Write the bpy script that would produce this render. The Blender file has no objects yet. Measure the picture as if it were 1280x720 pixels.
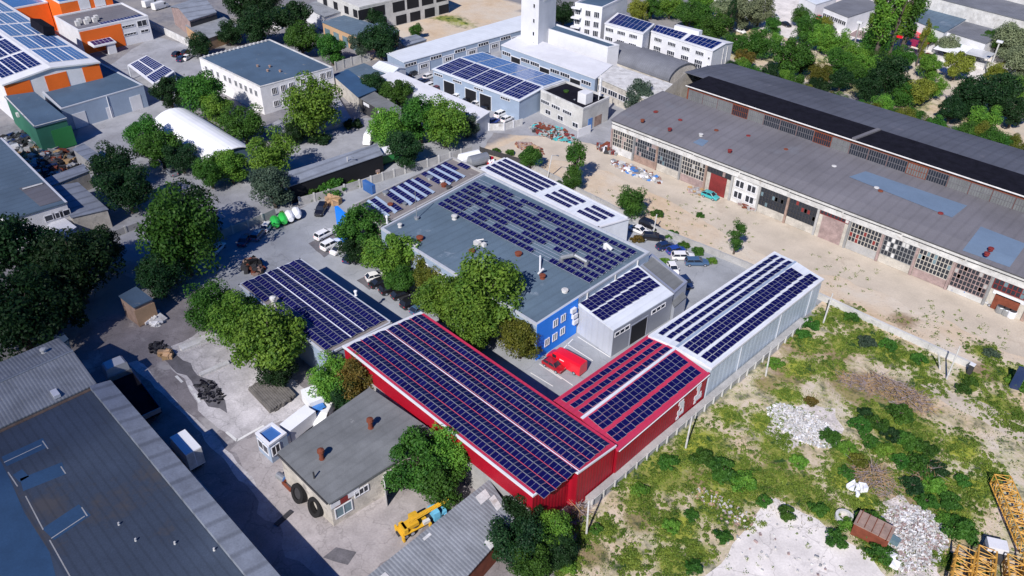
import bpy, bmesh, math, random
import numpy as np
from mathutils import Vector, Matrix, noise

R = math.radians
rnd = random.Random(7)
SC = bpy.context.scene
COL = SC.collection

# ------------------------------------------------------------------ camera
CAM_H = 62.8          # working units; the whole scene is brought to metres (x 1.4) at the end
UNIT = 1.4
FPX, PIT, YAW, ROL = 1012.275, R(35.10876), R(-44.8317), R(0.83)
_cy, _sy, _cp, _sp = math.cos(YAW), math.sin(YAW), math.cos(PIT), math.sin(PIT)
_fwd = Vector((_sy * _cp, _cy * _cp, -_sp))
_right = Vector((_cy, -_sy, 0))
_up = _right.cross(_fwd)
CR = _right * math.cos(ROL) + _up * math.sin(ROL)
CU = -_right * math.sin(ROL) + _up * math.cos(ROL)
CF = _fwd
cam = bpy.data.cameras.new('camera')
cam.sensor_width = 36.0
cam.lens = FPX / 1280 * 36.0
cam.clip_start, cam.clip_end = 1.0, 8000.0
camo = bpy.data.objects.new('camera', cam)
COL.objects.link(camo)
m = Matrix((CR, CU, -CF)).transposed().to_4x4()
m.translation = (0, 0, CAM_H)
camo.matrix_world = m
SC.camera = camo

# ------------------------------------------------------------------ light
SUN_EL, SUN_AZ = R(41), math.atan2(0.37, -0.93)      # compass angle from +Y towards +X
w = bpy.data.worlds.new('World'); SC.world = w; w.use_nodes = True
nt = w.node_tree
sky = nt.nodes.new('ShaderNodeTexSky'); sky.sky_type = 'NISHITA'; sky.sun_disc = False
sky.sun_elevation = SUN_EL; sky.sun_rotation = SUN_AZ; sky.air_density = 1.6; sky.dust_density = 0.4; sky.ozone_density = 4.0
hsv = nt.nodes.new('ShaderNodeHueSaturation'); hsv.inputs['Saturation'].default_value = 1.6; hsv.inputs['Hue'].default_value = .528; nt.links.new(sky.outputs[0], hsv.inputs['Color'])
bg = nt.nodes['Background']; nt.links.new(hsv.outputs[0], bg.inputs[0]); bg.inputs[1].default_value = 0.066
sl = bpy.data.lights.new('sun', 'SUN'); sl.energy = 4.9; sl.angle = R(0.53); sl.color = (1.0, 0.94, 0.88)
so = bpy.data.objects.new('sun', sl); COL.objects.link(so)
_sd = Vector((math.sin(SUN_AZ) * math.cos(SUN_EL), math.cos(SUN_AZ) * math.cos(SUN_EL), math.sin(SUN_EL)))
so.rotation_euler = _sd.to_track_quat('Z', 'Y').to_euler(); so.location = _sd * 300
SC.view_settings.view_transform = 'Standard'
SC.view_settings.look = 'None'
SC.view_settings.exposure = 0.22
SC.view_settings.gamma = 1.0
SC.render.engine = 'CYCLES'
SC.cycles.max_bounces = 5; SC.cycles.diffuse_bounces = 3; SC.cycles.glossy_bounces = 2
SC.cycles.transparent_max_bounces = 6; SC.cycles.transmission_bounces = 2

# ------------------------------------------------------------------ geometry of the photograph's viewpoint -> ground points
def ray(px, py):
    return CR * ((px - 640) / FPX) + CU * (-(py - 360) / FPX) + CF
def G(px, py, z=0.0):
    """the point at height z seen at pixel px, py of the 1280x720 photograph"""
    d = ray(px, py); t = (z - CAM_H) / d.z
    return Vector((d.x * t, d.y * t, z))

# ------------------------------------------------------------------ mesh builder
ORG = {}
def org(o):
    return ORG.get(o.name, Vector((0, 0, 0)))
class MB:
    def __init__(s): s.v, s.f, s.m = [], [], []
    def face(s, pts, m=0):
        i = len(s.v); s.v += [tuple(p) for p in pts]; s.f.append(tuple(range(i, i + len(pts)))); s.m.append(m); return s
    def hexa(s, p, m=0):
        """8 points: bottom ring 0-3, top ring 4-7 (counter-clockwise from above)"""
        i = len(s.v); s.v += [tuple(q) for q in p]
        for f in ((3, 2, 1, 0), (4, 5, 6, 7), (0, 1, 5, 4), (1, 2, 6, 5), (2, 3, 7, 6), (3, 0, 4, 7)):
            s.f.append(tuple(i + k for k in f)); s.m.append(m)
        return s
    def box(s, c, sz, m=0, rz=0.0):
        hx, hy, hz = sz[0] / 2, sz[1] / 2, sz[2] / 2
        ca, sa = math.cos(rz), math.sin(rz)
        P = []
        for z in (-hz, hz):
            for x, y in ((-hx, -hy), (hx, -hy), (hx, hy), (-hx, hy)):
                P.append((c[0] + x * ca - y * sa, c[1] + x * sa + y * ca, c[2] + z))
        return s.hexa(P, m)
    def prism(s, poly, z0, z1, m=0, mt=None, mb=None):
        n = len(poly)
        a = [(p[0], p[1], z0 if z0 is not None else 0) for p in poly]
        b = [(p[0], p[1], (z1 if z1 is not None else p[2])) for p in poly]
        for k in range(n):
            s.face((a[k], a[(k + 1) % n], b[(k + 1) % n], b[k]), m)
        s.face(b, m if mt is None else mt); s.face(a[::-1], m)
        return s
    def bar(s, p, q, r=0.06, m=0, n=4, r2=None):
        p, q = Vector(p), Vector(q); d = q - p
        if d.length < 1e-6: return s
        d.normalize(); a = d.orthogonal().normalized(); b = d.cross(a)
        r2 = r if r2 is None else r2
        i = len(s.v)
        for c, rr in ((p, r), (q, r2)):
            for k in range(n):
                t = 2 * math.pi * (k + .5) / n
                s.v.append(tuple(c + a * math.cos(t) * rr + b * math.sin(t) * rr))
        for k in range(n):
            s.f.append((i + k, i + (k + 1) % n, i + n + (k + 1) % n, i + n + k)); s.m.append(m)
        s.f.append(tuple(i + k for k in range(n))[::-1]); s.m.append(m)
        s.f.append(tuple(i + n + k for k in range(n))); s.m.append(m)
        return s
    def lathe(s, c, prof, n=12, m=0):
        """prof: (radius, z) from bottom to top around a vertical axis through c"""
        i = len(s.v)
        for r, z in prof:
            for k in range(n):
                t = 2 * math.pi * k / n
                s.v.append((c[0] + r * math.cos(t), c[1] + r * math.sin(t), c[2] + z))
        for j in range(len(prof) - 1):
            for k in range(n):
                s.f.append((i + j * n + k, i + j * n + (k + 1) % n, i + (j + 1) * n + (k + 1) % n, i + (j + 1) * n + k)); s.m.append(m)
        s.f.append(tuple(i + k for k in range(n))[::-1]); s.m.append(m)
        j = len(prof) - 1
        s.f.append(tuple(i + j * n + k for k in range(n))); s.m.append(m)
        return s
    def build(s, name, mats, parent=None, local=False, smooth=False):
        me = bpy.data.meshes.new(name)
        off = Vector((0, 0, 0))
        if parent is not None and not local: off = org(parent)
        me.from_pydata([(x - off.x, y - off.y, z - off.z) for x, y, z in s.v], [], s.f)
        if not isinstance(mats, (list, tuple)): mats = [mats]
        for k in mats: me.materials.append(k)
        if len(mats) > 1: me.polygons.foreach_set('material_index', s.m)
        if smooth: me.polygons.foreach_set('use_smooth', [True] * len(s.f))
        me.update()
        o = bpy.data.objects.new(name, me); COL.objects.link(o)
        if parent is not None:
            o.parent = parent; ORG[o.name] = off.copy()
        return o

def tag(o, label=None, cat=None, group=None, kind=None):
    if label: o['label'] = label
    if cat: o['category'] = cat
    if group: o['group'] = group
    if kind: o['kind'] = kind
    return o
def thing(name, label, cat, loc, rz=0.0, group=None):
    o = bpy.data.objects.new(name, None); COL.objects.link(o)
    o.empty_display_size = .5
    o.location = loc; o.rotation_euler = (0, 0, rz); ORG[o.name] = Vector(loc)
    return tag(o, label, cat, group)
def copy_tree(o, parent=None):
    c = o.copy(); COL.objects.link(c)
    if parent is not None: c.parent = parent
    for ch in list(o.children): copy_tree(ch, c)
    return c

# ------------------------------------------------------------------ materials
def _n(nt, t, **kw):
    n = nt.nodes.new(t)
    for k, v in kw.items(): setattr(n, k, v)
    return n
class _pos:
    def __init__(s, nt):
        g = nt.nodes.new('ShaderNodeNewGeometry'); v = nt.nodes.new('ShaderNodeVectorMath'); v.operation = 'SCALE'; v.inputs['Scale'].default_value = 1 / UNIT
        nt.links.new(g.outputs['Position'], v.inputs[0])
        s.outputs = {'Position': v.outputs[0], 'Random Per Island': g.outputs['Random Per Island']}
def rgb(c): return (c[0], c[1], c[2], 1)
def mat(name, col, rough=.8, var=.25, scale=.35, col2=None, metal=0.0, fine=6.0, bump=0.0, stripes=None, spec=.35, stain=None, coat=0.0, crack=None):
    """base colour broken by a large and a fine noise (world position), a second colour in patches, optional ribs"""
    M = bpy.data.materials.new(name); M.use_nodes = True
    nt = M.node_tree; L = nt.links.new; P = nt.nodes['Principled BSDF']
    P.inputs['Roughness'].default_value = rough; P.inputs['Metallic'].default_value = metal
    P.inputs['Specular IOR Level'].default_value = spec
    if coat: P.inputs['Coat Weight'].default_value = coat
    geo = _pos(nt)
    n1 = _n(nt, 'ShaderNodeTexNoise'); n1.inputs['Scale'].default_value = scale; n1.inputs['Detail'].default_value = 5; n1.inputs['Roughness'].default_value = .62
    n2 = _n(nt, 'ShaderNodeTexNoise'); n2.inputs['Scale'].default_value = fine; n2.inputs['Detail'].default_value = 3
    L(geo.outputs['Position'], n1.inputs['Vector']); L(geo.outputs['Position'], n2.inputs['Vector'])
    r1 = _n(nt, 'ShaderNodeMapRange'); r1.inputs[1].default_value = .3; r1.inputs[2].default_value = .7
    L(n1.outputs[0], r1.inputs[0])
    mix = _n(nt, 'ShaderNodeMix', data_type='RGBA')
    c2 = col2 or tuple(x * (1 - var) for x in col)
    mix.inputs[6].default_value = rgb(tuple(min(1, x * (1 + var * .4)) for x in col)); mix.inputs[7].default_value = rgb(c2)
    L(r1.outputs[0], mix.inputs[0])
    out = mix.outputs[2]
    mul = _n(nt, 'ShaderNodeMix', data_type='RGBA', blend_type='MULTIPLY'); mul.inputs[0].default_value = 1.0
    r2 = _n(nt, 'ShaderNodeMapRange'); r2.inputs[1].default_value = .25; r2.inputs[2].default_value = .75
    r2.inputs[3].default_value = 1 - var * .55; r2.inputs[4].default_value = 1 + var * .25
    L(n2.outputs[0], r2.inputs[0]); L(out, mul.inputs[6]); L(r2.outputs[0], mul.inputs[7]); out = mul.outputs[2]
    if stain:
        n3 = _n(nt, 'ShaderNodeTexNoise'); n3.inputs['Scale'].default_value = stain[1]; n3.inputs['Detail'].default_value = 7; n3.inputs['Roughness'].default_value = .7
        L(geo.outputs['Position'], n3.inputs['Vector'])
        r3 = _n(nt, 'ShaderNodeMapRange'); r3.inputs[1].default_value = stain[2]; r3.inputs[2].default_value = stain[2] + .08
        L(n3.outputs[0], r3.inputs[0])
        ms = _n(nt, 'ShaderNodeMix', data_type='RGBA'); ms.inputs[7].default_value = rgb(stain[0]); L(r3.outputs[0], ms.inputs[0]); L(out, ms.inputs[6]); out = ms.outputs[2]
    if crack:
        vo = _n(nt, 'ShaderNodeTexVoronoi', feature='DISTANCE_TO_EDGE'); vo.inputs['Scale'].default_value = crack[0]
        nd = _n(nt, 'ShaderNodeTexNoise'); nd.inputs['Scale'].default_value = crack[0] * 3; nd.inputs['Detail'].default_value = 4; L(geo.outputs['Position'], nd.inputs['Vector'])
        va = _n(nt, 'ShaderNodeVectorMath', operation='MULTIPLY_ADD'); va.inputs[1].default_value = (1.2 / crack[0] * .5,) * 3; L(nd.outputs['Color'], va.inputs[0]); L(geo.outputs['Position'], va.inputs[2]); L(va.outputs[0], vo.inputs['Vector'])
        r4 = _n(nt, 'ShaderNodeMapRange'); r4.inputs[1].default_value = 0; r4.inputs[2].default_value = crack[1]; r4.inputs[3].default_value = crack[2]; r4.inputs[4].default_value = 1
        L(vo.outputs['Distance'], r4.inputs[0]); m4 = _n(nt, 'ShaderNodeMix', data_type='RGBA', blend_type='MULTIPLY'); m4.inputs[0].default_value = 1; L(out, m4.inputs[6]); L(r4.outputs[0], m4.inputs[7]); out = m4.outputs[2]
    h = None
    if stripes:
        axis, period, depth, dark = stripes
        wv = _n(nt, 'ShaderNodeTexWave', wave_type='BANDS', bands_direction=axis)
        wv.inputs['Scale'].default_value = 2 * math.pi / period / 20.0 * 1.0
        L(geo.outputs['Position'], wv.inputs['Vector'])
        if dark:
            rr = _n(nt, 'ShaderNodeMapRange'); rr.inputs[1].default_value = 0; rr.inputs[2].default_value = .25; rr.inputs[3].default_value = 1 - dark; rr.inputs[4].default_value = 1
            L(wv.outputs['Fac'], rr.inputs[0])
            m3 = _n(nt, 'ShaderNodeMix', data_type='RGBA', blend_type='MULTIPLY'); m3.inputs[0].default_value = 1
            L(out, m3.inputs[6]); L(rr.outputs[0], m3.inputs[7]); out = m3.outputs[2]
        if depth:
            b = _n(nt, 'ShaderNodeBump'); b.inputs['Strength'].default_value = depth; b.inputs['Distance'].default_value = .06
            L(wv.outputs['Fac'], b.inputs['Height']); h = b
    if bump:
        b = _n(nt, 'ShaderNodeBump'); b.inputs['Strength'].default_value = bump; b.inputs['Distance'].default_value = .1
        L(n2.outputs[0], b.inputs['Height'])
        if h: L(h.outputs[0], b.inputs['Normal'])
        h = b
    if h: L(h.outputs[0], P.inputs['Normal'])
    L(out, P.inputs['Base Color'])
    return M
def leaf_mat(name, col, col2, rough=.55):
    M = bpy.data.materials.new(name); M.use_nodes = True
    nt = M.node_tree; L = nt.links.new; P = nt.nodes['Principled BSDF']
    geo = _pos(nt); oi = _n(nt, 'ShaderNodeObjectInfo')
    n1 = _n(nt, 'ShaderNodeTexNoise'); n1.inputs['Scale'].default_value = .55; n1.inputs['Detail'].default_value = 2
    L(geo.outputs['Position'], n1.inputs['Vector'])
    a = _n(nt, 'ShaderNodeMath', operation='MULTIPLY_ADD'); a.inputs[1].default_value = .55; L(geo.outputs['Random Per Island'], a.inputs[0])
    b = _n(nt, 'ShaderNodeMath', operation='MULTIPLY_ADD'); b.inputs[1].default_value = 1.5; b.inputs[2].default_value = -.55
    L(n1.outputs[0], b.inputs[0]); L(b.outputs[0], a.inputs[2])
    mx = _n(nt, 'ShaderNodeMix', data_type='RGBA'); mx.clamp_factor = True
    mx.inputs[6].default_value = rgb(col); mx.inputs[7].default_value = rgb(col2); L(a.outputs[0], mx.inputs[0])
    hs = _n(nt, 'ShaderNodeHueSaturation'); hm = _n(nt, 'ShaderNodeMapRange'); hm.inputs[3].default_value = .485; hm.inputs[4].default_value = .515
    vm = _n(nt, 'ShaderNodeMapRange'); vm.inputs[3].default_value = .8; vm.inputs[4].default_value = 1.2
    L(oi.outputs['Random'], hm.inputs[0]); L(hm.outputs[0], hs.inputs['Hue']); L(oi.outputs['Random'], vm.inputs[0]); L(vm.outputs[0], hs.inputs['Value'])
    L(mx.outputs[2], hs.inputs['Color'])
    L(hs.outputs[0], P.inputs['Base Color']); P.inputs['Roughness'].default_value = rough; P.inputs['Specular IOR Level'].default_value = .25
    tr = _n(nt, 'ShaderNodeBsdfTranslucent'); L(hs.outputs[0], tr.inputs[0])
    ms = _n(nt, 'ShaderNodeMixShader'); ms.inputs[0].default_value = .36
    L(P.outputs[0], ms.inputs[1]); L(tr.outputs[0], ms.inputs[2]); L(ms.outputs[0], nt.nodes['Material Output'].inputs[0])
    return M
K = {}
def defm(k, *a, **kw): K[k] = mat(k, *a, **kw)
defm('red_clad', (.38, .006, .022), .5, .22, .4, stripes=('Y', .45, .5, .22), stain=((.27, .012, .022), .5, .6))
defm('red_roof', (.5, .035, .09), .5, .15, stripes=('X', .6, .3, .1))
defm('white_paint', (.69, .7, .74), .6, .12)
defm('white_metal', (.66, .7, .76), .45, .1, stripes=('X', .9, .25, .06))
defm('white_dirty', (.62, .62, .62), .8, .3, .8, stain=((.36, .34, .32), .7, .58))
defm('plaster_white', (.76, .76, .78), .85, .15, stain=((.5, .5, .5), .35, .66))
defm('plaster_cream', (.52, .49, .44), .9, .3, .8, stain=((.3, .28, .26), .7, .57))
defm('grey_clad', (.46, .49, .55), .5, .1, stripes=('X', 1.0, .2, .06))
defm('grey_clad_light', (.5, .58, .68), .45, .14, stripes=('Y', .9, .35, .12), stain=((.42, .47, .54), .4, .6))
defm('grey_clad_shaded', (.24, .26, .31), .55, .12)
defm('blue_grey_clad', (.3, .38, .5), .5, .12)
defm('felt_blue', (.11, .165, .225), .9, .26, .12, fine=9, stripes=('X', 1.4, 0, .1), stain=((.2, .25, .31), .15, .6))
defm('felt_grey', (.165, .162, .185), .92, .25, .12, fine=8, stripes=('X', 1.5, 0, .1), stain=((.15, .155, .18), .1, .58))
defm('felt_brown', (.23, .21, .21), .92, .25, .3, fine=8, stain=((.32, .3, .28), .3, .62))
defm('felt_dark', (.05, .07, .11), .9, .35, .12, fine=9, stripes=('Y', .8, 0, .16), stain=((.07, .07, .08), .06, .5))
defm('felt_slate', (.07, .12, .19), .9, .3, .14, fine=9, stain=((.2, .2, .2), .6, .64))
defm('felt_small', (.165, .175, .185), .92, .25, .4, fine=10, stripes=('X', 1.1, 0, .09), stain=((.34, .34, .34), .5, .66))
defm('felt_deep_blue', (.03, .08, .17), .9, .2)
defm('felt_patch_grey', (.13, .19, .28), .9, .12)
defm('black_roof', (.012, .012, .02), .95, .4, .8, spec=.08)
defm('felt_back', (.105, .115, .15), .95, .3, .1, fine=8, stripes=('X', 1.6, 0, .12), stain=((.14, .14, .17), .3, .6), spec=.15)
defm('asbestos', (.26, .28, .31), .95, .28, .5, stripes=('Y', .35, .5, .22), stain=((.4, .4, .4), .6, .64))
defm('asbestos_long', (.24, .27, .33), .95, .28, .4, stripes=('X', 2.2, .3, .3))
defm('barrel_roof', (.17, .18, .21), .85, .25, .3, stripes=('X', .5, .3, .1))
defm('concrete', (.4, .4, .4), .92, .25, .5, stain=((.26, .26, .26), .4, .6))
defm('concrete_light', (.55, .55, .54), .92, .25, .4, stain=((.36, .36, .35), .3, .6))
defm('brick', (.34, .24, .2), .92, .35, 1.2, fine=9)
defm('brick_pink', (.36, .27, .26), .92, .35, 1.2, fine=9)
defm('blue_wall', (.012, .22, .85), .6, .1)
defm('orange', (.78, .15, .018), .65, .12)
defm('green_wall', (.03, .15, .1), .7, .2)
defm('dark_opening', (.012, .013, .018), .8, .3)  # near-black slabs painted as the unlit inside of doorways and bays
defm('glass', (.02, .026, .04), .12, .2, spec=.6)
defm('glass_teal', (.14, .22, .26), .2, .3, spec=.6)
defm('rust', (.2, .055, .03), .9, .35, 1.5)
defm('rust_red', (.22, .03, .03), .8, .3, 1.0)
defm('steel_dark', (.05, .05, .055), .6, .3)
defm('steel', (.42, .44, .46), .4, .2, metal=.6)
defm('alu', (.48, .51, .6), .35, .1, metal=.5)
defm('panel_sky', (.05, .14, .38), .2, .15, spec=.6, coat=.3)  # panels tinted paler for reflected sky; also plain blue roofs and a cabinet
defm('panel_line', (.55, .58, .68), .4, .1)
defm('tyre', (.012, .012, .013), .85, .2)
defm('yellow', (.72, .42, .03), .55, .2)
defm('crane_yellow', (.62, .33, .06), .6, .2, 1.0)
defm('cyan', (.16, .5, .75), .4, .1)
defm('teal', (.06, .42, .46), .5, .2)
defm('green_paint', (.03, .2, .06), .5, .15)
defm('wood', (.4, .27, .14), .8, .3, 1.5)
defm('bark', (.11, .09, .075), .95, .3, 2)
defm('branch', (.3, .25, .27), .95, .35, 2)
defm('lumber', (.17, .16, .15), .9, .35, 1.2)
defm('plastic_blue', (.03, .12, .35), .4, .1)
defm('tent_white', (.78, .8, .84), .6, .08)
defm('tan', (.5, .33, .2), .85, .2)
for k, c in dict(car_white=(.8, .8, .8), car_black=(.012, .012, .016), car_navy=(.015, .03, .09), car_blue=(.02, .06, .3), car_grey=(.2, .22, .26), car_steelblue=(.06, .12, .22), car_red=(.35, .008, .015),
                 van_red=(.75, .01, .03), car_maroon=(.12, .01, .015), car_sky=(.05, .2, .55), car_silver=(.5, .52, .55), car_teal=(.05, .4, .42), car_green=(.04, .5, .08)).items():
    defm(k, c, .28, .05, spec=.5, coat=.5)
def cell_mat(name, c1, c2, rough, spec):
    M = bpy.data.materials.new(name); M.use_nodes = True; nt = M.node_tree; L = nt.links.new; P = nt.nodes['Principled BSDF']
    g = _n(nt, 'ShaderNodeNewGeometry'); mx = _n(nt, 'ShaderNodeMix', data_type='RGBA'); mx.inputs[6].default_value = rgb(c1); mx.inputs[7].default_value = rgb(c2)
    L(g.outputs['Random Per Island'], mx.inputs[0]); L(mx.outputs[2], P.inputs['Base Color'])
    mr = _n(nt, 'ShaderNodeMapRange'); mr.inputs[3].default_value = rough * .7; mr.inputs[4].default_value = rough * 1.5; L(g.outputs['Random Per Island'], mr.inputs[0]); L(mr.outputs[0], P.inputs['Roughness'])
    P.inputs['Specular IOR Level'].default_value = spec; return M
K['panel_cell'] = cell_mat('panel_cell', (.004, .003, .042), (.007, .007, .08), .2, .16)
K['panel_cell_far'] = cell_mat('panel_cell_far', (.003, .006, .07), (.006, .01, .11), .2, .2)
K['leaf'] = leaf_mat('leaf_green', (.022, .085, .015), (.085, .21, .028))
K['leaf_bright'] = leaf_mat('leaf_bright_green', (.05, .16, .022), (.2, .36, .045))
K['leaf_dark'] = leaf_mat('leaf_dark_green', (.008, .032, .012), (.03, .08, .022))  # dark green foliage, pushed darker to suggest deep shade on the left
K['leaf_brown'] = leaf_mat('leaf_rusty_green', (.06, .07, .015), (.22, .14, .03))
K['leaf_pale'] = leaf_mat('leaf_pale_green', (.12, .16, .09), (.28, .32, .18))
K['leaf_yellow'] = leaf_mat('leaf_yellow_green', (.13, .18, .02), (.33, .36, .06))
K['leaf_olive'] = leaf_mat('leaf_olive_green', (.06, .09, .012), (.2, .2, .03))
K['leaf_grey'] = leaf_mat('leaf_grey_green', (.04, .075, .055), (.1, .15, .1))
# ------------------------------------------------------------------ ground, one sheet to the horizon
def axis(f0, f1, step, lo, hi):
    a = [-4000, -2200, -1200, -800]
    x = lo
    while x < f0: a.append(x); x += 5
    x = f0
    while x < f1: a.append(x); x += step
    while x < hi: a.append(x); x += 5
    return np.array([v for v in a if True] + [hi, 800, 2000, 4000], float)
xs, ys = axis(-95, 12, .6, -420, 120), axis(-12, 125, .6, -120, 460)
XX, YY = np.meshgrid(xs, ys, indexing='ij'); NX, NY = XX.shape
def inpoly(poly, X, Y):
    r = np.zeros(X.shape, bool); n = len(poly)
    for i in range(n):
        x0, y0 = poly[i]; x1, y1 = poly[(i + 1) % n]
        if y0 == y1: continue
        c = ((y0 > Y) != (y1 > Y)) & (X < (x1 - x0) * (Y - y0) / (y1 - y0) + x0)
        r ^= c
    return r
def pxpoly(pts, z=0.0): return [(G(x, y, z).x, G(x, y, z).y) for x, y in pts]
zone = np.zeros((NX, NY, 4), np.float32); zone[..., 3] = 1
WASTE = [(1022, 378), (1110, 415), (1215, 462), (1290, 500), (1420, 560), (1420, 900), (600, 900), (640, 700), (735, 640)]
for ch, poly in ((0, [(560, 200), (640, 165), (770, 186), (900, 235), (1420, 440), (1420, 900), (620, 900), (735, 640), (1022, 392), (860, 310), (780, 275)]),
                 (0, [(455, 75), (470, -5), (640, -5), (652, 18), (500, 66)]),
                 (0, [(840, 60), (900, -10), (1500, -10), (1500, 280), (1280, 185), (930, 82)])):
    zone[..., ch][inpoly(pxpoly(poly), XX, YY)] = 1
WM = inpoly(pxpoly(WASTE), XX, YY); zone[..., 1][WM] = .42; zone[..., 2][WM] = .3
def blobs(ch, L, k=1.0):
    for x, y, r in L:
        c = G(x, y); s = r * (c - Vector((0, 0, CAM_H))).length / FPX
        d = ((XX - c.x) ** 2 + (YY - c.y) ** 2) / (s * s * 1.3)
        zone[..., ch] = np.maximum(zone[..., ch], k * np.exp(-d))
GREEN = [(830, 590, 40), (880, 560, 38), (925, 600, 42), (900, 630, 35), (960, 600, 30), (770, 590, 24), (800, 625, 22), (760, 660, 16), (845, 660, 30), (970, 560, 24),
         (1000, 610, 30), (960, 530, 25), (1060, 395, 22), (1085, 425, 26), (1110, 440, 24), (1145, 450, 18), (1055, 430, 20), (1160, 480, 18), (1000, 460, 20), (1040, 460, 18),
         (1105, 525, 32), (1130, 560, 34), (1160, 600, 32), (1190, 640, 26), (1150, 540, 26), (1215, 610, 22), (1060, 570, 25), (1050, 600, 20), (1030, 640, 20), (1095, 605, 20), (1200, 560, 24),
         (1250, 510, 26), (1265, 470, 22), (1215, 475, 14), (1270, 530, 18), (1230, 440, 14), (1080, 630, 18), (1100, 690, 22), (840, 705, 22), (790, 700, 18), (910, 520, 16), (875, 690, 14), (690, 700, 30), (720, 665, 22),
         (985, 495, 18), (1010, 430, 18), (1030, 400, 14), (945, 660, 14), (1180, 700, 10), (1240, 590, 14), (560, 22, 14), (580, 30, 16), (545, 5, 14)]
blobs(1, GREEN)
blobs(1, [(900, 70, 26), (960, 70, 30), (1010, 80, 30), (1080, 110, 40), (1140, 130, 35), (1220, 150, 35), (930, 40, 25), (1050, 70, 30), (1250, 140, 30), (860, 20, 30)], .62)
blobs(2, [(1000, 430, 34), (985, 465, 30), (1080, 490, 40), (1120, 500, 36), (1060, 480, 30), (1090, 590, 26), (1045, 440, 24), (960, 480, 20), (735, 690, 26), (870, 600, 26), (1085, 610, 24), (800, 650, 22),
         (1150, 625, 20), (1130, 620, 20), (970, 590, 26), (700, 690, 28), (1130, 400, 16), (1230, 465, 20), (780, 310, 14), (890, 262, 14)], .9)
me = bpy.data.meshes.new('ground')
vs = np.stack([XX, YY, np.zeros_like(XX)], -1).reshape(-1, 3)
idx = np.arange(NX * NY).reshape(NX, NY)
fs = np.stack([idx[:-1, :-1], idx[1:, :-1], idx[1:, 1:], idx[:-1, 1:]], -1).reshape(-1, 4)
me.vertices.add(len(vs)); me.vertices.foreach_set('co', vs.ravel())
me.loops.add(fs.size); me.loops.foreach_set('vertex_index', fs.ravel())
me.polygons.add(len(fs)); me.polygons.foreach_set('loop_start', np.arange(0, fs.size, 4)); me.polygons.foreach_set('loop_total', np.full(len(fs), 4))
me.update(calc_edges=True)
at = me.attributes.new('zones', 'FLOAT_COLOR', 'POINT'); at.data.foreach_set('color', zone.reshape(-1))
def ground_mat():
    M = bpy.data.materials.new('ground_soil'); M.use_nodes = True
    nt = M.node_tree; L = nt.links.new; P = nt.nodes['Principled BSDF']; P.inputs['Roughness'].default_value = .95; P.inputs['Specular IOR Level'].default_value = .15
    geo = _pos(nt); za = _n(nt, 'ShaderNodeAttribute', attribute_name='zones'); sp = _n(nt, 'ShaderNodeSeparateColor'); L(za.outputs['Color'], sp.inputs[0])
    def noise(scale, det=5, rough=.65):
        n = _n(nt, 'ShaderNodeTexNoise'); n.inputs['Scale'].default_value = scale; n.inputs['Detail'].default_value = det; n.inputs['Roughness'].default_value = rough
        L(geo.outputs['Position'], n.inputs['Vector']); return n.outputs[0]
    def ramp(x, a, b, c=0., d=1.):
        r = _n(nt, 'ShaderNodeMapRange'); r.inputs[1].default_value = a; r.inputs[2].default_value = b; r.inputs[3].default_value = c; r.inputs[4].default_value = d; L(x, r.inputs[0]); return r.outputs[0]
    def mixc(f, a, b):
        mx = _n(nt, 'ShaderNodeMix', data_type='RGBA'); mx.clamp_factor = True
        L(f, mx.inputs[0])
        for s, i in ((a, 6), (b, 7)):
            if isinstance(s, tuple): mx.inputs[i].default_value = rgb(s)
            else: L(s, mx.inputs[i])
        return mx.outputs[2]
    def mad(x, m, a):
        n = _n(nt, 'ShaderNodeMath', operation='MULTIPLY_ADD'); L(x, n.inputs[0]); n.inputs[1].default_value = m
        if isinstance(a, float): n.inputs[2].default_value = a
        else: L(a, n.inputs[2])
        return n.outputs[0]
    big, mid, fin = noise(.09), noise(.5, 6), noise(2.6, 4, .75)
    urban = mixc(ramp(mid, .35, .65), (.24, .24, .26), (.15, .15, .17))
    urban = mixc(ramp(big, .42, .6), urban, (.27, .26, .26))
    sand = mixc(ramp(mid, .3, .7), (.6, .47, .33), (.46, .35, .24))
    sand = mixc(ramp(big, .35, .62), sand, (.56, .5, .42))
    sand = mixc(ramp(fin, .6, .72), sand, (.3, .23, .16))
    c = mixc(ramp(mad(mid, .5, sp.outputs[0]), .55, .85), urban, sand)
    straw = mixc(ramp(fin, .35, .7), (.33, .25, .15), (.16, .11, .09))
    c = mixc(ramp(mad(mid, .9, sp.outputs[2]), .8, 1.15), c, straw)
    gr = mixc(ramp(fin, .35, .65), (.1, .16, .02), (.3, .29, .09))
    gr = mixc(ramp(big, .45, .6), gr, (.3, .33, .05))
    gr = mixc(ramp(mid, .52, .6), gr, (.03, .07, .018))
    c = mixc(ramp(mad(mid, 1.1, mad(fin, .5, sp.outputs[1])), 1.12, 1.5), c, gr)
    L(c, P.inputs['Base Color'])
    b = _n(nt, 'ShaderNodeBump'); b.inputs['Strength'].default_value = .6; b.inputs['Distance'].default_value = .25; L(mad(fin, .6, mid), b.inputs['Height']); L(b.outputs[0], P.inputs['Normal'])
    return M
me.materials.append(ground_mat())
go = bpy.data.objects.new('ground', me); COL.objects.link(go); tag(go, kind='structure')

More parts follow.
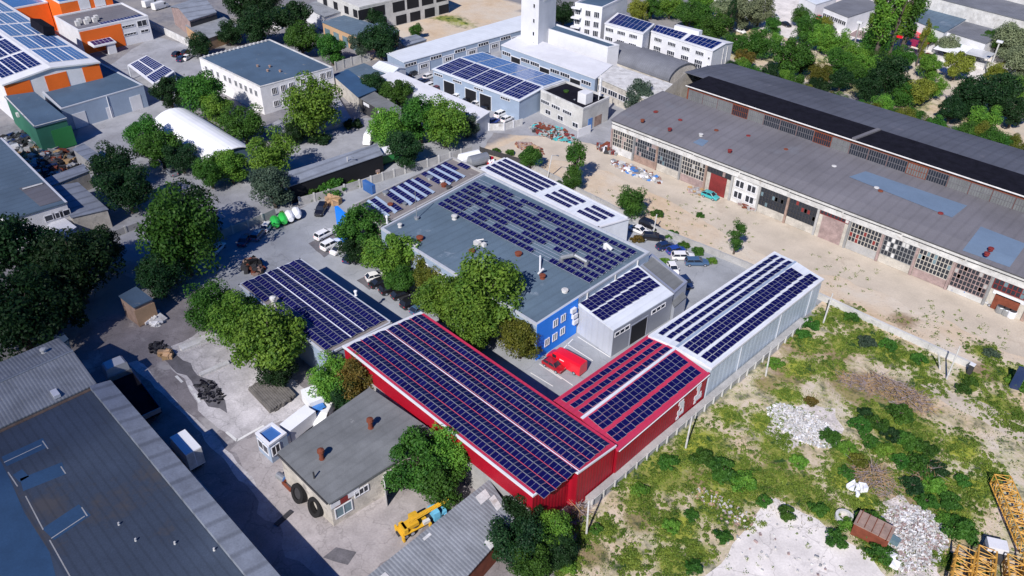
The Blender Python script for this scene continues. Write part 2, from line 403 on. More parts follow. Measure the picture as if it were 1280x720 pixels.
def sheet(name, pts, z, material, jag=.25, seg=1.2, kind='structure'):
    P = [G(x, y, z) for x, y in pts]; out = []
    for i in range(len(P)):
        a, b = P[i], P[(i + 1) % len(P)]; n = max(1, int((b - a).length / seg)) if jag else 1
        nor = (b - a).cross(Vector((0, 0, 1))).normalized() if (b - a).length > 0 else Vector()
        for k in range(n):
            p = a.lerp(b, k / n)
            if jag: p = p + nor * jag * 2 * noise.noise(p * .35) + nor * jag * .8 * noise.noise(p * 1.7)
            out.append((p.x, p.y, z))
    o = MB().face(out).build(name, material); tag(o, kind=kind); return o
defm('asphalt', (.34, .35, .38), .9, crack=(.16, .015, .82), var=.28, scale=.25, fine=7, stain=((.25, .25, .27), .22, .58))
defm('asphalt_blue', (.33, .35, .38), .88, .25, .2, fine=8, crack=(.13, .015, .82), stain=((.22, .235, .26), .25, .62))
defm('asphalt_yard', (.26, .24, .25), .92, .35, .3, fine=6, crack=(.2, .02, .75), stain=((.36, .345, .345), .16, .56))
defm('concrete_slab', (.56, .54, .55), .92, .35, .45, fine=5, crack=(.35, .025, .68), stain=((.2, .19, .2), .35, .6))
defm('concrete_pale', (.74, .7, .67), .95, .25, .3, fine=5, crack=(.22, .02, .7), stain=((.5, .47, .46), .22, .58))
defm('yard_concrete', (.4, .37, .37), .92, .3, .4, fine=5, crack=(.25, .02, .76), stain=((.3, .27, .27), .3, .58))
defm('dust_road', (.54, .475, .39), .95, .2, .2, fine=5, stain=((.42, .36, .29), .12, .58))
defm('rubble_soil', (.66, .61, .58), .95, .4, .8, fine=5, bump=.8)
defm('road_paint', (.75, .75, .73), .7, .15)
defm('patch_dark', (.155, .15, .165), .92, .35, .8)
sheet('yard', [(60, 470), (110, 400), (240, 375), (330, 380), (430, 440), (740, 640), (650, 800), (300, 800), (120, 560)], .01, K['asphalt_yard'], .3)
sheet('street', [(60, 260), (170, 140), (260, 160), (330, 185), (430, 150), (640, 130), (600, 192), (430, 238), (275, 300), (200, 360), (120, 330)], .01, K['asphalt'], .3)
sheet('car_park', [(215, 345), (275, 300), (430, 238), (600, 192), (800, 280), (1030, 372), (960, 440), (725, 640), (430, 440)], .02, K['asphalt_blue'], .2)
sheet('service_road', [(90, 200), (110, 100), (190, 45), (262, 62), (258, 120), (200, 150), (150, 260), (185, 300), (130, 300)], .02, K['asphalt'], .2)
sheet('service_road', [(420, 110), (520, 95), (640, 35), (790, 90), (775, 186), (700, 172), (640, 168), (560, 160)], .02, K['asphalt'], .2)
sheet('dirt_road', [(600, 192), (640, 176), (700, 170), (770, 186), (900, 230), (1010, 285), (1290, 396), (1290, 455), (1180, 400), (1060, 350), (960, 322), (905, 292), (850, 258), (760, 215), (700, 200)], .015, K['dust_road'], .5)
sheet('dirt_path', [(1170, 480), (1290, 530), (1290, 560), (1215, 520), (1150, 480)], .012, K['dust_road'], .5)
sheet('city_street', [(1000, 60), (1060, 30), (1300, 130), (1300, 180), (1180, 120)], .012, K['dust_road'], .4)
sheet('city_street', [(880, -10), (1060, -10), (1100, 45), (1020, 60), (930, 30)], .014, K['concrete_pale'], .4)
sheet('city_street', [(1130, 60), (1300, 60), (1300, 118), (1160, 85)], .016, K['concrete_pale'], .4)
# yard surface changes
sheet('concrete_slab', [(205, 440), (250, 413), (330, 440), (400, 500), (368, 520), (330, 535), (292, 550), (255, 520)], .016, K['concrete_slab'], .35)
sheet('concrete_slab', [(285, 560), (330, 540), (420, 640), (500, 590), (545, 640), (470, 720), (420, 760), (340, 660)], .014, K['yard_concrete'], .6)
sheet('concrete_slab', [(880, 725), (965, 622), (1022, 650), (1085, 695), (1120, 735), (1100, 800), (860, 790)], .016, K['concrete_pale'], .3)
SLAB = pxpoly([(875, 725), (965, 618), (1026, 648), (1125, 735), (1100, 800), (860, 790)])
sheet('rubble_ground', [(950, 540), (965, 515), (1010, 503), (1050, 512), (1046, 545), (1010, 556), (985, 566)], .02, K['rubble_soil'], .6)
sheet('rubble_ground', [(1095, 625), (1125, 618), (1170, 650), (1178, 690), (1185, 760), (1110, 760), (1120, 700), (1112, 650)], .02, K['rubble_soil'], .6)
sheet('asphalt_patch', [(404, 697), (420, 684), (446, 690), (435, 706)], .024, K['patch_dark'], .1)
sheet('asphalt_patch', [(385, 304), (410, 292), (440, 300), (405, 322)], .024, K['patch_dark'], .15)
sheet('asphalt_patch', [(445, 350), (490, 330), (500, 345), (462, 362)], .024, K['patch_dark'], .15)
sheet('asphalt_patch', [(185, 430), (210, 434), (225, 452), (262, 480), (288, 500), (282, 518), (255, 500), (232, 470)], .024, K['patch_dark'], .5)
sheet('yard_strip', [(160, 452), (172, 450), (300, 575), (322, 610), (300, 600), (230, 520)], .022, K['concrete_slab'], .3)
# bay lines
def line(a, b, wd=.12, z=.03):
    p, q = G(*a), G(*b); d = (q - p).normalized(); n = Vector((-d.y, d.x, 0)) * wd / 2
    return [(p.x - n.x, p.y - n.y, z), (q.x - n.x, q.y - n.y, z), (q.x + n.x, q.y + n.y, z), (p.x + n.x, p.y + n.y, z)]
mk = MB()
for a, b in (((663, 466), (691, 483)), ((674, 455), (702, 474)), ((687, 462), (716, 482)), ((708, 430), (741, 451)), ((722, 421), (763, 447)), ((716, 424), (700, 440))): mk.face(line(a, b))
for a, b in (((220, 470), (228, 478)), ((243, 492), (250, 503)), ((236, 482), (241, 488)), ((225, 438), (272, 420)), ((252, 470), (286, 455)), ((283, 540), (296, 551)), ((296, 551), (330, 532))): mk.face(line(a, b, .3))
tag(mk.build('road_markings', K['road_paint']), kind='structure')
# ------------------------------------------------------------------ buildings
def offset(P, d):
    n = len(P); out = []
    A = sum(P[i][0] * P[(i + 1) % n][1] - P[(i + 1) % n][0] * P[i][1] for i in range(n))
    sg = 1 if A > 0 else -1
    for i in range(n):
        p, q, r = Vector(P[i - 1][:2]), Vector(P[i][:2]), Vector(P[(i + 1) % n][:2])
        e1, e2 = (q - p).normalized(), (r - q).normalized()
        n1, n2 = Vector((e1.y, -e1.x)) * sg, Vector((e2.y, -e2.x)) * sg
        k = 1 + n1.dot(n2); b = (n1 + n2) / k if k > .15 else n1
        c = q + b * d
        out.append(Vector((c.x, c.y, P[i][2])))
    return out
class Bld: pass
def B(name, label, quad, wall, roof, cat='building', group=None, over=.12, par=0.0, parmat=None, ridge=None, thick=.16, wall_name='wall', parts=True):
    """quad: pixel corners with roof heights, in order front-left, front-right (nearest the viewer), right, back.  ridge=('x'|'y', fraction, rise)"""
    P = [G(*q) for q in quad]
    if len(P) == 3: P.append(P[0] + P[2] - P[1])
    b = Bld(); b.P = P; n = len(P)
    c = sum(P, Vector()) / n
    b.root = thing(name, label, cat, (c.x, c.y, 0), 0, group)
    b.ridge = ridge; b.top = thick
    b.q = [P[0], P[1], P[2], P[3]] if n == 4 else None
    wb = MB()
    if ridge and n == 4:
        ax, fr, h = ridge
        if ax == 'y':   # ridge runs front to back of the X direction: peak on edges 0-1 and 3-2
            a, d = P[0].lerp(P[1], fr), P[3].lerp(P[2], fr)
        else:
            a, d = P[0].lerp(P[3], fr), P[1].lerp(P[2], fr)
        a, d = a + Vector((0, 0, h)), d + Vector((0, 0, h))
        ring = [P[0], a, P[1], P[2], d, P[3]] if ax == 'y' else [P[0], P[1], d, P[2], P[3], a]
        z0 = lambda p: Vector((p.x, p.y, 0))
        m = len(ring)
        for k in range(m):
            wb.face((z0(ring[k]), z0(ring[(k + 1) % m]), ring[(k + 1) % m], ring[k]))
        O = offset(P, over)
        if ax == 'y':
            e = (d - a).normalized() * over; A, D = a - e, d + e
            slopes = [(O[0], A, D, O[3]), (A, O[1], O[2], D)]
        else:
            e = (d - a).normalized() * over; A, D = a - e, d + e
            slopes = [(O[0], O[1], D, A), (A, D, O[2], O[3])]
        rb = MB()
        up = Vector((0, 0, thick))
        for s in slopes: rb.hexa([p + Vector((0, 0, .004)) for p in s] + [p + up for p in s])
        b.wall = wb.build(wall_name, K[wall], b.root)
        b.roof = rb.build('roof', K[roof], b.root)
    else:
        z0 = [Vector((p.x, p.y, 0)) for p in P]
        for k in range(n): wb.face((z0[k], z0[(k + 1) % n], P[(k + 1) % n], P[k]))
        b.wall = wb.build(wall_name, K[wall], b.root)
        rb = MB()
        if par:
            I = offset(P, -.28)
            dz = Vector((0, 0, -par))
            rb.face([p + dz for p in I])
            b.roof = rb.build('roof', K[roof], b.root)
            pb = MB(); O = offset(P, .03)
            for k in range(n):
                j = (k + 1) % n
                pb.hexa([I[k] + dz, O[k] + dz * 1.1, O[j] + dz * 1.1, I[j] + dz, I[k] + Vector((0, 0, .03)), O[k] + Vector((0, 0, .03)), O[j] + Vector((0, 0, .03)), I[j] + Vector((0, 0, .03))])
            pb.build('parapet', K[parmat or wall], b.root)
            b.top = -par
        else:
            O = offset(P, over); up = Vector((0, 0, thick)); dn = Vector((0, 0, .004))
            for k in range(n):
                j = (k + 1) % n
                rb.face((O[k] + dn, O[j] + dn, O[j] + up, O[k] + up))
            rb.face([p + up for p in O]); rb.face([p + dn for p in O][::-1])
            b.roof = rb.build('roof', K[roof], b.root)
    return b
def S(b, u, v, dz=0.0):
    """point on the roof: u along the front edge, v towards the back"""
    q = b.q
    p = q[0] * (1 - u) * (1 - v) + q[1] * u * (1 - v) + q[2] * u * v + q[3] * (1 - u) * v
    h = 0
    if b.ridge:
        t = u if b.ridge[0] == 'y' else v; fr = b.ridge[1]
        h = b.ridge[2] * (t / fr if t < fr else (1 - t) / (1 - fr))
    return p + Vector((0, 0, h + b.top + dz))
def wallpt(b, side, t, z, off=0.0):
    P = b.P; a, c = P[side], P[(side + 1) % len(P)]
    d = Vector((c.x - a.x, c.y - a.y, 0)); L = d.length; d.normalize(); n = Vector((d.y, -d.x, 0))
    p = Vector((a.x, a.y, 0)) + d * (t * L) + n * off; p.z = z
    return p, d, n, L
def obox(mb, p, d, n, w, h, t, m=0):
    """a slab w wide along d, h high, t thick out of the wall, standing on its back face at p (centre)"""
    up = Vector((0, 0, 1)); a, c = d * (w / 2), up * (h / 2); o = n * t
    return mb.hexa([p - a - c, p - a - c + o, p + a - c + o, p + a - c, p - a + c, p - a + c + o, p + a + c + o, p + a + c], m)
WINM = {}
def window(b, side, t, z, w, h, nx=2, ny=1, frame='white_paint', glass='glass', name='window', off=.0, fw=.09, sill=False):
    p, d, n, L = wallpt(b, side, t, z, .004 + off)
    mb = MB(); up = Vector((0, 0, 1))
    obox(mb, p, d, n, w, h, .03, 1)
    for k in range(nx + 1): obox(mb, p + d * (-w / 2 + w * k / nx), d, n, fw if k in (0, nx) else fw * .7, h + fw, .09, 0)
    for k in range(ny + 1): obox(mb, p + up * (-h / 2 + h * k / ny), d, n, w - fw, fw if k in (0, ny) else fw * .7, .084, 0)
    o = mb.build(name, [K[frame], K[glass]], b.root)
    if sill:
        s = MB(); obox(s, p - up * (h / 2 + .1), d, n, w + .3, .08, .2); s.build('sill', K[frame], o)
    return o
def door(b, side, t, w, h, col='white_paint', name='door', z0=0.02, frame=None):
    p, d, n, L = wallpt(b, side, t, z0 + h / 2, .004)
    mb = MB(); obox(mb, p, d, n, w, h, .06)
    o = mb.build(name, K[col], b.root)
    if frame:
        f = MB(); up = Vector((0, 0, 1))
        for s in (-1, 1): obox(f, p + d * s * (w / 2 + .07), d, n, .14, h + .1, .12)
        obox(f, p + up * (h / 2 + .07), d, n, w + .3, .14, .13)
        f.build('frame', K[frame], o)
    return o
def slab(b, side, t, z, w, h, col, name='wall_panel', th=.05):
    p, d, n, L = wallpt(b, side, t, z, .004)
    return obox(MB(), p, d, n, w, h, th).build(name, K[col], b.root)
def vent(b, u, v, r=.25, h=1.0, col='rust', cap=True, name='vent', world=None):
    p = world if world is not None else S(b, u, v, 0); r *= .72; h *= .85
    prof = [(r * 1.3, 0), (r * 1.3, .08), (r, .1), (r, h * .7)] + ([(r * 1.6, h * .72), (r * 1.5, h * .92), (r * .4, h)] if cap else [(r, h)])
    return MB().lathe(p, prof, 10).build(name, K[col], b.root)
def gutter(b, side, r=.08, z=None, col='white_paint'):
    P = b.P; p, q = P[side].copy(), P[(side + 1) % len(P)].copy()
    d = (q - p); n = Vector((d.y, -d.x, 0)).normalized() * .2
    return MB().bar(p + n, q + n, r, n=6).build('gutter', K[col], b.root)
def trim(b, sides, col='white_paint', wd=.22, h=.28, name='roof_trim', lift=.0):
    mb = MB(); P = b.P
    for s in sides:
        p, q = P[s], P[(s + 1) % len(P)]; d = Vector((q.x - p.x, q.y - p.y, 0)).normalized(); n = Vector((d.y, -d.x, 0)); o = n * (.14); i = -n * (wd - .14)
        z1 = Vector((0, 0, b.top + .04 + lift)); z0 = Vector((0, 0, b.top + .04 - h + lift))
        p, q = p - d * .14, q + d * .14
        mb.hexa([p + i + z0, p + o + z0, q + o + z0, q + i + z0, p + i + z1, p + o + z1, q + o + z1, q + i + z1])
    return mb.build(name, K[col], b.root)
# ---- solar panels: one mesh per panel size, linked copies; the farthest beyond a hundred of one roof are one object
PM = {}
def panel_mesh(w, h, cell='panel_cell', half=True):
    k = (round(w, 3), round(h, 3), cell, half)
    if k in PM: return PM[k]
    mb = MB(); f = min(.018, w * .024); t = .04
    mb.box((0, 0, t / 2), (w, h, t), 0)
    n = 2 if half else 1
    along = w >= h
    for i in range(n):
        x0, x1, y0, y1 = -w / 2 + f, w / 2 - f, -h / 2 + f, h / 2 - f
        if n == 2:
            g = .014
            if along: x0, x1 = ((x0, -g), (g, x1))[i]
            else: y0, y1 = ((y0, -g), (g, y1))[i]
        mb.face(((x0, y0, t + .006), (x1, y0, t + .006), (x1, y1, t + .006), (x0, y1, t + .006)), 1)
    o = mb.build('solar_panel', [K['alu'], K[cell]]); me = o.data; bpy.data.objects.remove(o)
    PM[k] = me; return me
def panel_at(c, U, V, w, h, cell, half):
    N = U.cross(V).normalized(); V2 = N.cross(U).normalized()
    M = Matrix((U, V2, N)).transposed().to_4x4(); M.translation = c
    return M
def place_panels(b, cells, limit=100):
    """cells: (matrix, mesh).  the nearest ones are parts of their own"""
    cp = Vector((0, 0, CAM_H)); cells.sort(key=lambda c: (c[0].translation - cp).length)
    o0 = org(b.root)
    for M, me in cells[:limit]:
        o = bpy.data.objects.new('solar_panel', me); COL.objects.link(o); o.parent = b.root
        M2 = M.copy(); M2.translation = M.translation - o0; o.matrix_local = M2
    rest = cells[limit:]
    if rest:
        V, F, MI, mats = [], [], [], []
        for M, me in rest:
            i = len(V); V += [tuple(M @ v.co - o0) for v in me.vertices]
            lut = []
            for mm in me.materials:
                if mm not in mats: mats.append(mm)
                lut.append(mats.index(mm))
            for p in me.polygons: F.append(tuple(i + k for k in p.vertices)); MI.append(lut[p.material_index])
        me = bpy.data.meshes.new('solar_panels'); me.from_pydata(V, [], F)
        for mm in mats: me.materials.append(mm)
        me.polygons.foreach_set('material_index', MI); me.update()
        o = bpy.data.objects.new('solar_panels', me); COL.objects.link(o); o.parent = b.root; tag(o, kind='stuff')
def grid_panels(b, u0, u1, v0, v1, nu, nv, gu=.04, gv=.04, tilt=None, skip=None, cell='panel_cell', half=True, lift=.1, fn=None, vary=None):
    """nu x nv panels in the roof rectangle; tilt: function (i, j) -> (axis 'u'|'v', degrees)"""
    fn = fn or (lambda u, v: S(b, u, v))
    out = []
    mid = fn((u0 + u1) / 2, (v0 + v1) / 2)
    w = (fn(u1, (v0 + v1) / 2) - fn(u0, (v0 + v1) / 2)).length / nu - gu
    h = (fn((u0 + u1) / 2, v1) - fn((u0 + u1) / 2, v0)).length / nv - gv
    for i in range(nu):
        for j in range(nv):
            if skip and skip(i, j): continue
            u, v = u0 + (u1 - u0) * (i + .5) / nu, v0 + (v1 - v0) * (j + .5) / nv
            e = .002
            c = fn(u, v); U = (fn(u + e, v) - fn(u - e, v)).normalized(); V = (fn(u, v + e) - fn(u, v - e)).normalized()
            l = lift
            if tilt:
                ax, a = tilt(i, j)
                N = U.cross(V).normalized()
                if ax == 'v': V = (V * math.cos(R(a)) + N * math.sin(R(a))).normalized(); l = lift + abs(math.sin(R(a))) * h / 2
                else: U = (U * math.cos(R(a)) + N * math.sin(R(a))).normalized(); l = lift + abs(math.sin(R(a))) * w / 2
            N = U.cross(V).normalized()
            out.append((panel_at(c + Vector((0, 0, l)), U, V, w, h, cell, half), panel_mesh(w, h, cell, half)))
    return out
def array(b, pts, nu, nv, cell='panel_cell_far', name='solar_array', lift=.12, gap=.03):
    """one framed block of cells on a far roof: pts = four corners on the roof"""
    mb = MB(); up = Vector((0, 0, lift)); P = [p + up for p in pts]
    mb.hexa([p - Vector((0, 0, .06)) for p in P] + P, 0)
    f = lambda u, v: P[0] * (1 - u) * (1 - v) + P[1] * u * (1 - v) + P[2] * u * v + P[3] * (1 - u) * v + Vector((0, 0, .012))
    lu, lv = (P[1] - P[0]).length, (P[3] - P[0]).length
    gu, gv = gap / lu * 1.2, gap / lv * 1.2
    for i in range(nu):
        for j in range(nv):
            mb.face((f(i / nu + gu, j / nv + gv), f((i + 1) / nu - gu, j / nv + gv), f((i + 1) / nu - gu, (j + 1) / nv - gv), f(i / nu + gu, (j + 1) / nv - gv)), 1)
    return mb.build(name, [K['panel_line'], K[cell]], b.root)
def rarray(b, u0, u1, v0, v1, nu, nv, cell='panel_cell_far', **kw):
    return array(b, [S(b, u0, v0), S(b, u1, v0), S(b, u1, v1), S(b, u0, v1)], nu, nv, cell, **kw)
# ================================================================== the solar complex in the middle
# red long hall
b = B('red_hall', 'long red hall with its roof full of solar panels and stepped red front', [(430, 434, 5.6), (666, 620, 5.5), (712, 586, 5.15), (722, 591.5, 5.1), (768.7, 558.5, 4.5), (526, 392, 4.6)], 'red_clad', 'red_roof', over=.05)
RH = b
b.q = [b.P[0], b.P[1] + Vector((1.6, 0, 0)), b.P[4], b.P[5]]
trim(b, [0], 'white_paint', .2, .2); trim(b, [5], 'white_paint', .5, .25); trim(b, [1, 2, 3], 'white_paint', .14, .2); trim(b, [4], 'red_roof', .18, .25)
def tent(i, j): return ('v', 12 if j % 2 == 0 else -12)
place_panels(b, grid_panels(b, .015, .985, .03, .485, 25, 6, .05, .03, tent, lambda i, j: False, lift=.1) + grid_panels(b, .015, .985, .515, .97, 25, 6, .05, .03, tent, lift=.1))
mb = MB()
for v in (.5, .182, .333, .667, .82):
    a, c = S(b, .01, v, .1 if v == .5 else .2), S(b, .99, v, .1 if v == .5 else .2); mb.bar(a, c, .06 if v == .5 else .035)
    if v == .5: mb.build('cable_tray', K['panel_line'], b.root); mb = MB()
mb.build('ridge_strip', K['red_roof'], b.root)
mb = MB(); p, d, n, L = wallpt(b, 0, .5, 1.7, .02); obox(mb, p, d, n, L - .1, 3.4, .05); mb.build('wall_panel', K['concrete'], b.root)
# red wing
b = B('red_wing', 'red wing with pink roof strips between solar rows and white marks on its wall', [(694, 502.5, 4.15), (772, 563, 4.05), (885, 467.5, 4.15), (811, 421, 4.3)], 'red_clad', 'red_roof', over=.04, ridge=('y', .44, .38))
trim(b, [1], 'red_roof', .2, .22); trim(b, [3], 'red_roof', .2, .2)
c = []
for u0 in (.045, .185, .325): c += grid_panels(b, u0, u0 + .088, .03, .975 if u0 > .1 else .97, 1, 10, .03, .1)
c += grid_panels(b, .475, .72, .035, .965, 3, 10, .04, .04)
c += grid_panels(b, .77, .945, .035, .955, 2, 10, .04, .04)
place_panels(b, c)
mb = MB(); mb.hexa([S(b, .415, 0, -.1), S(b, .455, 0, -.1), S(b, .455, 1, -.1), S(b, .415, 1, -.1), S(b, .415, 0, .06), S(b, .455, 0, .06), S(b, .455, 1, .06), S(b, .415, 1, .06)]); mb.build('ridge_cap', K['white_metal'], b.root)
def marks(b, side, t0, zc, shapes, col='white_paint', name='emblem'):
    mb = MB()
    for x, z, w, h in shapes:
        p, d, n, L = wallpt(b, side, t0, zc, .004); obox(mb, p + d * x + Vector((0, 0, z)), d, n, w, h, .05)
    return mb.build(name, K[col], b.root)
marks(b, 1, .70, 2.2, [(-.1, .95, .9, .5), (.15, .35, .75, .7), (-.35, -.3, .45, .5), (.1, -.75, 1.1, .45), (.45, -.2, .3, .6), (-.4, -1.1, .5, .4)])
marks(b, 1, .905, 2.2, [(0, 1.05, .8, .55), (.05, .4, .45, .8), (-.2, -.25, .9, .5), (.25, -.7, 1.2, .5), (-.35, -.95, .4, .5), (.6, -.25, .25, .5)])
gutter(b, 1, .06, col='white_paint')
# grey-white wing
b = B('metal_wing', 'tall white metal hall with rows of dark solar panels beside the waste ground', [(812, 421, 4.5), (889, 461, 4.45), (1028, 350, 4.55), (968, 316.5, 4.55)], 'grey_clad_light', 'white_metal', over=.04, ridge=('y', .44, .35))
trim(b, [0, 1, 2, 3], 'white_paint', .2, .3)
c = []
for u0 in (.05, .19, .33): c += grid_panels(b, u0, u0 + .088, .03, .975, 1, 17, .03, .06)
c += grid_panels(b, .485, .73, .02, .93, 3, 17, .04, .04)
c += grid_panels(b, .775, .955, .02, .975, 2, 18, .04, .04)
place_panels(b, c)
MB().hexa([S(b, .42, 0, -.1), S(b, .46, 0, -.1), S(b, .46, 1, -.1), S(b, .42, 1, -.1), S(b, .42, 0, .06), S(b, .46, 0, .06), S(b, .46, 1, .06), S(b, .42, 1, .06)]).build('ridge_cap', K['blue_grey_clad'], b.root)
for t in (.25, .6, .9): slab(b, 1, t, 2.2, .12, 4.1, 'grey_clad', 'downpipe', .12)
# left solar building
b = B('low_solar_building', 'low grey building covered in blue solar panels beside the car park', [(300, 357, 4.3), (409, 444, 4.3), (488, 404, 4.3), (375, 325, 4.3)], 'blue_grey_clad', 'felt_brown', over=.1)
trim(b, [0, 1, 2, 3], 'grey_clad', .2, .25)
def sk(i, j): return (i in (5, 6) and j == 0) or (i == 5 and j == 1)
place_panels(b, grid_panels(b, .01, .975, .02, .985, 17, 10, .05, .04, tent, sk, lift=.1))
vent(b, .36, .08, .35, 1.6, 'white_dirty'); vent(b, .62, 1.04, .2, .9, 'white_paint')
mb = MB()
for v in (.41, .61): mb.bar(S(b, .01, v, .3), S(b, .98, v, .3), .07)
mb.build('cable_tray', K['panel_line'], b.root)
for t in (.15, .32): window(b, 0, t, 2.5, 1.6, 1.3)
# main blue-roofed building
b = B('main_hall', 'big flat hall with blue-grey roof, solar grid and bright blue end wall', [(476, 285, 5.4), (671, 406, 5.4), (722.5, 372.5, 5.4), (812, 315, 5.4), (606, 216, 5.4)], 'blue_grey_clad', 'felt_blue', par=.25, parmat='grey_clad')
b.q = [b.P[0], b.P[1], b.P[3], b.P[4]]; MAIN = b
for side, col in ((1, 'blue_wall'),): 
    p, d, n, L = wallpt(b, side, .5, 2.7, .01); obox(MB(), p, d, n, L, 5.4, .06).build('wall_panel', K[col], b.root)
for t, z in ((.44, 3.9), (.44, 1.8), (.63, 3.9), (.63, 1.9), (.25, 1.8)):
    window(b, 1, t, z, .75, 1.0, 2, 1, off=.07, glass='glass_teal')
for t, z in ((.86, 4.2), (.93, 2.2), (.9, 3.2)): 
    p, d, n, L = wallpt(b, 1, t, z, .07); obox(MB(), p, d, n, .8, .6, .35).build('air_conditioner', K['white_paint'], b.root)
Q = [G(545, 257, 5.3), G(736, 356, 5.3), G(798, 316, 5.3), G(600, 224, 5.3)]
def fm(u, v): return Q[0] * (1 - u) * (1 - v) + Q[1] * u * (1 - v) + Q[2] * u * v + Q[3] * (1 - u) * v
rs = random.Random(3)
holes = {(3, 1), (3, 2), (8, 2), (9, 2), (4, 4), (5, 4), (13, 0), (14, 0), (14, 1), (15, 1), (13, 2), (12, 1), (15, 2), (10, 5), (11, 5), (7, 6), (8, 6), (17, 6), (18, 6), (2, 5), (6, 1), (13, 1), (0, 7), (1, 7), (5, 7), (16, 3)}
place_panels(b, grid_panels(b, 0, 1, 0, 1, 20, 8, .28, .42, lambda i, j: ('v', 7), lambda i, j: (i, j) in holes, fn=fm, lift=.14))
mb = MB()
for j in range(8):
    for k in (.22, .78):
        mb.bar(fm(.0, (j + k) / 8) + Vector((0, 0, .1)), fm(1, (j + k) / 8) + Vector((0, 0, .1)), .035)
mb.build('panel_rails', K['alu'], b.root)
for px, py, col, r, h in ((525, 300, 'rust', .45, .7), (590, 315, 'rust', .4, .45), (500, 284, 'white_dirty', .3, .7), (484, 279, 'white_paint', .18, 1.5), (568, 274, 'white_dirty', .4, .8), (678, 348, 'rust', .38, .7), (648, 319, 'rust', .45, .55), (706, 365, 'white_dirty', .4, .5), (521, 274, 'steel', .35, .5)):
    vent(b, 0, 0, r, h, col, world=G(px, py, 5.15))
mb = MB(); p = G(597, 307, 5.15); mb.box(p + Vector((0, 0, .35)), (1.0, .6, .6)); mb.box(p + Vector((.7, .5, .25)), (.5, .5, .5)); mb.bar(p + Vector((-.3, .2, .6)), p + Vector((.6, .6, 1.0)), .1); mb.build('air_conditioner', K['white_dirty'], b.root)
mb = MB(); a, c = G(702, 322, 5.9), G(733, 327, 5.9); mid = (a + c) / 2 + Vector((0, 0, .7)); mb.bar(a - Vector((0, 0, .7)), a, .3, n=8); mb.bar(a, mid, .3, n=8); mb.bar(mid, c, .3, n=8); mb.bar(c, c - Vector((0, 0, .7)), .3, n=8); mb.build('duct', K['steel'], b.root)
mb = MB(); a, c = G(757, 305, 6), G(765, 312, 5.6); mb.bar(a - Vector((0, 0, .8)), a, .3, n=8); mb.bar(a, c, .25, n=8); mb.build('duct', K['white_paint'], b.root)
mb = MB(); mb.bar(G(675, 340, 5.15), G(675, 327, 5.15) + Vector((0, 0, .9)), .12, n=6); mb.bar(G(673, 342, 5.15), G(679, 336, 6.2), .15, n=6); mb.build('duct', K['white_paint'], b.root)
mb = MB(); p = G(515, 306, 5.15); mb.box(p + Vector((0, 0, .08)), (1.8, .9, .16), rz=.1); mb.build('hatch', K['white_dirty'], b.root)
MB().bar(G(521, 274, 5.15), G(521, 274, 5.15) + Vector((0, 0, 4.4)), .05, n=6).build('mast', K['steel'], b.root)
for t in (.3, .42, .55, .7, .85): window(b, 0, t, 3.5, 2.2, 1.3, 3)
for t in (.12, .5, .82):
    p, d, n, L = wallpt(b, 2, t, 2.7, .005); obox(MB(), p, d, n, .14, 5.2, .14).build('downpipe', K['white_dirty'], b.root)
# brown annex roof with panel rows
b = B('front_annex', 'low annex with brown felt roof and short rows of solar panels', [(440, 256, 4.5), (475, 284, 4.5), (606, 215, 4.5), (566, 196, 4.5)], 'plaster_cream', 'felt_brown', par=.3, parmat='concrete')
c = []
fa = lambda u, v: S(b, u, v)
for k, (v, u0, n) in enumerate(((.06, .1, 3), (.13, .1, 4), (.2, .5, 2), (.27, .02, 4), (.34, .02, 5), (.41, .05, 5), (.48, .02, 5), (.55, .1, 3), (.645, .0, 4), (.72, .0, 5), (.79, .02, 5), (.86, .0, 3), (.94, .3, 2))):
    w = .155
    c += grid_panels(b, u0, u0 + w * n, v, v + .046, n, 1, .06, .0, lambda i, j: ('v', 10))
place_panels(b, c)
mb = MB()
for v in (.1, .17, .31, .38, .45, .52, .685, .76, .83):
    P0 = [S(b, .06, v + .008, .06), S(b, .8, v + .008, .06), S(b, .8, v + .036, .22), S(b, .06, v + .036, .22)]
    mb.hexa([p - Vector((0, 0, .03)) for p in P0] + P0)
mb.build('ballast_tray', K['blue_grey_clad'], b.root)
for px, py, col, r in ((488, 258, 'rust', .4), (555, 233, 'rust', .45), (561, 236, 'steel_dark', .4), (553, 229, 'white_dirty', .35), (537, 224, 'steel', .5), (506, 257, 'steel', .3), (482, 243, 'steel', .45), (460, 268, 'rust', .35)):
    vent(b, 0, 0, r, .6, col, world=G(px, py, 4.2))
MB().box(G(462, 240, 4.2) + Vector((0, 0, .8)), (2.4, .6, 1.6)).build('roof_cabinet', K['panel_sky'], b.root)
# white strip building behind the grid
b = B('white_strip_hall', 'narrow white flat building with three blocks of solar panels behind the blue roof', [(600, 212, 4.1), (748, 285, 4.1), (786, 274, 4.1), (632, 198, 4.1)], 'white_metal', 'white_metal', over=.05)
trim(b, [0, 1, 2, 3], 'white_paint', .3, .2)
c = []
for u0, u1, n in ((.02, .47, 13), (.53, .73, 6), (.79, .95, 5)):
    for v in ((.1, .32, .54, .76) if u0 < .1 else (.16, .4, .64)):
        c += grid_panels(b, u0, u1, v, v + .14, n, 1, .05, 0, lambda i, j: ('v', 6))
place_panels(b, c)
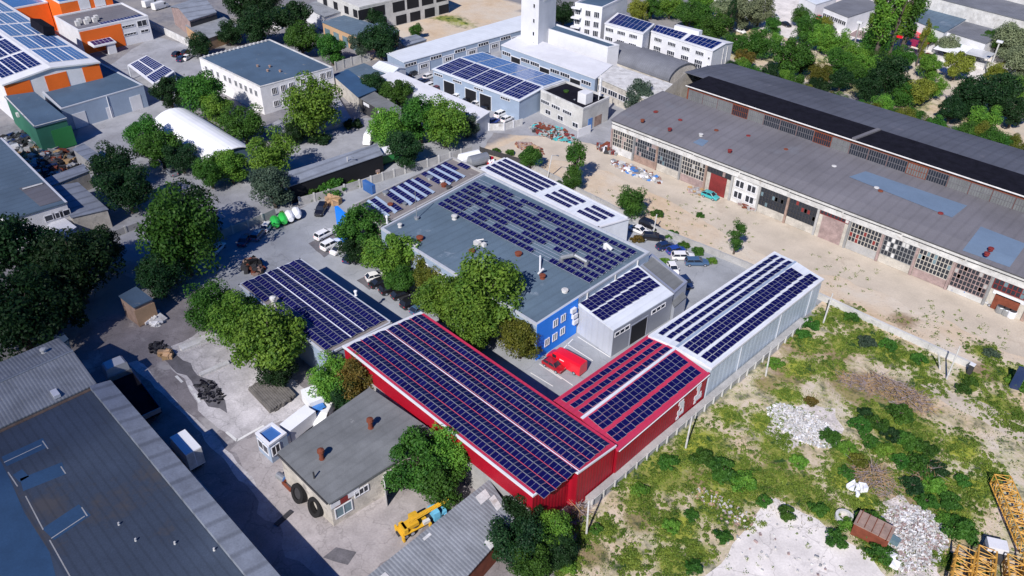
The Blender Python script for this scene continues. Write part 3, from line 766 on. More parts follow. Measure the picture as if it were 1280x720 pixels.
# grey annex with two panel blocks
b = B('grey_annex', 'grey annex with white eave and two blocks of solar panels beside the red van', [(723, 381, 4.25), (767, 413.5, 3.95), (841, 368.5, 3.95), (797, 333, 4.4)], 'grey_clad', 'white_metal', over=.08)
p, d, n, L = wallpt(b, 1, .5, 1.95, .01); obox(MB(), p, d, n, L, 3.8, .05).build('wall_panel', K['grey_clad_shaded'], b.root)  # darker grey cover paints shade onto the side turned from the sun
place_panels(b, grid_panels(b, .03, .345, .01, .97, 3, 8, .04, .04) + grid_panels(b, .385, .70, .0, .96, 3, 8, .04, .04))
door(b, 1, .43, 3.0, 3.0, 'dark_opening', 'gate', frame='alu')
for t in (.14, .75): window(b, 1, t, 3.2, 2.6, .6, 3, off=.06)
for o_ in [b.root.children[-1]]: pass
b = B('canopy_annex', 'dark flat-roofed lean-to between the grey annex and the rear car park', [(800, 331, 4.1), (843, 366, 3.9), (859, 352, 3.9), (815, 317, 4.2)], 'grey_clad', 'felt_small', par=.2, parmat='alu')
b = B('container_store', 'grey corrugated container box at the end of the grey annex', [(838, 375, 2.6), (843, 385, 2.6), (858, 372, 2.6), (851, 363, 2.6)], 'grey_clad', 'felt_small', over=.02)
# blue pylon board
p, q = G(420, 302), G(438, 318)
t = thing('sign_pylon', 'tall plain blue board standing at the corner of the solar annex', 'sign', ((p.x + q.x) / 2, (p.y + q.y) / 2, 0))
d = (G(436, 313) - G(423, 300)); d.z = 0; L = d.length; d.normalize(); nn = Vector((d.y, -d.x, 0))
c0 = G(423.5, 300)
MB().hexa([c0, c0 + nn * -.5, c0 + d * 3.2 - nn * .5, c0 + d * 3.2, c0 + Vector((0, 0, 5.6)), c0 + nn * -.5 + Vector((0, 0, 5.6)), c0 + d * 3.2 - nn * .5 + Vector((0, 0, 5.6)), c0 + d * 3.2 + Vector((0, 0, 5.6))]).build('board', K['blue_wall'], t)
# ================================================================== lower left
b = B('workshop', 'small cream workshop with dark flat roof, chimneys and open door', [(350, 567, 4.0), (412.5, 629, 3.3), (545, 545, 3.9), (462, 488, 4.2)], 'plaster_cream', 'felt_small', over=.18, thick=.22)
vent(b, 0, 0, .32, 1.6, 'rust', world=G(402.5, 573.7, 4.0)); vent(b, 0, 0, .32, 1.6, 'rust', world=G(463.5, 535, 4.2)); vent(b, 0, 0, .12, 1.0, 'steel_dark', cap=False, world=G(393, 598, 3.8))
p, d, n, L = wallpt(b, 0, .5, 0, 0); MB().bar(b.P[0] + n * .28 + Vector((0, 0, .1)), b.P[1] + n * .28 + Vector((0, 0, .1)), .09, n=6).build('gutter', K['steel_dark'], b.root)
door(b, 1, .60, 2.6, 2.9, 'dark_opening', 'gate', frame='white_dirty')
window(b, 1, .27, 2.5, 1.5, .8, 3); window(b, 1, .1, 1.5, 1.8, 1.3, 2, glass='glass_teal')
slab(b, 1, .1, 2.7, 1.6, .7, 'rust_red', 'fascia_board'); slab(b, 1, .2, 2.9, 1.2, .7, 'white_paint', 'fascia_board', .06); slab(b, 1, .04, 2.75, 1.0, .6, 'white_paint', 'fascia_board', .055)
p, d, n, L = wallpt(b, 1, .47, 1.5, .02); a = p - Vector((0, 0, 1.45)); e = (d * -.45 + n * .9).normalized()
MB().hexa([a, a + d * .08, a + e * 1.5 + d * .08, a + e * 1.5, a + Vector((0, 0, 2.8)), a + d * .08 + Vector((0, 0, 2.8)), a + e * 1.5 + d * .08 + Vector((0, 0, 2.8)), a + e * 1.5 + Vector((0, 0, 2.8))]).build('door', K['white_dirty'], b.root)
p, d, n, L = wallpt(b, 1, .735, 1.5, .02); a = p - Vector((0, 0, 1.45)); e = (d * .6 + n * .8).normalized()
MB().hexa([a, a + d * .08, a + e * 1.3 + d * .08, a + e * 1.3, a + Vector((0, 0, 2.6)), a + d * .08 + Vector((0, 0, 2.6)), a + e * 1.3 + d * .08 + Vector((0, 0, 2.6)), a + e * 1.3 + Vector((0, 0, 2.6))]).build('door', K['white_dirty'], b.root)
b = B('asbestos_shed', 'long low shed with grey corrugated sheet roof beside the truck crane', [(455, 727, 3.0), (520, 790, 2.8), (643, 652, 2.8), (611, 603, 3.0)], 'rust', 'asbestos', over=.15, thick=.12)
mb = MB()
for u, v, w, h in ((.1, .02, .16, .1), (.08, .86, .2, .09), (.3, .93, .3, .05), (.85, .72, .18, .07), (.06, .42, .05, .06)):
    q0 = [S(b, u, v, .02), S(b, u + w, v, .02), S(b, u + w, v + h, .02), S(b, u, v + h, .02)]; mb.hexa([x - Vector((0, 0, .015)) for x in q0] + [x + Vector((0, 0, .02)) for x in q0])
mb.build('roof_patch', K['white_dirty'], b.root)
# big factory hall in the lower left corner
zt = 4.45
yR = (G(142, 479, 4.7).y + G(263, 620, 4.7).y) / 2          # outer edge of the sheet strip
yI = G(172, 557, 4.9).y                                     # its inner edge
E1 = G(119, 483, 4.9); X1 = -18.0
P = [Vector((E1.x, yR - 46, zt)), Vector((X1, yR - 46, zt)), Vector((X1, yR - .3, zt)), Vector((E1.x, yR - .3, zt))]
b = Bld(); b.P = P; b.q = P; b.ridge = None; b.top = .16
o_ = (P[0] + P[2]) / 2; b.root = thing('factory_hall', 'huge dark-roofed factory hall filling the lower left corner', 'factory', (o_.x, o_.y, 0))
MB().prism([Vector((p.x, p.y, 0)) for p in P], 0, zt).build('wall', K['brick'], b.root)
I = offset(P, .05)
MB().prism([Vector((p.x, p.y, zt + .01)) for p in I], zt + .01, zt + .16).build('roof', K['felt_dark'], b.root)
# the corrugated strip along the edge
s0, s1 = Vector((E1.x - .1, yI, zt + .5)), Vector((X1, yR, zt + .5))
MB().hexa([(s0.x, s0.y, zt + .2), (s1.x, s0.y, zt + .2), (s1.x, s1.y, zt + .12), (s0.x, s1.y, zt + .12), (s0.x, s0.y, zt + .75), (s1.x, s0.y, zt + .75), (s1.x, s1.y, zt + .3), (s0.x, s1.y, zt + .3)]).build('edge_roof', K['asbestos_long'], b.root)
mb = MB()
for (px, py), (qx, qy), wd in (((5, 577), (57, 553), 8), ((27, 606), (80, 585), 9), ((60, 668), (106, 637), 10), ((20, 598), (32, 591), 7)):
    a, c = G(px, py, zt + .166), G(qx, qy, zt + .166); d = (c - a).normalized(); n = Vector((-d.y, d.x, 0)) * wd * .1
    mb.face((a - n, c - n, c + n, a + n))
a = [G(x, y, zt + .163) for x, y in ((-60, 560), (0, 575), (12, 598), (30, 640), (62, 690), (80, 760), (-80, 760))]; mb.face(a)  # large deep blue area laid on the roof
mb.build('roof_patch', K['felt_deep_blue'], b.root)
mb = MB()
for A_, C_ in (((53, 551), (60, 561)), ((76, 583), (82, 592)), ((102, 634), (109, 645)), ((32, 620), (54, 662)), ((62, 675), (90, 725)), ((10, 590), (22, 608)), ((5, 578), (52, 556)), ((64, 673), (106, 645))):
    f = line(A_, C_, .14, zt + .172); a, c = G(*A_, zt + .172), G(*C_, zt + .172); d = (c - a).normalized(); n = Vector((-d.y, d.x, 0)) * .05
    mb.face((a - n, c - n, c + n, a + n))
mb.build('roof_seam', K['concrete'], b.root)
for px, py in ((219, 680), (268, 688), (149, 656), (170, 676)): vent(b, 0, 0, .12, .35, 'white_dirty', cap=False, world=G(px, py, zt + .16))
# gable hall above it
b = Bld(); b.root = thing('gable_hall', 'gabled hall with corrugated asbestos roof above the dark factory roof', 'hall', (0, 0, 0))
gA, gB, gR = G(115, 477, 4.9), G(66, 428, 4.9), G(89, 437, 5.9)
xE = E1.x - .25
xa, xb = gB.x, xE
yR2 = (gA.y + gB.y) / 2 + .2
ym = yR2 - 70
P = [Vector((xa, ym, 4.9)), Vector((xb, ym, 4.9)), Vector((xb, yR2, 4.9)), Vector((xa, yR2, 4.9))]
o_ = (P[0] + P[2]) / 2; b.root.location = (o_.x, o_.y, 0); ORG[b.root.name] = Vector((o_.x, o_.y, 0))
xr = xa * .52 + xb * .48
ra, rd = Vector((xr, ym, 6.1)), Vector((xr, yR2, 6.1))
mb = MB(); ring = [P[0], ra, P[1], P[2], rd, P[3]]
for k in range(6):
    p, q = ring[k], ring[(k + 1) % 6]; mb.face(((p.x, p.y, 0), (q.x, q.y, 0), q, p))
mb.build('wall', K['brick'], b.root)
up = Vector((0, 0, .15)); dn = Vector((0, 0, .01))
mb = MB(); e = Vector((0, .25, 0)); ex = Vector((.2, 0, 0))
for s in ((P[0] - ex, ra, rd + e, P[3] - ex + e), (ra, P[1] + ex * .3, P[2] + ex * .3 + e, rd + e)): mb.hexa([p + dn for p in s] + [p + up for p in s])
mb.build('roof', K['asbestos'], b.root)
MB().bar(ra + up, rd + up + e, .16, n=6).build('ridge_cap', K['asbestos_long'], b.root)
vent(b, 0, 0, .3, .7, 'white_dirty', world=G(55, 441, 5.6)); MB().box(G(70, 494, 5.2) + Vector((0, 0, .2)), (1.2, .6, .4)).build('roof_cabinet', K['white_paint'], b.root)
b = B('gate_house', 'tiny pale hut behind the gabled hall in the tree shade', [(66, 422, 3.4), (76, 432, 3.4), (85, 425, 3.4), (76, 415, 3.4)], 'plaster_cream', 'felt_slate', over=.1)
b = B('site_shed', 'small shed with blue sheet roof and orange brick end by the yard gate', [(150, 371, 3.2), (168, 385, 3.0), (190, 375, 3.0), (170, 360, 3.2)], 'brick', 'felt_slate', over=.1)
slab(b, 1, .5, 1.4, 2.6, 2.4, 'tan', 'door')
b = B('site_office', 'white boxy site cabin with flat roof and windows beside the workshop', [(319, 541, 2.6), (336, 557, 2.6), (358, 541, 2.6), (340, 528, 2.6)], 'blue_grey_clad', 'panel_sky', par=.2, parmat='white_paint')
for t in (.5,): window(b, 0, t, 1.5, 1.9, 1.2)
window(b, 1, .3, 1.5, 1.0, 1.2)
# ================================================================== right: the long warehouse
X0, X1, Y0, Y1 = -81.0, 22.0, 105.8, 143.0
zf, zm, zb = 5.9, 7.15, 6.8
t = thing('long_warehouse', 'very long derelict warehouse with grey felt roof and broken glazed front', 'warehouse', ((X0 + X1) / 2, (Y0 + Y1) / 2, 0))
class W: pass
b = W(); b.root = t; b.P = [Vector((X0, Y0, zf)), Vector((X1, Y0, zf)), Vector((X1, Y1, zb)), Vector((X0, Y1, zb))]; b.ridge = None; b.top = 0; b.q = b.P
prof = [(Y0, zf), (Y0 + 2.2, zf + .5), (Y0 + 6, zf + .9), (Y0 + 14.4, zm)]
YM, YM2, zt2 = Y0 + 14.4, Y0 + 21.1, 9.6
back = [(YM2 - .2, 9.1), (Y0 + 29, 8.3), (Y1, zb)]
def sweep(pr, th, x0, x1):
    mb = MB()
    for (ya, za), (yb, zb_) in zip(pr, pr[1:]):
        mb.hexa([(x0, ya, za), (x1, ya, za), (x1, yb, zb_), (x0, yb, zb_), (x0, ya, za + th), (x1, ya, za + th), (x1, yb, zb_ + th), (x0, yb, zb_ + th)])
    return mb
sweep([(Y0 - .35, zf - .05)] + prof[1:], .16, X0 - .3, X1).build('roof', K['felt_grey'], t)
sweep(back, .16, X0 - .3, X1).build('roof', K['felt_back'], t)
xm = G(860, 110, 9.3).x
mb = MB(); mb.hexa([(xm, YM, zm - .1), (X1, YM, zm - .1), (X1, YM2, zm), (xm, YM2, zm), (xm, YM, zt2), (X1, YM, zt2), (X1, YM2, zt2 - .1), (xm, YM2, zt2 - .1)]); mb.build('monitor_wall', K['rust'], t)
mb = MB(); mb.hexa([(xm - .3, YM - .3, zt2 + .01), (X1, YM - .3, zt2 + .01), (X1, YM2 + .2, zt2 - .08), (xm - .3, YM2 + .2, zt2 - .08), (xm - .3, YM - .3, zt2 + .2), (X1, YM - .3, zt2 + .2), (X1, YM2 + .2, zt2 + .1), (xm - .3, YM2 + .2, zt2 + .1)]); mb.build('monitor_roof', K['black_roof'], t)
mb = MB(); mb.bar((xm - .3, YM - .32, zt2 + .14), (X1, YM - .32, zt2 + .14), .13); mb.build('monitor_trim', K['white_dirty'], t)
xq = G(1085, 172, 9.4).x; mb = MB(); mb.hexa([(xq - 1.2, YM, zt2 + .2), (xq - .6, YM, zt2 + .2), (xq + .4, YM2, zt2 + .1), (xq - .2, YM2, zt2 + .1), (xq - 1.2, YM, zt2 + .45), (xq - .6, YM, zt2 + .45), (xq + .4, YM2, zt2 + .35), (xq - .2, YM2, zt2 + .35)]); mb.build('roof_divider', K['felt_grey'], t)
n = 0
x = xm + .4
rw = random.Random(5)
while x < 2:
    wd = 2.9
    mb = MB(); P_ = Vector((x + wd / 2, YM - .02, zm + 1.1)); obox(mb, P_, Vector((1, 0, 0)), Vector((0, -1, 0)), wd, 1.8, .03, 1)
    for k in range(9): obox(mb, P_ + Vector((-wd / 2 + k * wd / 8, 0, 0)), Vector((1, 0, 0)), Vector((0, -1, 0)), .07, 1.8, .07, 0)
    for k in range(3): obox(mb, P_ + Vector((0, 0, -.9 + k * .9)), Vector((1, 0, 0)), Vector((0, -1, 0)), wd, .07, .065, 0)
    mb.build('window', [K['rust'] if rw.random() < .15 else K['felt_grey'], K['glass'] if rw.random() < .6 else K['felt_small']], t); x += 3.05
# walls
mb = MB()
mb.face([(X0, Y0, 0), (X1, Y0, 0), (X1, Y0, zf), (X0, Y0, zf)])
mb.face([(X1, Y1, 0), (X0, Y1, 0), (X0, Y1, zb), (X1, Y1, zb)])
for xx in (X0, X1):
    pr = prof + back; ring = [(xx, Y0, 0)] + [(xx, y, z) for y, z in pr] + [(xx, Y1, 0)]; mb.face(ring)
mb.build('wall', K['plaster_cream'], t)
# front: fascia, bays
D, N = Vector((1, 0, 0)), Vector((0, -1, 0))
MB().box(((X0 + X1) / 2, Y0 - .1, zf - .75), (X1 - X0, .2, 1.4)).build('fascia', K['white_dirty'], t)
mb = MB()
for k in range(12): 
    a = X0 + 8.6 * k; mb.bar((a, Y0 - .3, zf - .55), (min(a + 8.4, X1), Y0 - .3, zf - .4 - .15 * rw.random()), .05, n=5)
mb.build('pipe_run', K['steel_dark'], t)
mb = MB(); mb.bar((X0, Y0 - .34, zf + .02), (X1, Y0 - .34, zf + .02), .07); mb.build('gutter', K['steel_dark'], t)
bay = 4.9; nb = int((6 - X0) / bay)
mb = MB()
for k in range(nb + 1): MB().box((X0 + k * bay + .15, Y0 - .13, 2.2), (.34, .26, 4.4)).build('wall_pier', K[rw.choice(['brick', 'concrete', 'brick_pink', 'steel'])], t)
styles = 'ddddrwddpdddbsbdbbbbbbbpbddd'
def pane_bay(xc, z0, z1, w, nx, ny, fr, gl, nm='window'):
    mb = MB(); P_ = Vector((xc, Y0 - .02, (z0 + z1) / 2)); obox(mb, P_, D, N, w, z1 - z0, .03, 1)
    for i in range(nx + 1): obox(mb, P_ + D * (-w / 2 + w * i / nx), D, N, .09, z1 - z0, .1, 0)
    for j in range(ny + 1): obox(mb, P_ + Vector((0, 0, -(z1 - z0) / 2 + (z1 - z0) * j / ny)), D, N, w, .08, .095, 0)
    # broken, boarded or replaced panes
    for q in range(int(nx * ny * .22)):
        i, j = rw.randrange(nx), rw.randrange(ny)
        c = P_ + D * (-w / 2 + w * (i + .5) / nx) + Vector((0, 0, -(z1 - z0) / 2 + (z1 - z0) * (j + .5) / ny))
        obox(mb, c, D, N, w / nx * .95, (z1 - z0) / ny * .95, .06, 2)
    return mb.build(nm, [K[fr], K[gl], K[rw.choice(['white_dirty', 'rust_red', 'brick_pink', 'glass_teal', 'concrete'])]], t)
def plain(xc, zc, w, h, col, nm, th=.08): return obox(MB(), Vector((xc, Y0 - .02, zc)), D, N, w, h, th).build(nm, K[col], t)
for k in range(nb):
    xc = X0 + k * bay + bay / 2 + .15; s = styles[k % len(styles)]; w_ = bay - .5
    if s == 'd': pane_bay(xc, 1.4, 4.4, w_, 9, 4, rw.choice(['brick_pink', 'steel', 'rust', 'plaster_cream', 'steel_dark']), 'glass'); plain(xc, .7, w_, 1.3, rw.choice(['concrete', 'brick', 'plaster_cream', 'white_dirty', 'brick_pink']), 'plinth')
    elif s == 'r': plain(xc, 1.7, 3.0, 3.4, 'rust_red', 'gate'); pane_bay(xc, 3.5, 4.4, w_, 8, 1, 'steel_dark', 'glass')
    elif s == 'w':
        plain(xc, 2.2, w_, 4.3, 'white_dirty', 'wall_panel', .04)
        for i in (-1.05, 1.05):
            for z in (1.5, 3.4): 
                pane = MB(); P_ = Vector((xc + i, Y0 - .06, z)); obox(pane, P_, D, N, 1.5, 1.2, .03, 1)
                for q in range(3): obox(pane, P_ + D * (-.75 + .75 * q), D, N, .13, 1.3, .09, 0)
                for q in (-.6, .6): obox(pane, P_ + Vector((0, 0, q)), D, N, 1.6, .13, .085, 0)
                pane.build('window', [K['white_paint'], K['glass']], t)
    elif s == 'p': plain(xc, 1.9, 3.4, 3.8, 'brick_pink', 'gate'); pane_bay(xc, 3.85, 4.4, w_, 8, 1, 'rust_red', 'glass')
    elif s == 's': plain(xc, 1.2, 3.0, 2.3, 'rust', 'gate'); plain(xc, 2.45, 3.8, .5, 'white_paint', 'lintel'); pane_bay(xc, 2.9, 4.4, w_, 8, 2, 'rust_red', 'glass')
    else: pane_bay(xc, .9, 4.4, w_, 9, 5, 'brick_pink', 'glass'); plain(xc, .45, w_, .8, 'concrete_light', 'plinth')
for px, py, col in ((706 + 113, 142, 'rust_red'), (820, 141.5, 'rust'), (803, 152, 'rust'), (850, 152, 'rust_red'), (837, 163, 'rust_red'), (876, 170, 'white_dirty'), (935, 172, 'rust_red'), (947, 167, 'rust_red'), (982, 189, 'rust'), (995, 184, 'rust'), (1036, 198, 'rust'), (1042, 210, 'white_dirty'), (912, 190, 'rust_red'), (1095, 237, 'white_dirty'), (1100, 241, 'rust'), (1175, 269, 'rust_red'), (1238, 313, 'rust_red'), (1233, 319, 'rust_red'), (869, 138, 'steel_dark'), (895, 165, 'rust')):
    vent(b, 0, 0, .34, .5, col, world=G(px, py, 6.75))
def strip_on_front(q, name, col, dz, n=8):
    """a patch lying on the lower roof: four corners as pixels, height from the roof profile"""
    f = lambda u, v: (q[0][0] * (1 - u) * (1 - v) + q[1][0] * u * (1 - v) + q[2][0] * u * v + q[3][0] * (1 - u) * v, q[0][1] * (1 - u) * (1 - v) + q[1][1] * u * (1 - v) + q[2][1] * u * v + q[3][1] * (1 - u) * v)
    def pt(x, y):
        z = 6.6
        for _ in range(6):
            p = G(x, y, z); yy = min(max(p.y, prof[0][0]), prof[-1][0])
            for (ya, za), (yb, zb_) in zip(prof, prof[1:]):
                if ya <= yy <= yb: z = za + (zb_ - za) * (yy - ya) / (yb - ya) + .16 + dz
        return G(x, y, z)
    mb = MB()
    for i in range(n):
        for j in range(n): mb.face([pt(*f(i / n, j / n)), pt(*f((i + 1) / n, j / n)), pt(*f((i + 1) / n, (j + 1) / n)), pt(*f(i / n, (j + 1) / n))])
    return mb.build(name, K[col], t)
strip_on_front([(1061, 221), (1190, 272), (1209, 257), (1082, 214)], 'roof_patch', 'felt_patch_grey', .05)
strip_on_front([(1203, 313), (1262, 334), (1283, 305), (1226, 283)], 'roof_patch', 'felt_patch_grey', .05)
strip_on_front([(866, 178), (878, 183), (886, 176), (875, 173)], 'roof_patch', 'felt_patch_grey', .05)
# ================================================================== middle distance
b = B('concrete_block', 'square weathered concrete block with black flat roof and white cube on top', [(676, 112, 4.8), (729, 136, 4.8), (762, 121, 4.8), (708, 101, 4.8)], 'concrete_light', 'black_roof', par=.35, parmat='white_dirty')
for t_ in (.12, .38, .65): window(b, 0, t_, 2.7, 2.4, .7, 4)
for t_ in (.2, .5, .85): window(b, 0, t_, 1.0, 1.5, .9, 2)
door(b, 1, .3, 1.2, 2.2, 'car_sky'); slab(b, 1, .6, 1.1, 2.2, 1.9, 'brick', 'wall_panel')
vent(b, .62, .3, .2, .1, 'steel'); MB().box(S(b, .8, .4, 1.0), (2.0, 2.0, 2.0)).build('roof_cabin', K['white_paint'], b.root)
mb = MB(); p = S(b, .9, .75, 0); mb.bar(p, p + Vector((0, 0, 5)), .09, n=6)
for z in (1.2, 2.2, 3.0, 3.8): mb.box(p + Vector((.25, 0, z)), (.35, .3, .7))
mb.build('antenna_mast', K['white_paint'], b.root)
vent(b, .3, .5, .5, .4, 'leaf'); slab(b, 0, .2, 4.0, 1.2, 1.2, 'concrete', 'wall_panel', .03)
b = B('solar_garage_hall', 'grey garage hall with big solar arrays on both roof slopes', [(541, 87, 4.2), (649, 127, 3.9), (706, 101, 3.9), (603, 66, 4.2)], 'blue_grey_clad', 'white_metal', over=.15, ridge=('x', .52, .5))
for i in range(5):
    u0 = .02 + i * .196; rarray(b, u0, u0 + .182, .02, .5, 6, 4)
    rarray(b, u0, u0 + .182, .54, .97, 6, 4, 'panel_sky')  # rear slope: sky reflection put into a paler panel colour
for t_ in (.2, .46, .63): door(b, 0, t_, 3.0, 2.8, 'dark_opening', 'gate', frame='white_metal')
for t_ in (.07, .3, .55, .85): window(b, 0, t_, 3.5, 2.4, .5, 4)
b = B('white_garage_row', 'long white-roofed garage row with blue doors behind the solar garage hall', [(484, 67.5, 3.4), (505, 78.5, 3.3), (652, 38, 3.3), (652, 20, 3.5)], 'blue_grey_clad', 'white_metal', over=.1)
for i in range(10):
    t_ = .05 + i * .1
    if i % 2: door(b, 1, t_, 2.8, 2.2, 'grey_clad', 'gate', frame='white_paint'); window(b, 1, t_, 1.5, 1.8, .8, 3, off=.07)
    else: window(b, 1, t_, 2.6, 3.0, .7, 4)
b = B('white_roof_hall', 'white flat-roofed hall with roller doors between solar garages and white wall', [(627, 57, 4.1), (744, 99, 4.1), (765, 82, 4.1), (652, 44, 4.1)], 'blue_grey_clad', 'white_paint', over=.12)
for i in range(9):
    t_ = .06 + i * .107
    if i % 3 == 1: door(b, 0, t_, 2.8, 2.6, 'dark_opening', 'gate', frame='white_paint')
    else: window(b, 0, t_, 2.7, 2.6, .8, 4)
b = B('cream_office', 'low cream office with pale flat roof behind the round tree', [(748, 98, 3.9), (814, 127, 3.9), (849, 109, 3.9), (766, 82, 3.9)], 'plaster_cream', 'white_dirty', over=.15)
for t_ in (.1, .3, .5, .75): window(b, 0, t_, 2.1, 2.6, 1.1, 4)
b = B('white_wall_block', 'white windowless block with slate roof in front of the tower', [(672, 32, 6.4), (760, 59, 6.2), (774, 56, 6.2), (690, 28, 6.4)], 'white_paint', 'felt_slate', par=.25)
b = B('white_tower', 'tall plain white tower with small windows at the top edge', [(652, -10, 14), (674, -1, 14), (696, -12, 14), (675, -20, 14)], 'white_paint', 'felt_grey', par=.3)
for z in (12.2, 9, 6.2, 4): window(b, 0, .75, z, .7, .9, 1)
slab(b, 1, .5, 13.3, 3.6, .9, 'car_silver', 'wall_panel')
b = B('white_mid_block', 'white four-storey block with balconies beside the tower', [(719, 3, 10.5), (753, 9, 10.5), (785, -6, 10.5), (752, -12, 10.5)], 'white_paint', 'felt_slate', par=.4)
for z in (8.6, 6.4, 4.4): 
    for t_ in (.12, .5, .82): window(b, 0, t_, z, 1.3, 1.3, 3)
for z in (9.5, 7.3, 5.2): 
    p, d, n, L = wallpt(b, 0, .1, z, .02); obox(MB(), p, d, n, 2.2, .3, 1.0).build('balcony', K['white_paint'], b.root)
b = B('white_office', 'white three-storey office wing with dark solar panels on its roof', [(756, 30, 7.6), (804, 43, 7.6), (818, 31, 7.6), (772, 17, 7.6)], 'white_paint', 'white_paint', over=.1, thick=.2)
rarray(b, .06, .97, .06, .94, 9, 2)
for t_ in (.14, .45, .76): window(b, 0, t_, 6.6, 2.1, .8, 5); window(b, 0, t_, 4.2, 2.0, 1.7, 4, 2)
b = B('white_office', 'white office with two solar fields and four window columns by the warehouse', [(814, 40, 6.9), (891, 64.5, 6.9), (916, 54, 6.6), (824, 32, 6.6)], 'white_paint', 'white_paint', over=.1, ridge=('x', .6, .5))
rarray(b, .0, .47, .04, .58, 8, 2); rarray(b, .53, .96, .04, .58, 7, 2)
for t_ in (.13, .36, .59, .81): window(b, 0, t_, 5.7, 2.1, .8, 5); window(b, 0, t_, 3.4, 2.0, 1.7, 4, 2)
for z in (5.3, 3.6, 2.0): window(b, 0, .96, z, .5, .5, 1)
for t_ in (.55, .75): slab(b, 1, t_, 3.3, .12, 6.2, 'white_dirty', 'downpipe', .12)
MB().hexa([S(b, .25, .7, -.3), S(b, .6, .7, -.3), S(b, .6, .95, -.3), S(b, .25, .95, -.3), S(b, .25, .7, .9), S(b, .6, .7, .9), S(b, .6, .95, 1.1), S(b, .25, .95, 1.1)]).build('roof_cabin', K['white_paint'], b.root)
# barrel roofed hall and arched hangar
def barrel(name, label, cat, a, c, width, rise, z0, wall, roof, n=14, end=None):
    d = (c - a); d.z = 0; L = d.length; d.normalize(); nn = Vector((-d.y, d.x, 0))
    mid = (a + c) / 2; t = thing(name, label, cat, (mid.x, mid.y, 0))
    def ring(p, k=1.0): return [p + nn * (math.cos(math.pi * (1 - i / n)) * width / 2 * k) + Vector((0, 0, z0 + math.sin(math.pi * i / n) * rise * k)) for i in range(n + 1)]
    A, C_ = ring(a), ring(c); mb = MB()
    for i in range(n): mb.face((A[i], A[i + 1], C_[i + 1], C_[i]))
    A2, C2 = ring(a, .97), ring(c, .97)
    for i in range(n): mb.face((A2[i], C2[i], C2[i + 1], A2[i + 1])); mb.face((A[i], A2[i], A2[i + 1], A[i + 1])); mb.face((C_[i], C_[i + 1], C2[i + 1], C2[i]))
    mb.build('roof', K[roof], t, smooth=False)
    mb = MB()
    for p in (a, c):
        s = d * (.3 if p is a else -.3); r = [q + s for q in ring(p, .965)]
        mb.face([r[0] - Vector((0, 0, r[0].z))] + r + [r[-1] - Vector((0, 0, r[-1].z))])
    if z0 > .1:
        for k in (-1, 1):
            p, q = a + nn * k * width / 2 * .97, c + nn * k * width / 2 * .97; p.z = q.z = 0
            mb.face((p, q, q + Vector((0, 0, z0)), p + Vector((0, 0, z0))))
    mb.build('wall', K[wall], t)
    return t
a, c = G(768, 78), G(852, 108)
barrel('barrel_hall', 'dark barrel-roofed hall below the white office windows', 'building', a, c, 9.5, 2.6, 2.2, 'plaster_cream', 'barrel_roof')
h = barrel('arched_hangar', 'white arched hangar half hidden by trees', 'hangar', G(219, 163), G(298, 214), 9.6, 4.2, .02, 'felt_slate', 'tent_white', 18)
# ================================================================== upper left
b = B('flat_office', 'white two-storey building with weathered flat slate roof', [(249, 72, 5.6), (325, 108.5, 5.6), (416, 84, 5.2), (337, 49, 5.4)], 'plaster_white', 'felt_slate', par=.12, parmat='white_dirty')
for i, t_ in enumerate((.17, .29, .4, .56, .66, .84, .93)): window(b, 1, t_, 4.0, 1.1, 1.3, 3)
for t_ in (.17, .29, .45, .6, .8, .92): window(b, 1, t_, 1.5, 1.1, 1.1, 3)
for t_ in (.1, .2, .3, .42, .5, .6, .68, .76, .84, .92): window(b, 0, t_, 3.8, .9, 1.2, 2)
for i in range(4): vent(b, .55 + .08 * i, .35 + .1 * (i % 2), .25, .5, 'brick')
for i in range(16): MB().box(S(b, .02, .06 + .058 * i, .22), (.35, .3, .35)).build('coping_block', K['white_dirty'], b.root)
b = B('forecourt_wall', 'low pale terrace in front of the two-storey slate-roofed building', [(329, 160, .7), (350, 176, .7), (440, 150, .7), (420, 118, .7)], 'concrete', 'asphalt', over=.02)
zO = 7.2
c0, c1, cr = G(3, 106, zO), G(125, 80, zO), G(62, 86, zO + 1.0)
yA, yB = c0.y, c1.y; xE = (c0.x + c1.x) / 2
P = [Vector((xE - 75, yA, zO)), Vector((xE, yA, zO)), Vector((xE, yB, zO)), Vector((xE - 75, yB, zO))]
b = Bld(); b.P = P; b.q = P; b.ridge = ('x', .5, 1.1); b.top = .16
o_ = (P[0] + P[2]) / 2; b.root = thing('solar_factory', 'orange and white striped factory hall with a solar roof', 'factory', (o_.x, o_.y, 0))
ym = (yA + yB) / 2; ra, rd = Vector((P[0].x, ym, zO + 1.1)), Vector((xE, ym, zO + 1.1))
mb = MB(); ring = [P[0], P[1], rd, P[2], P[3], ra]
for k in range(6):
    p, q = ring[k], ring[(k + 1) % 6]; mb.face(((p.x, p.y, 0), (q.x, q.y, 0), q, p))
mb.build('wall', K['white_paint'], b.root)
up = Vector((0, 0, .3)); mb = MB(); ey = Vector((0, .25, 0)); ex = Vector((.3, 0, 0))
for s in ((P[0] - ey, P[1] - ey + ex, rd + ex, ra), (ra, rd + ex, P[2] + ex + ey, P[3] + ey)): mb.hexa([p + Vector((0, 0, .01)) for p in s] + [p + up for p in s])
mb.build('roof', K['white_paint'], b.root)
b.top = .3
for i in range(7):
    for j in range(3):
        u0 = .965 - i * .14 - .125; rarray(b, u0, u0 + .125, .04 + j * .145, .04 + j * .145 + .13, 7, 3)
        rarray(b, u0, u0 + .125, .54 + j * .145, .54 + j * .145 + .13, 7, 3, 'panel_sky')  # far slope gets the paler panels, sky reflection painted in
Lw = yB - yA
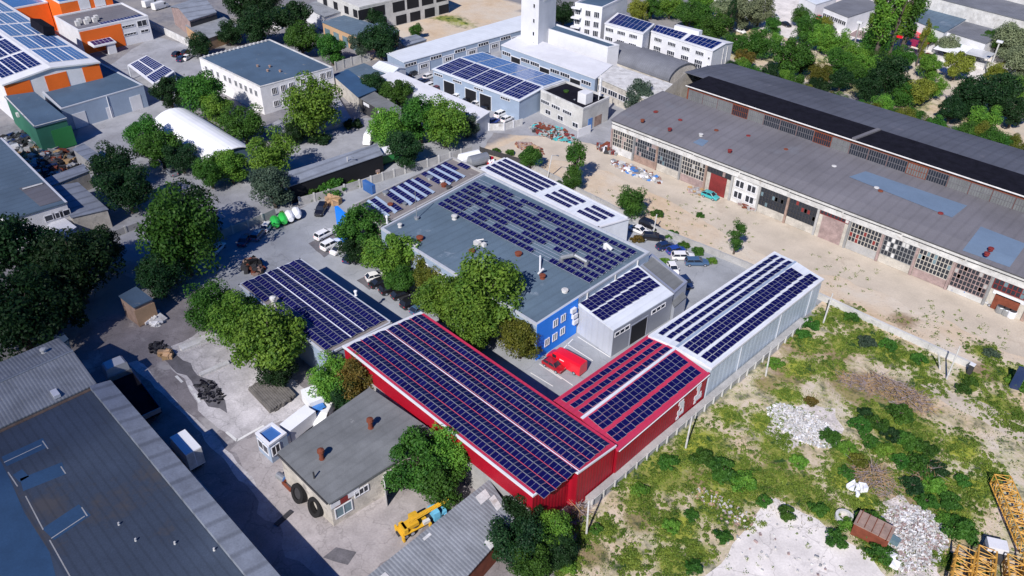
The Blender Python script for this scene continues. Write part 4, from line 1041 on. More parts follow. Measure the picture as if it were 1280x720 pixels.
for k, t_ in enumerate((.13, .525, .905)):
    p, d, n, L = wallpt(b, 1, t_, 3.6, .004); obox(MB(), p, d, n, Lw * (.26, .23, .19)[k], 7.1, .05).build('wall_panel', K['orange'], b.root)
MB().hexa([S(b, .62, .86, .5), S(b, .72, .86, .5), S(b, .72, .98, .2), S(b, .62, .98, .2), S(b, .62, .88, 2.2), S(b, .72, .88, 2.2), S(b, .72, 1.0, 1.9), S(b, .62, 1.0, 1.9)]).build('roof_hatch', K['black_roof'], b.root)
b = B('grey_workshop', 'low grey workshop with slate roof and two white doors', [(50, 112, 4.4), (76, 136, 4.4), (179, 106, 4.4), (127, 79, 4.4)], 'blue_grey_clad', 'felt_slate', par=.15, parmat='grey_clad')
door(b, 1, .17, 2.4, 2.8); door(b, 1, .86, 2.2, 2.8); door(b, 1, .52, 1.0, 2.2); MB().bar(wallpt(b, 1, .53, 0, .1)[0], wallpt(b, 1, .53, 4.3, .1)[0], .06).build('downpipe', K['white_paint'], b.root)
b = B('green_workshop', 'dark green workshop with flat slate roof and grey eave', [(7, 122, 5.0), (44, 160, 5.0), (83, 149.5, 5.0), (43, 117, 5.0)], 'green_wall', 'felt_slate', over=.15, thick=.3)
slab(b, 1, .75, 2.0, 3.4, 3.6, 'green_paint', 'door'); slab(b, 0, .4, 4.0, .7, .7, 'white_dirty', 'air_conditioner', .4); trim(b, [0, 1], 'white_dirty', .2, .35)
b = B('left_workshop', 'blue-roofed workshop at the left edge with strip window', [(-110, 190, 5.0), (10, 276, 5.0), (83, 254, 5.0), (2, 174, 5.0)], 'plaster_white', 'felt_blue', over=.15, thick=.2)
trim(b, [2], 'white_paint', .3, .25)
for t_ in (.66, .8, .92): window(b, 1, t_, 3.6, 1.4, .9, 1)
MB().hexa([S(b, .72, .6, .02), S(b, .97, .6, .02), S(b, .97, .97, .02), S(b, .72, .97, .02), S(b, .72, .6, .06), S(b, .97, .6, .06), S(b, .97, .97, .06), S(b, .72, .97, .06)]).build('roof_patch', K['felt_grey'], b.root)
MB().bar(S(b, .75, .62, .2), S(b, .74, .93, .2), .15).build('roof_pipe', K['white_dirty'], b.root)
b = B('white_tent_porch', 'small white porch roof below the strip window of the blue-roofed workshop', [(60, 283, 2.6), (78, 296, 2.6), (95, 285, 2.6), (78, 272, 2.6)], 'plaster_white', 'white_paint', over=.1)
b = B('lean_shed', 'grey sheet-roofed shed against the blue-roofed workshop', [(66, 234, 3.2), (90, 272, 3.2), (134, 262, 3.0), (97, 229, 3.0)], 'plaster_cream', 'asbestos_long', over=.15, thick=.1)
b = B('narrow_shed', 'narrow grey shed roof behind the yard clutter', [(56, 224, 3.0), (63, 233, 3.0), (111, 214, 3.0), (104, 206, 3.0)], 'plaster_cream', 'asbestos_long', over=.1, thick=.1)
b = B('yard_shed', 'small square shed beside the green workshop yard', [(92, 187, 2.6), (112, 202, 2.6), (124, 194, 2.6), (104, 180, 2.6)], 'concrete', 'asbestos_long', over=.1, thick=.1)
b = B('solar_carport', 'carport with a tilted block of solar panels in the upper left yard', [(160, 82, 3.0), (193, 107, 3.0), (218, 90, 3.4), (183, 70, 3.4)], 'white_metal', 'white_paint', over=.05, wall_name='side_wall')
rarray(b, .05, .62, .08, .47, 6, 5, 'panel_cell_far'); rarray(b, .05, .62, .53, .97, 6, 5, 'panel_cell_far'); rarray(b, .68, .95, .06, .97, 3, 10, 'panel_cell_far')
bpy.data.objects.remove(b.wall)
for k_ in range(4): MB().bar((b.P[k_].x, b.P[k_].y, 0), b.P[k_], .12, n=6).build('post', K['white_metal'], b.root)
# orange white factory behind
z_ = 5.6
p0, p1, p2 = G(98, 38, z_), G(184, 19, z_), G(173, 11, z_)
xe = (p0.x + p1.x) / 2
def boxb(name, label, cat, x0, x1, y0, y1, z, wall, roof, par=.3):
    b = Bld(); b.P = [Vector((x0, y0, z)), Vector((x1, y0, z)), Vector((x1, y1, z)), Vector((x0, y1, z))]; b.q = b.P; b.ridge = None; b.top = -par
    b.root = thing(name, label, cat, ((x0 + x1) / 2, (y0 + y1) / 2, 0))
    mb = MB()
    for k in range(4):
        p, q = b.P[k], b.P[(k + 1) % 4]; mb.face(((p.x, p.y, 0), (q.x, q.y, 0), q, p))
    mb.build('wall', K[wall], b.root)
    I = offset(b.P, -.3); O = offset(b.P, .03); dz = Vector((0, 0, -par)); e = Vector((0, 0, .03))
    MB().face([p + dz for p in I]).build('roof', K[roof], b.root)
    pb = MB()
    for k in range(4):
        j = (k + 1) % 4; pb.hexa([I[k] + dz, O[k] + dz, O[j] + dz, I[j] + dz, I[k] + e, O[k] + e, O[j] + e, I[j] + e])
    pb.build('parapet', K['white_paint'], b.root)
    return b
b = boxb('orange_factory', 'white factory block with orange corner wall and flat roof', 'factory', xe - 14, xe, p0.y, p1.y, z_, 'white_paint', 'felt_grey')
p, d, n, L = wallpt(b, 1, .30, 2.6, .004); obox(MB(), p, d, n, L * .58, 5.0, .06).build('wall_panel', K['orange'], b.root)
for z in (4.2, 2.4):
    for t_ in (.64, .73): window(b, 1, t_, z, 1.4, .5, 2)
window(b, 1, .89, 4.2, 2.2, 1.3, 2); window(b, 1, .9, 2.4, 1.8, .6, 2)
rarray(b, .8, .92, .35, .95, 2, 12); mb = MB()
for k in range(6): mb.box(S(b, .7 - .1 * (k % 2), .1 + .06 * k, .5), (1.0, .8, 1.0))
mb.build('air_conditioner', K['white_dirty'], b.root)
p, d, n, L = wallpt(b, 1, .2, 2.2, .3); q = MB(); a = p
q.hexa([a - d * 2, a - d * 2 + n * 3.2, a + d * 3 + n * 3.2, a + d * 3, a - d * 2 + Vector((0, 0, .6)), a - d * 2 + n * 3.2 + Vector((0, 0, .3)), a + d * 3 + n * 3.2 + Vector((0, 0, .3)), a + d * 3 + Vector((0, 0, .6))]); q.build('porch_roof', K['white_paint'], b.root)
array(b, [a - d * 1.7 + n * .4 + Vector((0, 0, .56)), a - d * 1.7 + n * 2.9 + Vector((0, 0, .33)), a + d * 2.7 + n * 2.9 + Vector((0, 0, .33)), a + d * 2.7 + n * .4 + Vector((0, 0, .56))], 2, 5)
obox(MB(), p + n * 2 + d * 1.8 - Vector((0, 0, 1.1)), d, n, 1.8, 2.2, 1.0).build('porch_wall', K['white_paint'], b.root)
b = boxb('orange_tower_block', 'taller orange block with white stripes behind the white factory', 'factory', xe - 45, xe - 14.2, p0.y + 2, p1.y - 2, z_ + 2.6, 'orange', 'panel_sky')
for t_ in (.45, .75): slab(b, 1, t_, z_ + 1.3, 2.5, 2.4, 'white_paint')
b2 = boxb('orange_hall', 'long orange hall with rows of small windows at the top left', 'factory', xe - 62, xe - 22, p0.y - 11, p0.y + 1.8, z_ + 1.2, 'orange', 'panel_sky')
for i in range(7):
    for z in (5.4, 3.4): window(b2, 0, .3 + .1 * i, z, 1.2, .8, 1)
for t_ in (.45, .8): slab(b2, 0, t_, 3.3, 2.6, 6.4, 'white_paint', 'wall_panel', .03)
# sheds and rows in the upper middle
b = B('dark_gable_shed', 'old gabled shed with dark boarded end at the top left', [(214, 9, 4.2), (237, 26, 4.2), (270, 16, 4.2), (247, -2, 4.2)], 'brick_pink', 'asbestos_long', over=.2, ridge=('y', .5, 1.4))
p, d, n, L = wallpt(b, 1, .5, 1.9, .01); obox(MB(), p, d, n, L, 3.8, .05).build('wall_panel', K['steel_dark'], b.root)
b = B('tin_shed', 'low shed with patchy light blue tin roof behind the gable shed', [(232, 32, 2.6), (256, 50, 2.6), (300, 34, 2.6), (270, 16, 2.6)], 'tan', 'asbestos', over=.1, thick=.1)
b = B('brick_garages', 'row of brick garages with blue flat roof and pale doors', [(403, 28, 3.4), (450, 48, 3.4), (480, 35, 3.4), (430, 20, 3.4)], 'tan', 'felt_blue', over=.15)
for t_ in (.12, .36, .6, .85): door(b, 0, t_, 2.2, 2.3, 'glass_teal', 'garage_door')
b = B('brick_garage', 'short brick garage with blue roof beside the tree clump', [(462, 35, 3.2), (488, 45, 3.2), (499, 39, 3.2), (472, 29, 3.2)], 'tan', 'felt_blue', over=.1)
b = B('unfinished_block', 'unfinished white concrete building shell with open bays', [(395, -12, 6.5), (449, 9, 6.5), (560, -16, 6.5), (500, -40, 6.5)], 'concrete_light', 'concrete_light', par=.3)
for t_ in (.05, .2, .42, .58, .75, .92): slab(b, 1, t_, 4.6, 3.6, 2.4, 'dark_opening', 'opening_shade_panel'); slab(b, 1, t_ + .02, 1.3, 3.2, 2.2, 'dark_opening', 'opening_shade_panel', .04)  # flat dark slabs on the wall, painting the shade inside the bays
for t_ in (.2, .45, .7, .9): slab(b, 0, t_, 4.6, 1.8, 1.8, 'dark_opening', 'opening_shade_panel')
b = B('white_low_block', 'low white building with sheeted blue roof at the top edge', [(380, 8, 3.6), (405, 22, 3.4), (430, 14, 3.4), (400, 0, 3.6)], 'white_paint', 'asbestos', over=.1)
b = B('slab_roof_shed', 'flat grey roofed shed below the sandy mound', [(497, 50, 2.6), (506, 58, 2.6), (533, 50, 2.6), (520, 44, 2.6)], 'plaster_cream', 'asbestos_long', over=.1)
b = B('blue_roof_shed', 'long lean-to with dark blue sheet roof beside the flat office', [(416, 94, 3.0), (448, 122, 3.0), (470, 113, 3.0), (435, 88, 3.0)], 'plaster_cream', 'felt_deep_blue', over=.1)
b = B('grey_roof_shed', 'flat shed with blue-grey roof beside the small white gable', [(431, 88, 2.8), (458, 99, 2.8), (482, 92, 2.8), (455, 80, 2.8)], 'plaster_cream', 'felt_blue', over=.1)
b = B('white_gable', 'small white gabled shed next to the long white roof', [(466, 84, 3.2), (490, 93, 3.2), (507, 86, 3.2), (484, 78, 3.2)], 'white_paint', 'white_metal', over=.1, ridge=('x', .5, .7))
b = B('white_long_shed', 'long white sheet-roofed shed running beside the garages', [(473, 97, 3.3), (596, 151.5, 3.3), (612, 140.5, 3.3), (493, 89, 3.3)], 'grey_clad', 'white_paint', over=.1)
b = B('carport_row', 'dark fronted garage row with grey felt roof behind the trees', [(452, 124, 2.8), (512, 158, 2.8), (524, 150, 2.8), (468, 116, 2.8)], 'steel_dark', 'felt_small', over=.15)
slab(b, 0, .38, 1.3, .9, 2.2, 'white_paint', 'door'); slab(b, 0, .1, 2.2, 2.0, .6, 'white_paint', 'sign')
b = B('green_kiosk', 'tiny green-fronted kiosk at the end of the dark garage row', [(500, 152, 2.4), (516, 162, 2.4), (524, 158, 2.4), (508, 148, 2.4)], 'green_wall', 'asbestos', over=.1)
b = B('long_canopy', 'long narrow grey canopy roof beside the tree-lined street', [(356, 217, 3.2), (362, 233, 3.1), (478, 193.5, 3.1), (470, 181, 3.2)], 'dark_opening', 'asbestos_long', over=.15, thick=.12)  # near-black walls paint the shade under the roof
# top right edge
for nm, lb, q, wl, rf, kw in (
    ('white_depot', 'white depot with dark roof and lettered front at the top', [(1030, 10, 4), (1060, 22, 4), (1104, 8, 4), (1070, -6, 4)], 'white_paint', 'barrel_roof', {}),
    ('white_shop', 'white shop with blue-grey roof beyond the poplars', [(1128, 20, 5), (1180, 41, 5), (1215, 20, 5), (1165, 8, 5)], 'white_paint', 'felt_blue', {}),
    ('white_row', 'long white row with grey roof behind the market stalls', [(1172, 36, 4.5), (1232, 55, 4.5), (1270, 34, 4.5), (1200, 16, 4.5)], 'white_paint', 'barrel_roof', {}),
    ('far_factory', 'enormous grey-roofed factory along the top right edge', [(1060, -30, 8), (1420, 62, 8), (1480, -10, 8), (1120, -90, 8)], 'white_dirty', 'barrel_roof', {}),
    ('far_shed', 'plain white far shed at the top left of the tree belt', [(1000, -4, 4), (1020, 6, 4), (1046, -2, 4), (1024, -10, 4)], 'white_paint', 'white_metal', {})):
    b = B(nm, lb, q, wl, rf, over=.1, **kw)
    if nm == 'far_factory':
        for v in (.2, .45, .7):
            MB().hexa([S(b, 0, v, 0), S(b, 1, v, 0), S(b, 1, v + .1, 0), S(b, 0, v + .1, 0), S(b, 0, v, 2.2), S(b, 1, v, 2.2), S(b, 1, v + .1, 2.2), S(b, 0, v + .1, 2.2)]).build('roof_monitor', K['white_dirty'], b.root)
    elif nm != 'far_shed':
        for i in range(6): window(b, 0, .1 + .16 * i, 2.4, 1.3, 1.0, 2)
for k, (px, py, c_) in enumerate(((1148, 44, 'van_red'), (1143, 55, 'car_red'), (1185, 62, 'tent_white'), (1210, 56, 'car_teal'), (1212, 64, 'tent_white'), (1225, 68, 'car_silver'), (1078, 45, 'brick_pink'))):
    p = G(px, py, 2.6); t = thing('market_stall', 'far market stall with %s awning, %s' % ({'van_red': 'bright red', 'car_red': 'dark red', 'tent_white': 'white', 'car_teal': 'teal', 'car_silver': 'silver', 'brick_pink': 'brownish pink'}[c_], ['nearest the poplars', 'below the bright red one', 'left of the teal one', 'in front of the white row', 'below the teal one', 'rightmost of its line', 'left of the tall poplars'][k]), 'stall', (p.x, p.y, 0), 0, 'market stalls beyond the tree belt')
    mb = MB(); mb.hexa([p + Vector((-2.5, -2, 0)), p + Vector((2.5, -2, 0)), p + Vector((2.5, 2, .3)), p + Vector((-2.5, 2, .3)), p + Vector((-2.5, -2, .12)), p + Vector((2.5, -2, .12)), p + Vector((2.5, 2, .42)), p + Vector((-2.5, 2, .42))]); mb.build('awning', K[c_], t)
    mb = MB()
    for x in (-2.3, 2.3):
        for y in (-1.8, 1.8): mb.bar((p.x + x, p.y + y, 0), (p.x + x, p.y + y, 2.6), .06)
    mb.build('frame', K['steel'], t)
    mb = MB(); mb.box((p.x, p.y, .5), (4, 2.6, 1.0)); mb.build('counter', K['white_dirty'], t)
# ------------------------------------------------------------------ trees: a few crowns of small leaves, copied, turned and scaled
def crown_mesh(name, seed, n_leaf, clumps, size, shape='round'):
    r = random.Random(seed); C = []
    for k in range(clumps):
        while True:
            p = Vector((r.uniform(-1, 1), r.uniform(-1, 1), r.uniform(-1, 1)))
            if .1 < p.length < 1: break
        p = p.normalized() * (p.length ** .55) * r.uniform(.62, .94)
        cr = r.uniform(.2, .42)
        if shape == 'round': q = Vector((p.x, p.y, p.z * .95 + 1.12)); s = Vector((1, 1, .85))
        elif shape == 'poplar': q = Vector((p.x * .42 * (1 - .35 * p.z), p.y * .42 * (1 - .35 * p.z), p.z * 2.1 + 2.5)); s = Vector((.55, .55, 1.3)); cr *= .8
        elif shape == 'slim': q = Vector((p.x * .6, p.y * .6, p.z * 1.35 + 1.6)); s = Vector((.8, .8, .8)); cr *= .85
        else: q = Vector((p.x, p.y, abs(p.z) * .55 + .12)); s = Vector((1, 1, .6)); cr *= .8
        C.append((q, cr, s))
    V, F = [], []
    for k in range(n_leaf):
        q, cr, s = C[k % clumps] if r.random() < .9 else r.choice(C)
        d = Vector((r.gauss(0, 1), r.gauss(0, 1), r.gauss(.25, 1))).normalized()
        rad = cr * (.55 + .5 * r.random() ** .5)
        if r.random() < .06: rad *= 1.25
        p = q + Vector((d.x * s.x, d.y * s.y, d.z * s.z)) * rad
        if p.z < .06: p.z = .06 + r.random() * .1
        nrm = (d + Vector((r.gauss(0, .6), r.gauss(0, .6), r.gauss(.3, .6)))).normalized()
        a = nrm.orthogonal().normalized(); a = Matrix.Rotation(r.uniform(0, 6.28), 3, nrm) @ a; bb = nrm.cross(a)
        L, Wd = size * r.uniform(.7, 1.35), size * r.uniform(.4, .75)
        i = len(V); V += [tuple(p - a * L), tuple(p - bb * Wd + nrm * size * .2), tuple(p + a * L), tuple(p + bb * Wd - nrm * size * .1)]; F.append((i, i + 1, i + 2, i + 3))
    me = bpy.data.meshes.new(name); me.from_pydata(V, [], F); me.materials.append(K['leaf']); me.update(); return me, C
def trunk_mesh(name, seed, C, h):
    r = random.Random(seed); mb = MB()
    mb.bar((0, 0, -.05), (.02, 0, h * .5), .085, n=7, r2=.065); mb.bar((.02, 0, h * .5), (0, .02, h * .95), .065, n=7, r2=.03)
    for q, cr, s in C[::2]: mb.bar((0, 0, min(h * .8, max(.15, q.z * r.uniform(.3, .6)))), q, .035, n=5, r2=.008)
    o = mb.build(name, K['bark']); me = o.data; bpy.data.objects.remove(o); return me
CRN = {}
for kind, specs in dict(round=[(1, 11000, 44), (2, 11000, 38), (3, 10500, 50), (4, 11000, 34), (5, 10500, 42)], poplar=[(11, 6000, 44), (12, 6000, 40)], slim=[(21, 4500, 32), (22, 4500, 28)], bush=[(31, 2600, 22), (32, 2600, 18), (33, 2400, 26)]).items():
    CRN[kind] = []
    for sd, n, cl in specs:
        me, C = crown_mesh('crown', sd, n, cl, .044 if kind != 'bush' else .07, kind)
        CRN[kind].append((me, trunk_mesh('trunk', sd, C, {'round': 1.2, 'poplar': 2.6, 'slim': 1.7, 'bush': .4}[kind])))
tr_rnd = random.Random(12)
HC = dict(round=1.12, poplar=2.5, slim=1.6, bush=.4)
def tree(px, py, r, mat_, label, kind='round', name='tree', cat='tree', group=None, zs=1.0):
    p = G(px, py, 0)
    for _ in range(5):
        Rm = r * (p - Vector((0, 0, CAM_H))).length / FPX
        p = G(px, py, HC[kind] * Rm * zs)
    Rm *= {'poplar': 1.9, 'slim': 1.45}.get(kind, 1.0) * (1.1 if kind == 'round' else 1.05)
    t = thing(name, label, cat, (p.x, p.y, 0), tr_rnd.uniform(0, 6.28), group)
    cm, tm = tr_rnd.choice(CRN[kind])
    c = bpy.data.objects.new('crown' if kind != 'bush' else 'foliage', cm); COL.objects.link(c); c.parent = t
    if mat_ != 'leaf':
        c.material_slots[0].link = 'OBJECT'; c.material_slots[0].material = K[mat_]
    k = bpy.data.objects.new('trunk' if kind != 'bush' else 'stem', tm); COL.objects.link(k); k.parent = t
    t.scale = (Rm, Rm, Rm * zs)
    return t
TREES = [
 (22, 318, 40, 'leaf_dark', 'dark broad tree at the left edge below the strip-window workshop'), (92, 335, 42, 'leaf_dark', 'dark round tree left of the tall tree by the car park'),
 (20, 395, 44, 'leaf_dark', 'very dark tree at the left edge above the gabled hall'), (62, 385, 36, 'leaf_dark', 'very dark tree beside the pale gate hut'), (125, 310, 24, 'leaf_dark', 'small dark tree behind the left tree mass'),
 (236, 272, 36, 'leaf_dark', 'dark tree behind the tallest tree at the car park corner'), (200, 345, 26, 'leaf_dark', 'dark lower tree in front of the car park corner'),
 (264, 384, 28, 'leaf', 'round green tree behind the concrete slab yard'), (300, 405, 34, 'leaf_bright', 'bright green tree in the row behind the low solar building'), (338, 432, 42, 'leaf_bright', 'largest tree in the row behind the low solar building'), (346, 456, 26, 'leaf_dark', 'dark lower tree between lumber stack and low solar building'),
 (140, 212, 24, 'leaf_dark', 'dark tree at the upper end of the service road hedge'), (158, 238, 26, 'leaf_dark', 'dark tree at the lower end of the service road hedge'),
 (180, 170, 20, 'leaf', 'dense tree left of the white arched hangar'), (200, 187, 22, 'leaf', 'dense middle tree in front of the arched hangar'), (226, 198, 17, 'leaf_dark', 'dark tree touching the arched hangar roof'),
 (262, 215, 19, 'leaf', 'tree in front of the arched hangar dark end'), (288, 208, 20, 'leaf_bright', 'lighter tree at the arched hangar dark end'), (338, 195, 26, 'leaf_bright', 'bright tree at the street corner below the hangar'), (340, 234, 25, 'leaf_grey', 'grey-green willow at the end of the long canopy'),
 (212, 117, 18, 'leaf_dark', 'small dark tree beside the solar carport'), (256, 120, 26, 'leaf', 'tree between solar carport and flat office'), (272, 138, 18, 'leaf_bright', 'light green tree behind the arched hangar'), (305, 157, 22, 'leaf', 'tree at the near corner of the flat office'),
 (388, 135, 32, 'leaf_bright', 'big bright tree on the terrace of the flat office'), (368, 165, 14, 'leaf_dark', 'small dark tree under the big terrace tree'),
 (485, 161, 22, 'leaf_bright', 'bright tree at the street in front of the dark garage row'), (525, 150, 27, 'leaf', 'tree in front of the long white shed, left of a pair'), (556, 155, 27, 'leaf_bright', 'tree in front of the long white shed, right of a pair'), (584, 157, 14, 'leaf_grey', 'small thin tree at the end of the long white shed'), (505, 188, 22, 'leaf_dark', 'dark tree beside the green covered truck'),
 (468, 107, 15, 'leaf_dark', 'dark little tree at the upper end of the dark garage row'), (497, 117, 17, 'leaf', 'round little tree behind the dark garage row'),
 (449, 288, 29, 'leaf', 'tree in front of the blue pylon board'), (444, 312, 18, 'leaf_dark', 'low dark tree beside the parked dark blue car'),
 (490, 322, 30, 'leaf_bright', 'tree at the left end of the main hall'), (500, 352, 18, 'leaf', 'small tree above the row of black cars'), (537, 345, 22, 'leaf_olive', 'olive green tree between the bright trees by the main hall'), (550, 375, 30, 'leaf_bright', 'bright tree behind the end of the red hall'), (606, 370, 48, 'leaf_bright', 'largest bright tree in front of the main hall'), (592, 405, 34, 'leaf_bright', 'bright tree leaning over the red hall roof edge'), (651, 424, 27, 'leaf_olive', 'olive green tree next to the blue end wall'),
 (412, 475, 26, 'leaf_bright', 'green tree between white box truck and red hall'), (452, 475, 29, 'leaf_brown', 'rusty brown-green tree at the red hall corner'), (430, 492, 20, 'leaf_dark', 'dark lower tree between the green and the rusty tree'),
 (522, 580, 37, 'leaf', 'dense tree between workshop and red hall, the left one'), (566, 568, 34, 'leaf_bright', 'dense tree touching the red hall wall, the right one'), (548, 605, 30, 'leaf', 'lower dense tree above the truck crane'),
 (655, 640, 26, 'leaf_dark', 'dark tree growing at the red hall near corner'), (690, 665, 24, 'leaf_bright', 'bright shrubby tree below the red hall corner'), (645, 680, 30, 'leaf_dark', 'dark shrubby tree beside the corrugated shed'), (700, 690, 20, 'leaf_dark', 'dark shrub tree at the bottom beside the white pole'), (665, 705, 24, 'leaf', 'green shrub tree at the bottom edge'),
 (663, 197, 14, 'leaf', 'small tree left of the slim roadside tree'), (790, 254, 18, 'leaf', 'round tree at the corner of the white strip hall'), (798, 121, 17, 'leaf_grey', 'round grey-green tree in front of the cream office'),
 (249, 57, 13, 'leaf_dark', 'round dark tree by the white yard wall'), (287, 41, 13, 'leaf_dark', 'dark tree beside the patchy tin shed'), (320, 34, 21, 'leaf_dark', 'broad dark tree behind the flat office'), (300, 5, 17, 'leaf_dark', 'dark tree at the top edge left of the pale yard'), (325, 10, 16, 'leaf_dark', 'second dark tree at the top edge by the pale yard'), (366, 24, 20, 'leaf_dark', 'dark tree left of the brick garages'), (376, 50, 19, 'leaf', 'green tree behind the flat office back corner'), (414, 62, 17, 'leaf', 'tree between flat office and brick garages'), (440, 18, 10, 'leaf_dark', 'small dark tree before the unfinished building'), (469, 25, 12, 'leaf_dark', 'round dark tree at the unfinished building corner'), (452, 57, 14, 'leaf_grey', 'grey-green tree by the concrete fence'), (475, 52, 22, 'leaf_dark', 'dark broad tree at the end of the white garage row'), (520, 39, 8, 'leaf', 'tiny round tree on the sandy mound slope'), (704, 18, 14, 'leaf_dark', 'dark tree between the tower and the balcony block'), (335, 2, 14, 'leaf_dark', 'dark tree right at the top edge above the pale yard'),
]
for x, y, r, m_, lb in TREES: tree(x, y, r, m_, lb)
tree(226, 296, 42, 'leaf', 'tallest and largest tree, standing at the left corner of the car park', zs=1.15)
tree(720, 210, 15, 'leaf', 'tall slim tree beside the dirt road wall', 'slim'); tree(920, 302, 11, 'leaf', 'slim young tree beside the rear car park wall', 'slim'); tree(715, 225, 13, 'leaf', 'low dark foliage tree under the slim roadside tree')
BELT = [(797, 14, 12, 'leaf_yellow'), (815, 10, 12, 'leaf'), (838, 8, 13, 'leaf_bright'), (860, 20, 16, 'leaf'), (877, 22, 14, 'leaf'), (893, 35, 17, 'leaf'), (922, 55, 12, 'leaf'), (930, 74, 11, 'leaf_brown'), (948, 55, 16, 'leaf'), (930, 17, 18, 'leaf_pale'), (950, 13, 16, 'leaf_pale'), (905, 12, 14, 'leaf_pale'),
        (967, 32, 9, 'leaf'), (970, 50, 7, 'leaf_bright'), (987, 72, 21, 'leaf'), (1003, 78, 14, 'leaf_dark'), (1010, 37, 15, 'leaf'), (1028, 48, 14, 'leaf_bright'), (1044, 54, 14, 'leaf_bright'), (1026, 95, 13, 'leaf_olive'), (1048, 80, 15, 'leaf'), (1066, 72, 14, 'leaf_bright'), (1052, 100, 13, 'leaf_dark'), (1094, 56, 17, 'leaf'), (1082, 84, 14, 'leaf_bright'),
        (1112, 98, 22, 'leaf_dark'), (1128, 74, 13, 'leaf'), (1164, 48, 11, 'leaf_bright'), (1184, 58, 11, 'leaf_pale'), (1162, 84, 13, 'leaf_bright'), (1197, 82, 14, 'leaf_yellow'), (1242, 52, 13, 'leaf'), (1148, 115, 15, 'leaf_yellow'), (1168, 110, 11, 'leaf_bright'), (1212, 122, 20, 'leaf_dark'), (1246, 117, 22, 'leaf_dark'), (1264, 55, 18, 'leaf_pale'), (1277, 84, 18, 'leaf_pale'), (1270, 112, 12, 'leaf_bright'), (1219, 62, 7, 'leaf_bright'),
        (962, 90, 10, 'leaf_dark'), (1085, 112, 14, 'leaf_dark'), (1190, 138, 14, 'leaf_dark'), (1268, 140, 16, 'leaf_dark'), (1230, 150, 14, 'leaf_bright'), (1130, 118, 13, 'leaf'), (1068, 92, 12, 'leaf'), (1000, 20, 10, 'leaf'), (878, 4, 14, 'leaf_bright'), (1030, 30, 8, 'leaf_yellow'), (1244, 92, 10, 'leaf_yellow'), (1100, 78, 13, 'leaf')]
ORD = ['first', 'second', 'third', 'fourth', 'fifth', 'sixth', 'seventh', 'eighth', 'ninth', 'tenth', 'eleventh', 'twelfth', 'thirteenth', 'fourteenth', 'fifteenth', 'sixteenth', 'seventeenth', 'eighteenth', 'nineteenth', 'twentieth', 'twenty-first', 'twenty-second', 'twenty-third']
DESC = dict(leaf='green', leaf_bright='bright green', leaf_dark='dark green', leaf_brown='rusty brown', leaf_yellow='yellow-green', leaf_pale='pale willowy', leaf_grey='grey-green', leaf_olive='olive')
cnt = {}
for x, y, r, m_ in sorted(BELT):
    k = cnt.get(m_, 0); cnt[m_] = k + 1
    tree(x, y, r, m_, '%s tree in the belt behind the warehouse, %s such from the left' % (DESC[m_], ORD[k]), group='trees of the belt behind the warehouse')
r3 = random.Random(41); cnt2 = 0
for k in range(28):
    x = 915 + k * 13.4; yb = 92 + (x - 905) * .285; y = yb - r3.uniform(2, 16); rr_ = r3.uniform(8, 13); m_ = r3.choice(['leaf', 'leaf_dark', 'leaf_bright', 'leaf_olive', 'leaf'])
    tree(x, y, rr_, m_, 'low tree in the continuous row right behind the warehouse back roof edge', group='low trees right behind the warehouse')
for x, y, r, m_, lb in ((1104, 36, 17, 'leaf_bright', 'tallest pointed poplar in the belt, the left one of the group'), (1120, 38, 13, 'leaf_bright', 'pointed poplar in the middle of the poplar group'), (1136, 33, 15, 'leaf', 'pointed poplar at the right end of the poplar group'), (1090, 40, 9, 'leaf_bright', 'short poplar at the left end of the poplar group'), (912, 33, 6, 'leaf_dark', 'very slim dark cypress behind the white office'), (1150, 66, 6, 'leaf_yellow', 'slim yellowish tree beside the red market stall')):
    tree(x, y, r, m_, lb, 'poplar', group='poplars beyond the warehouse')
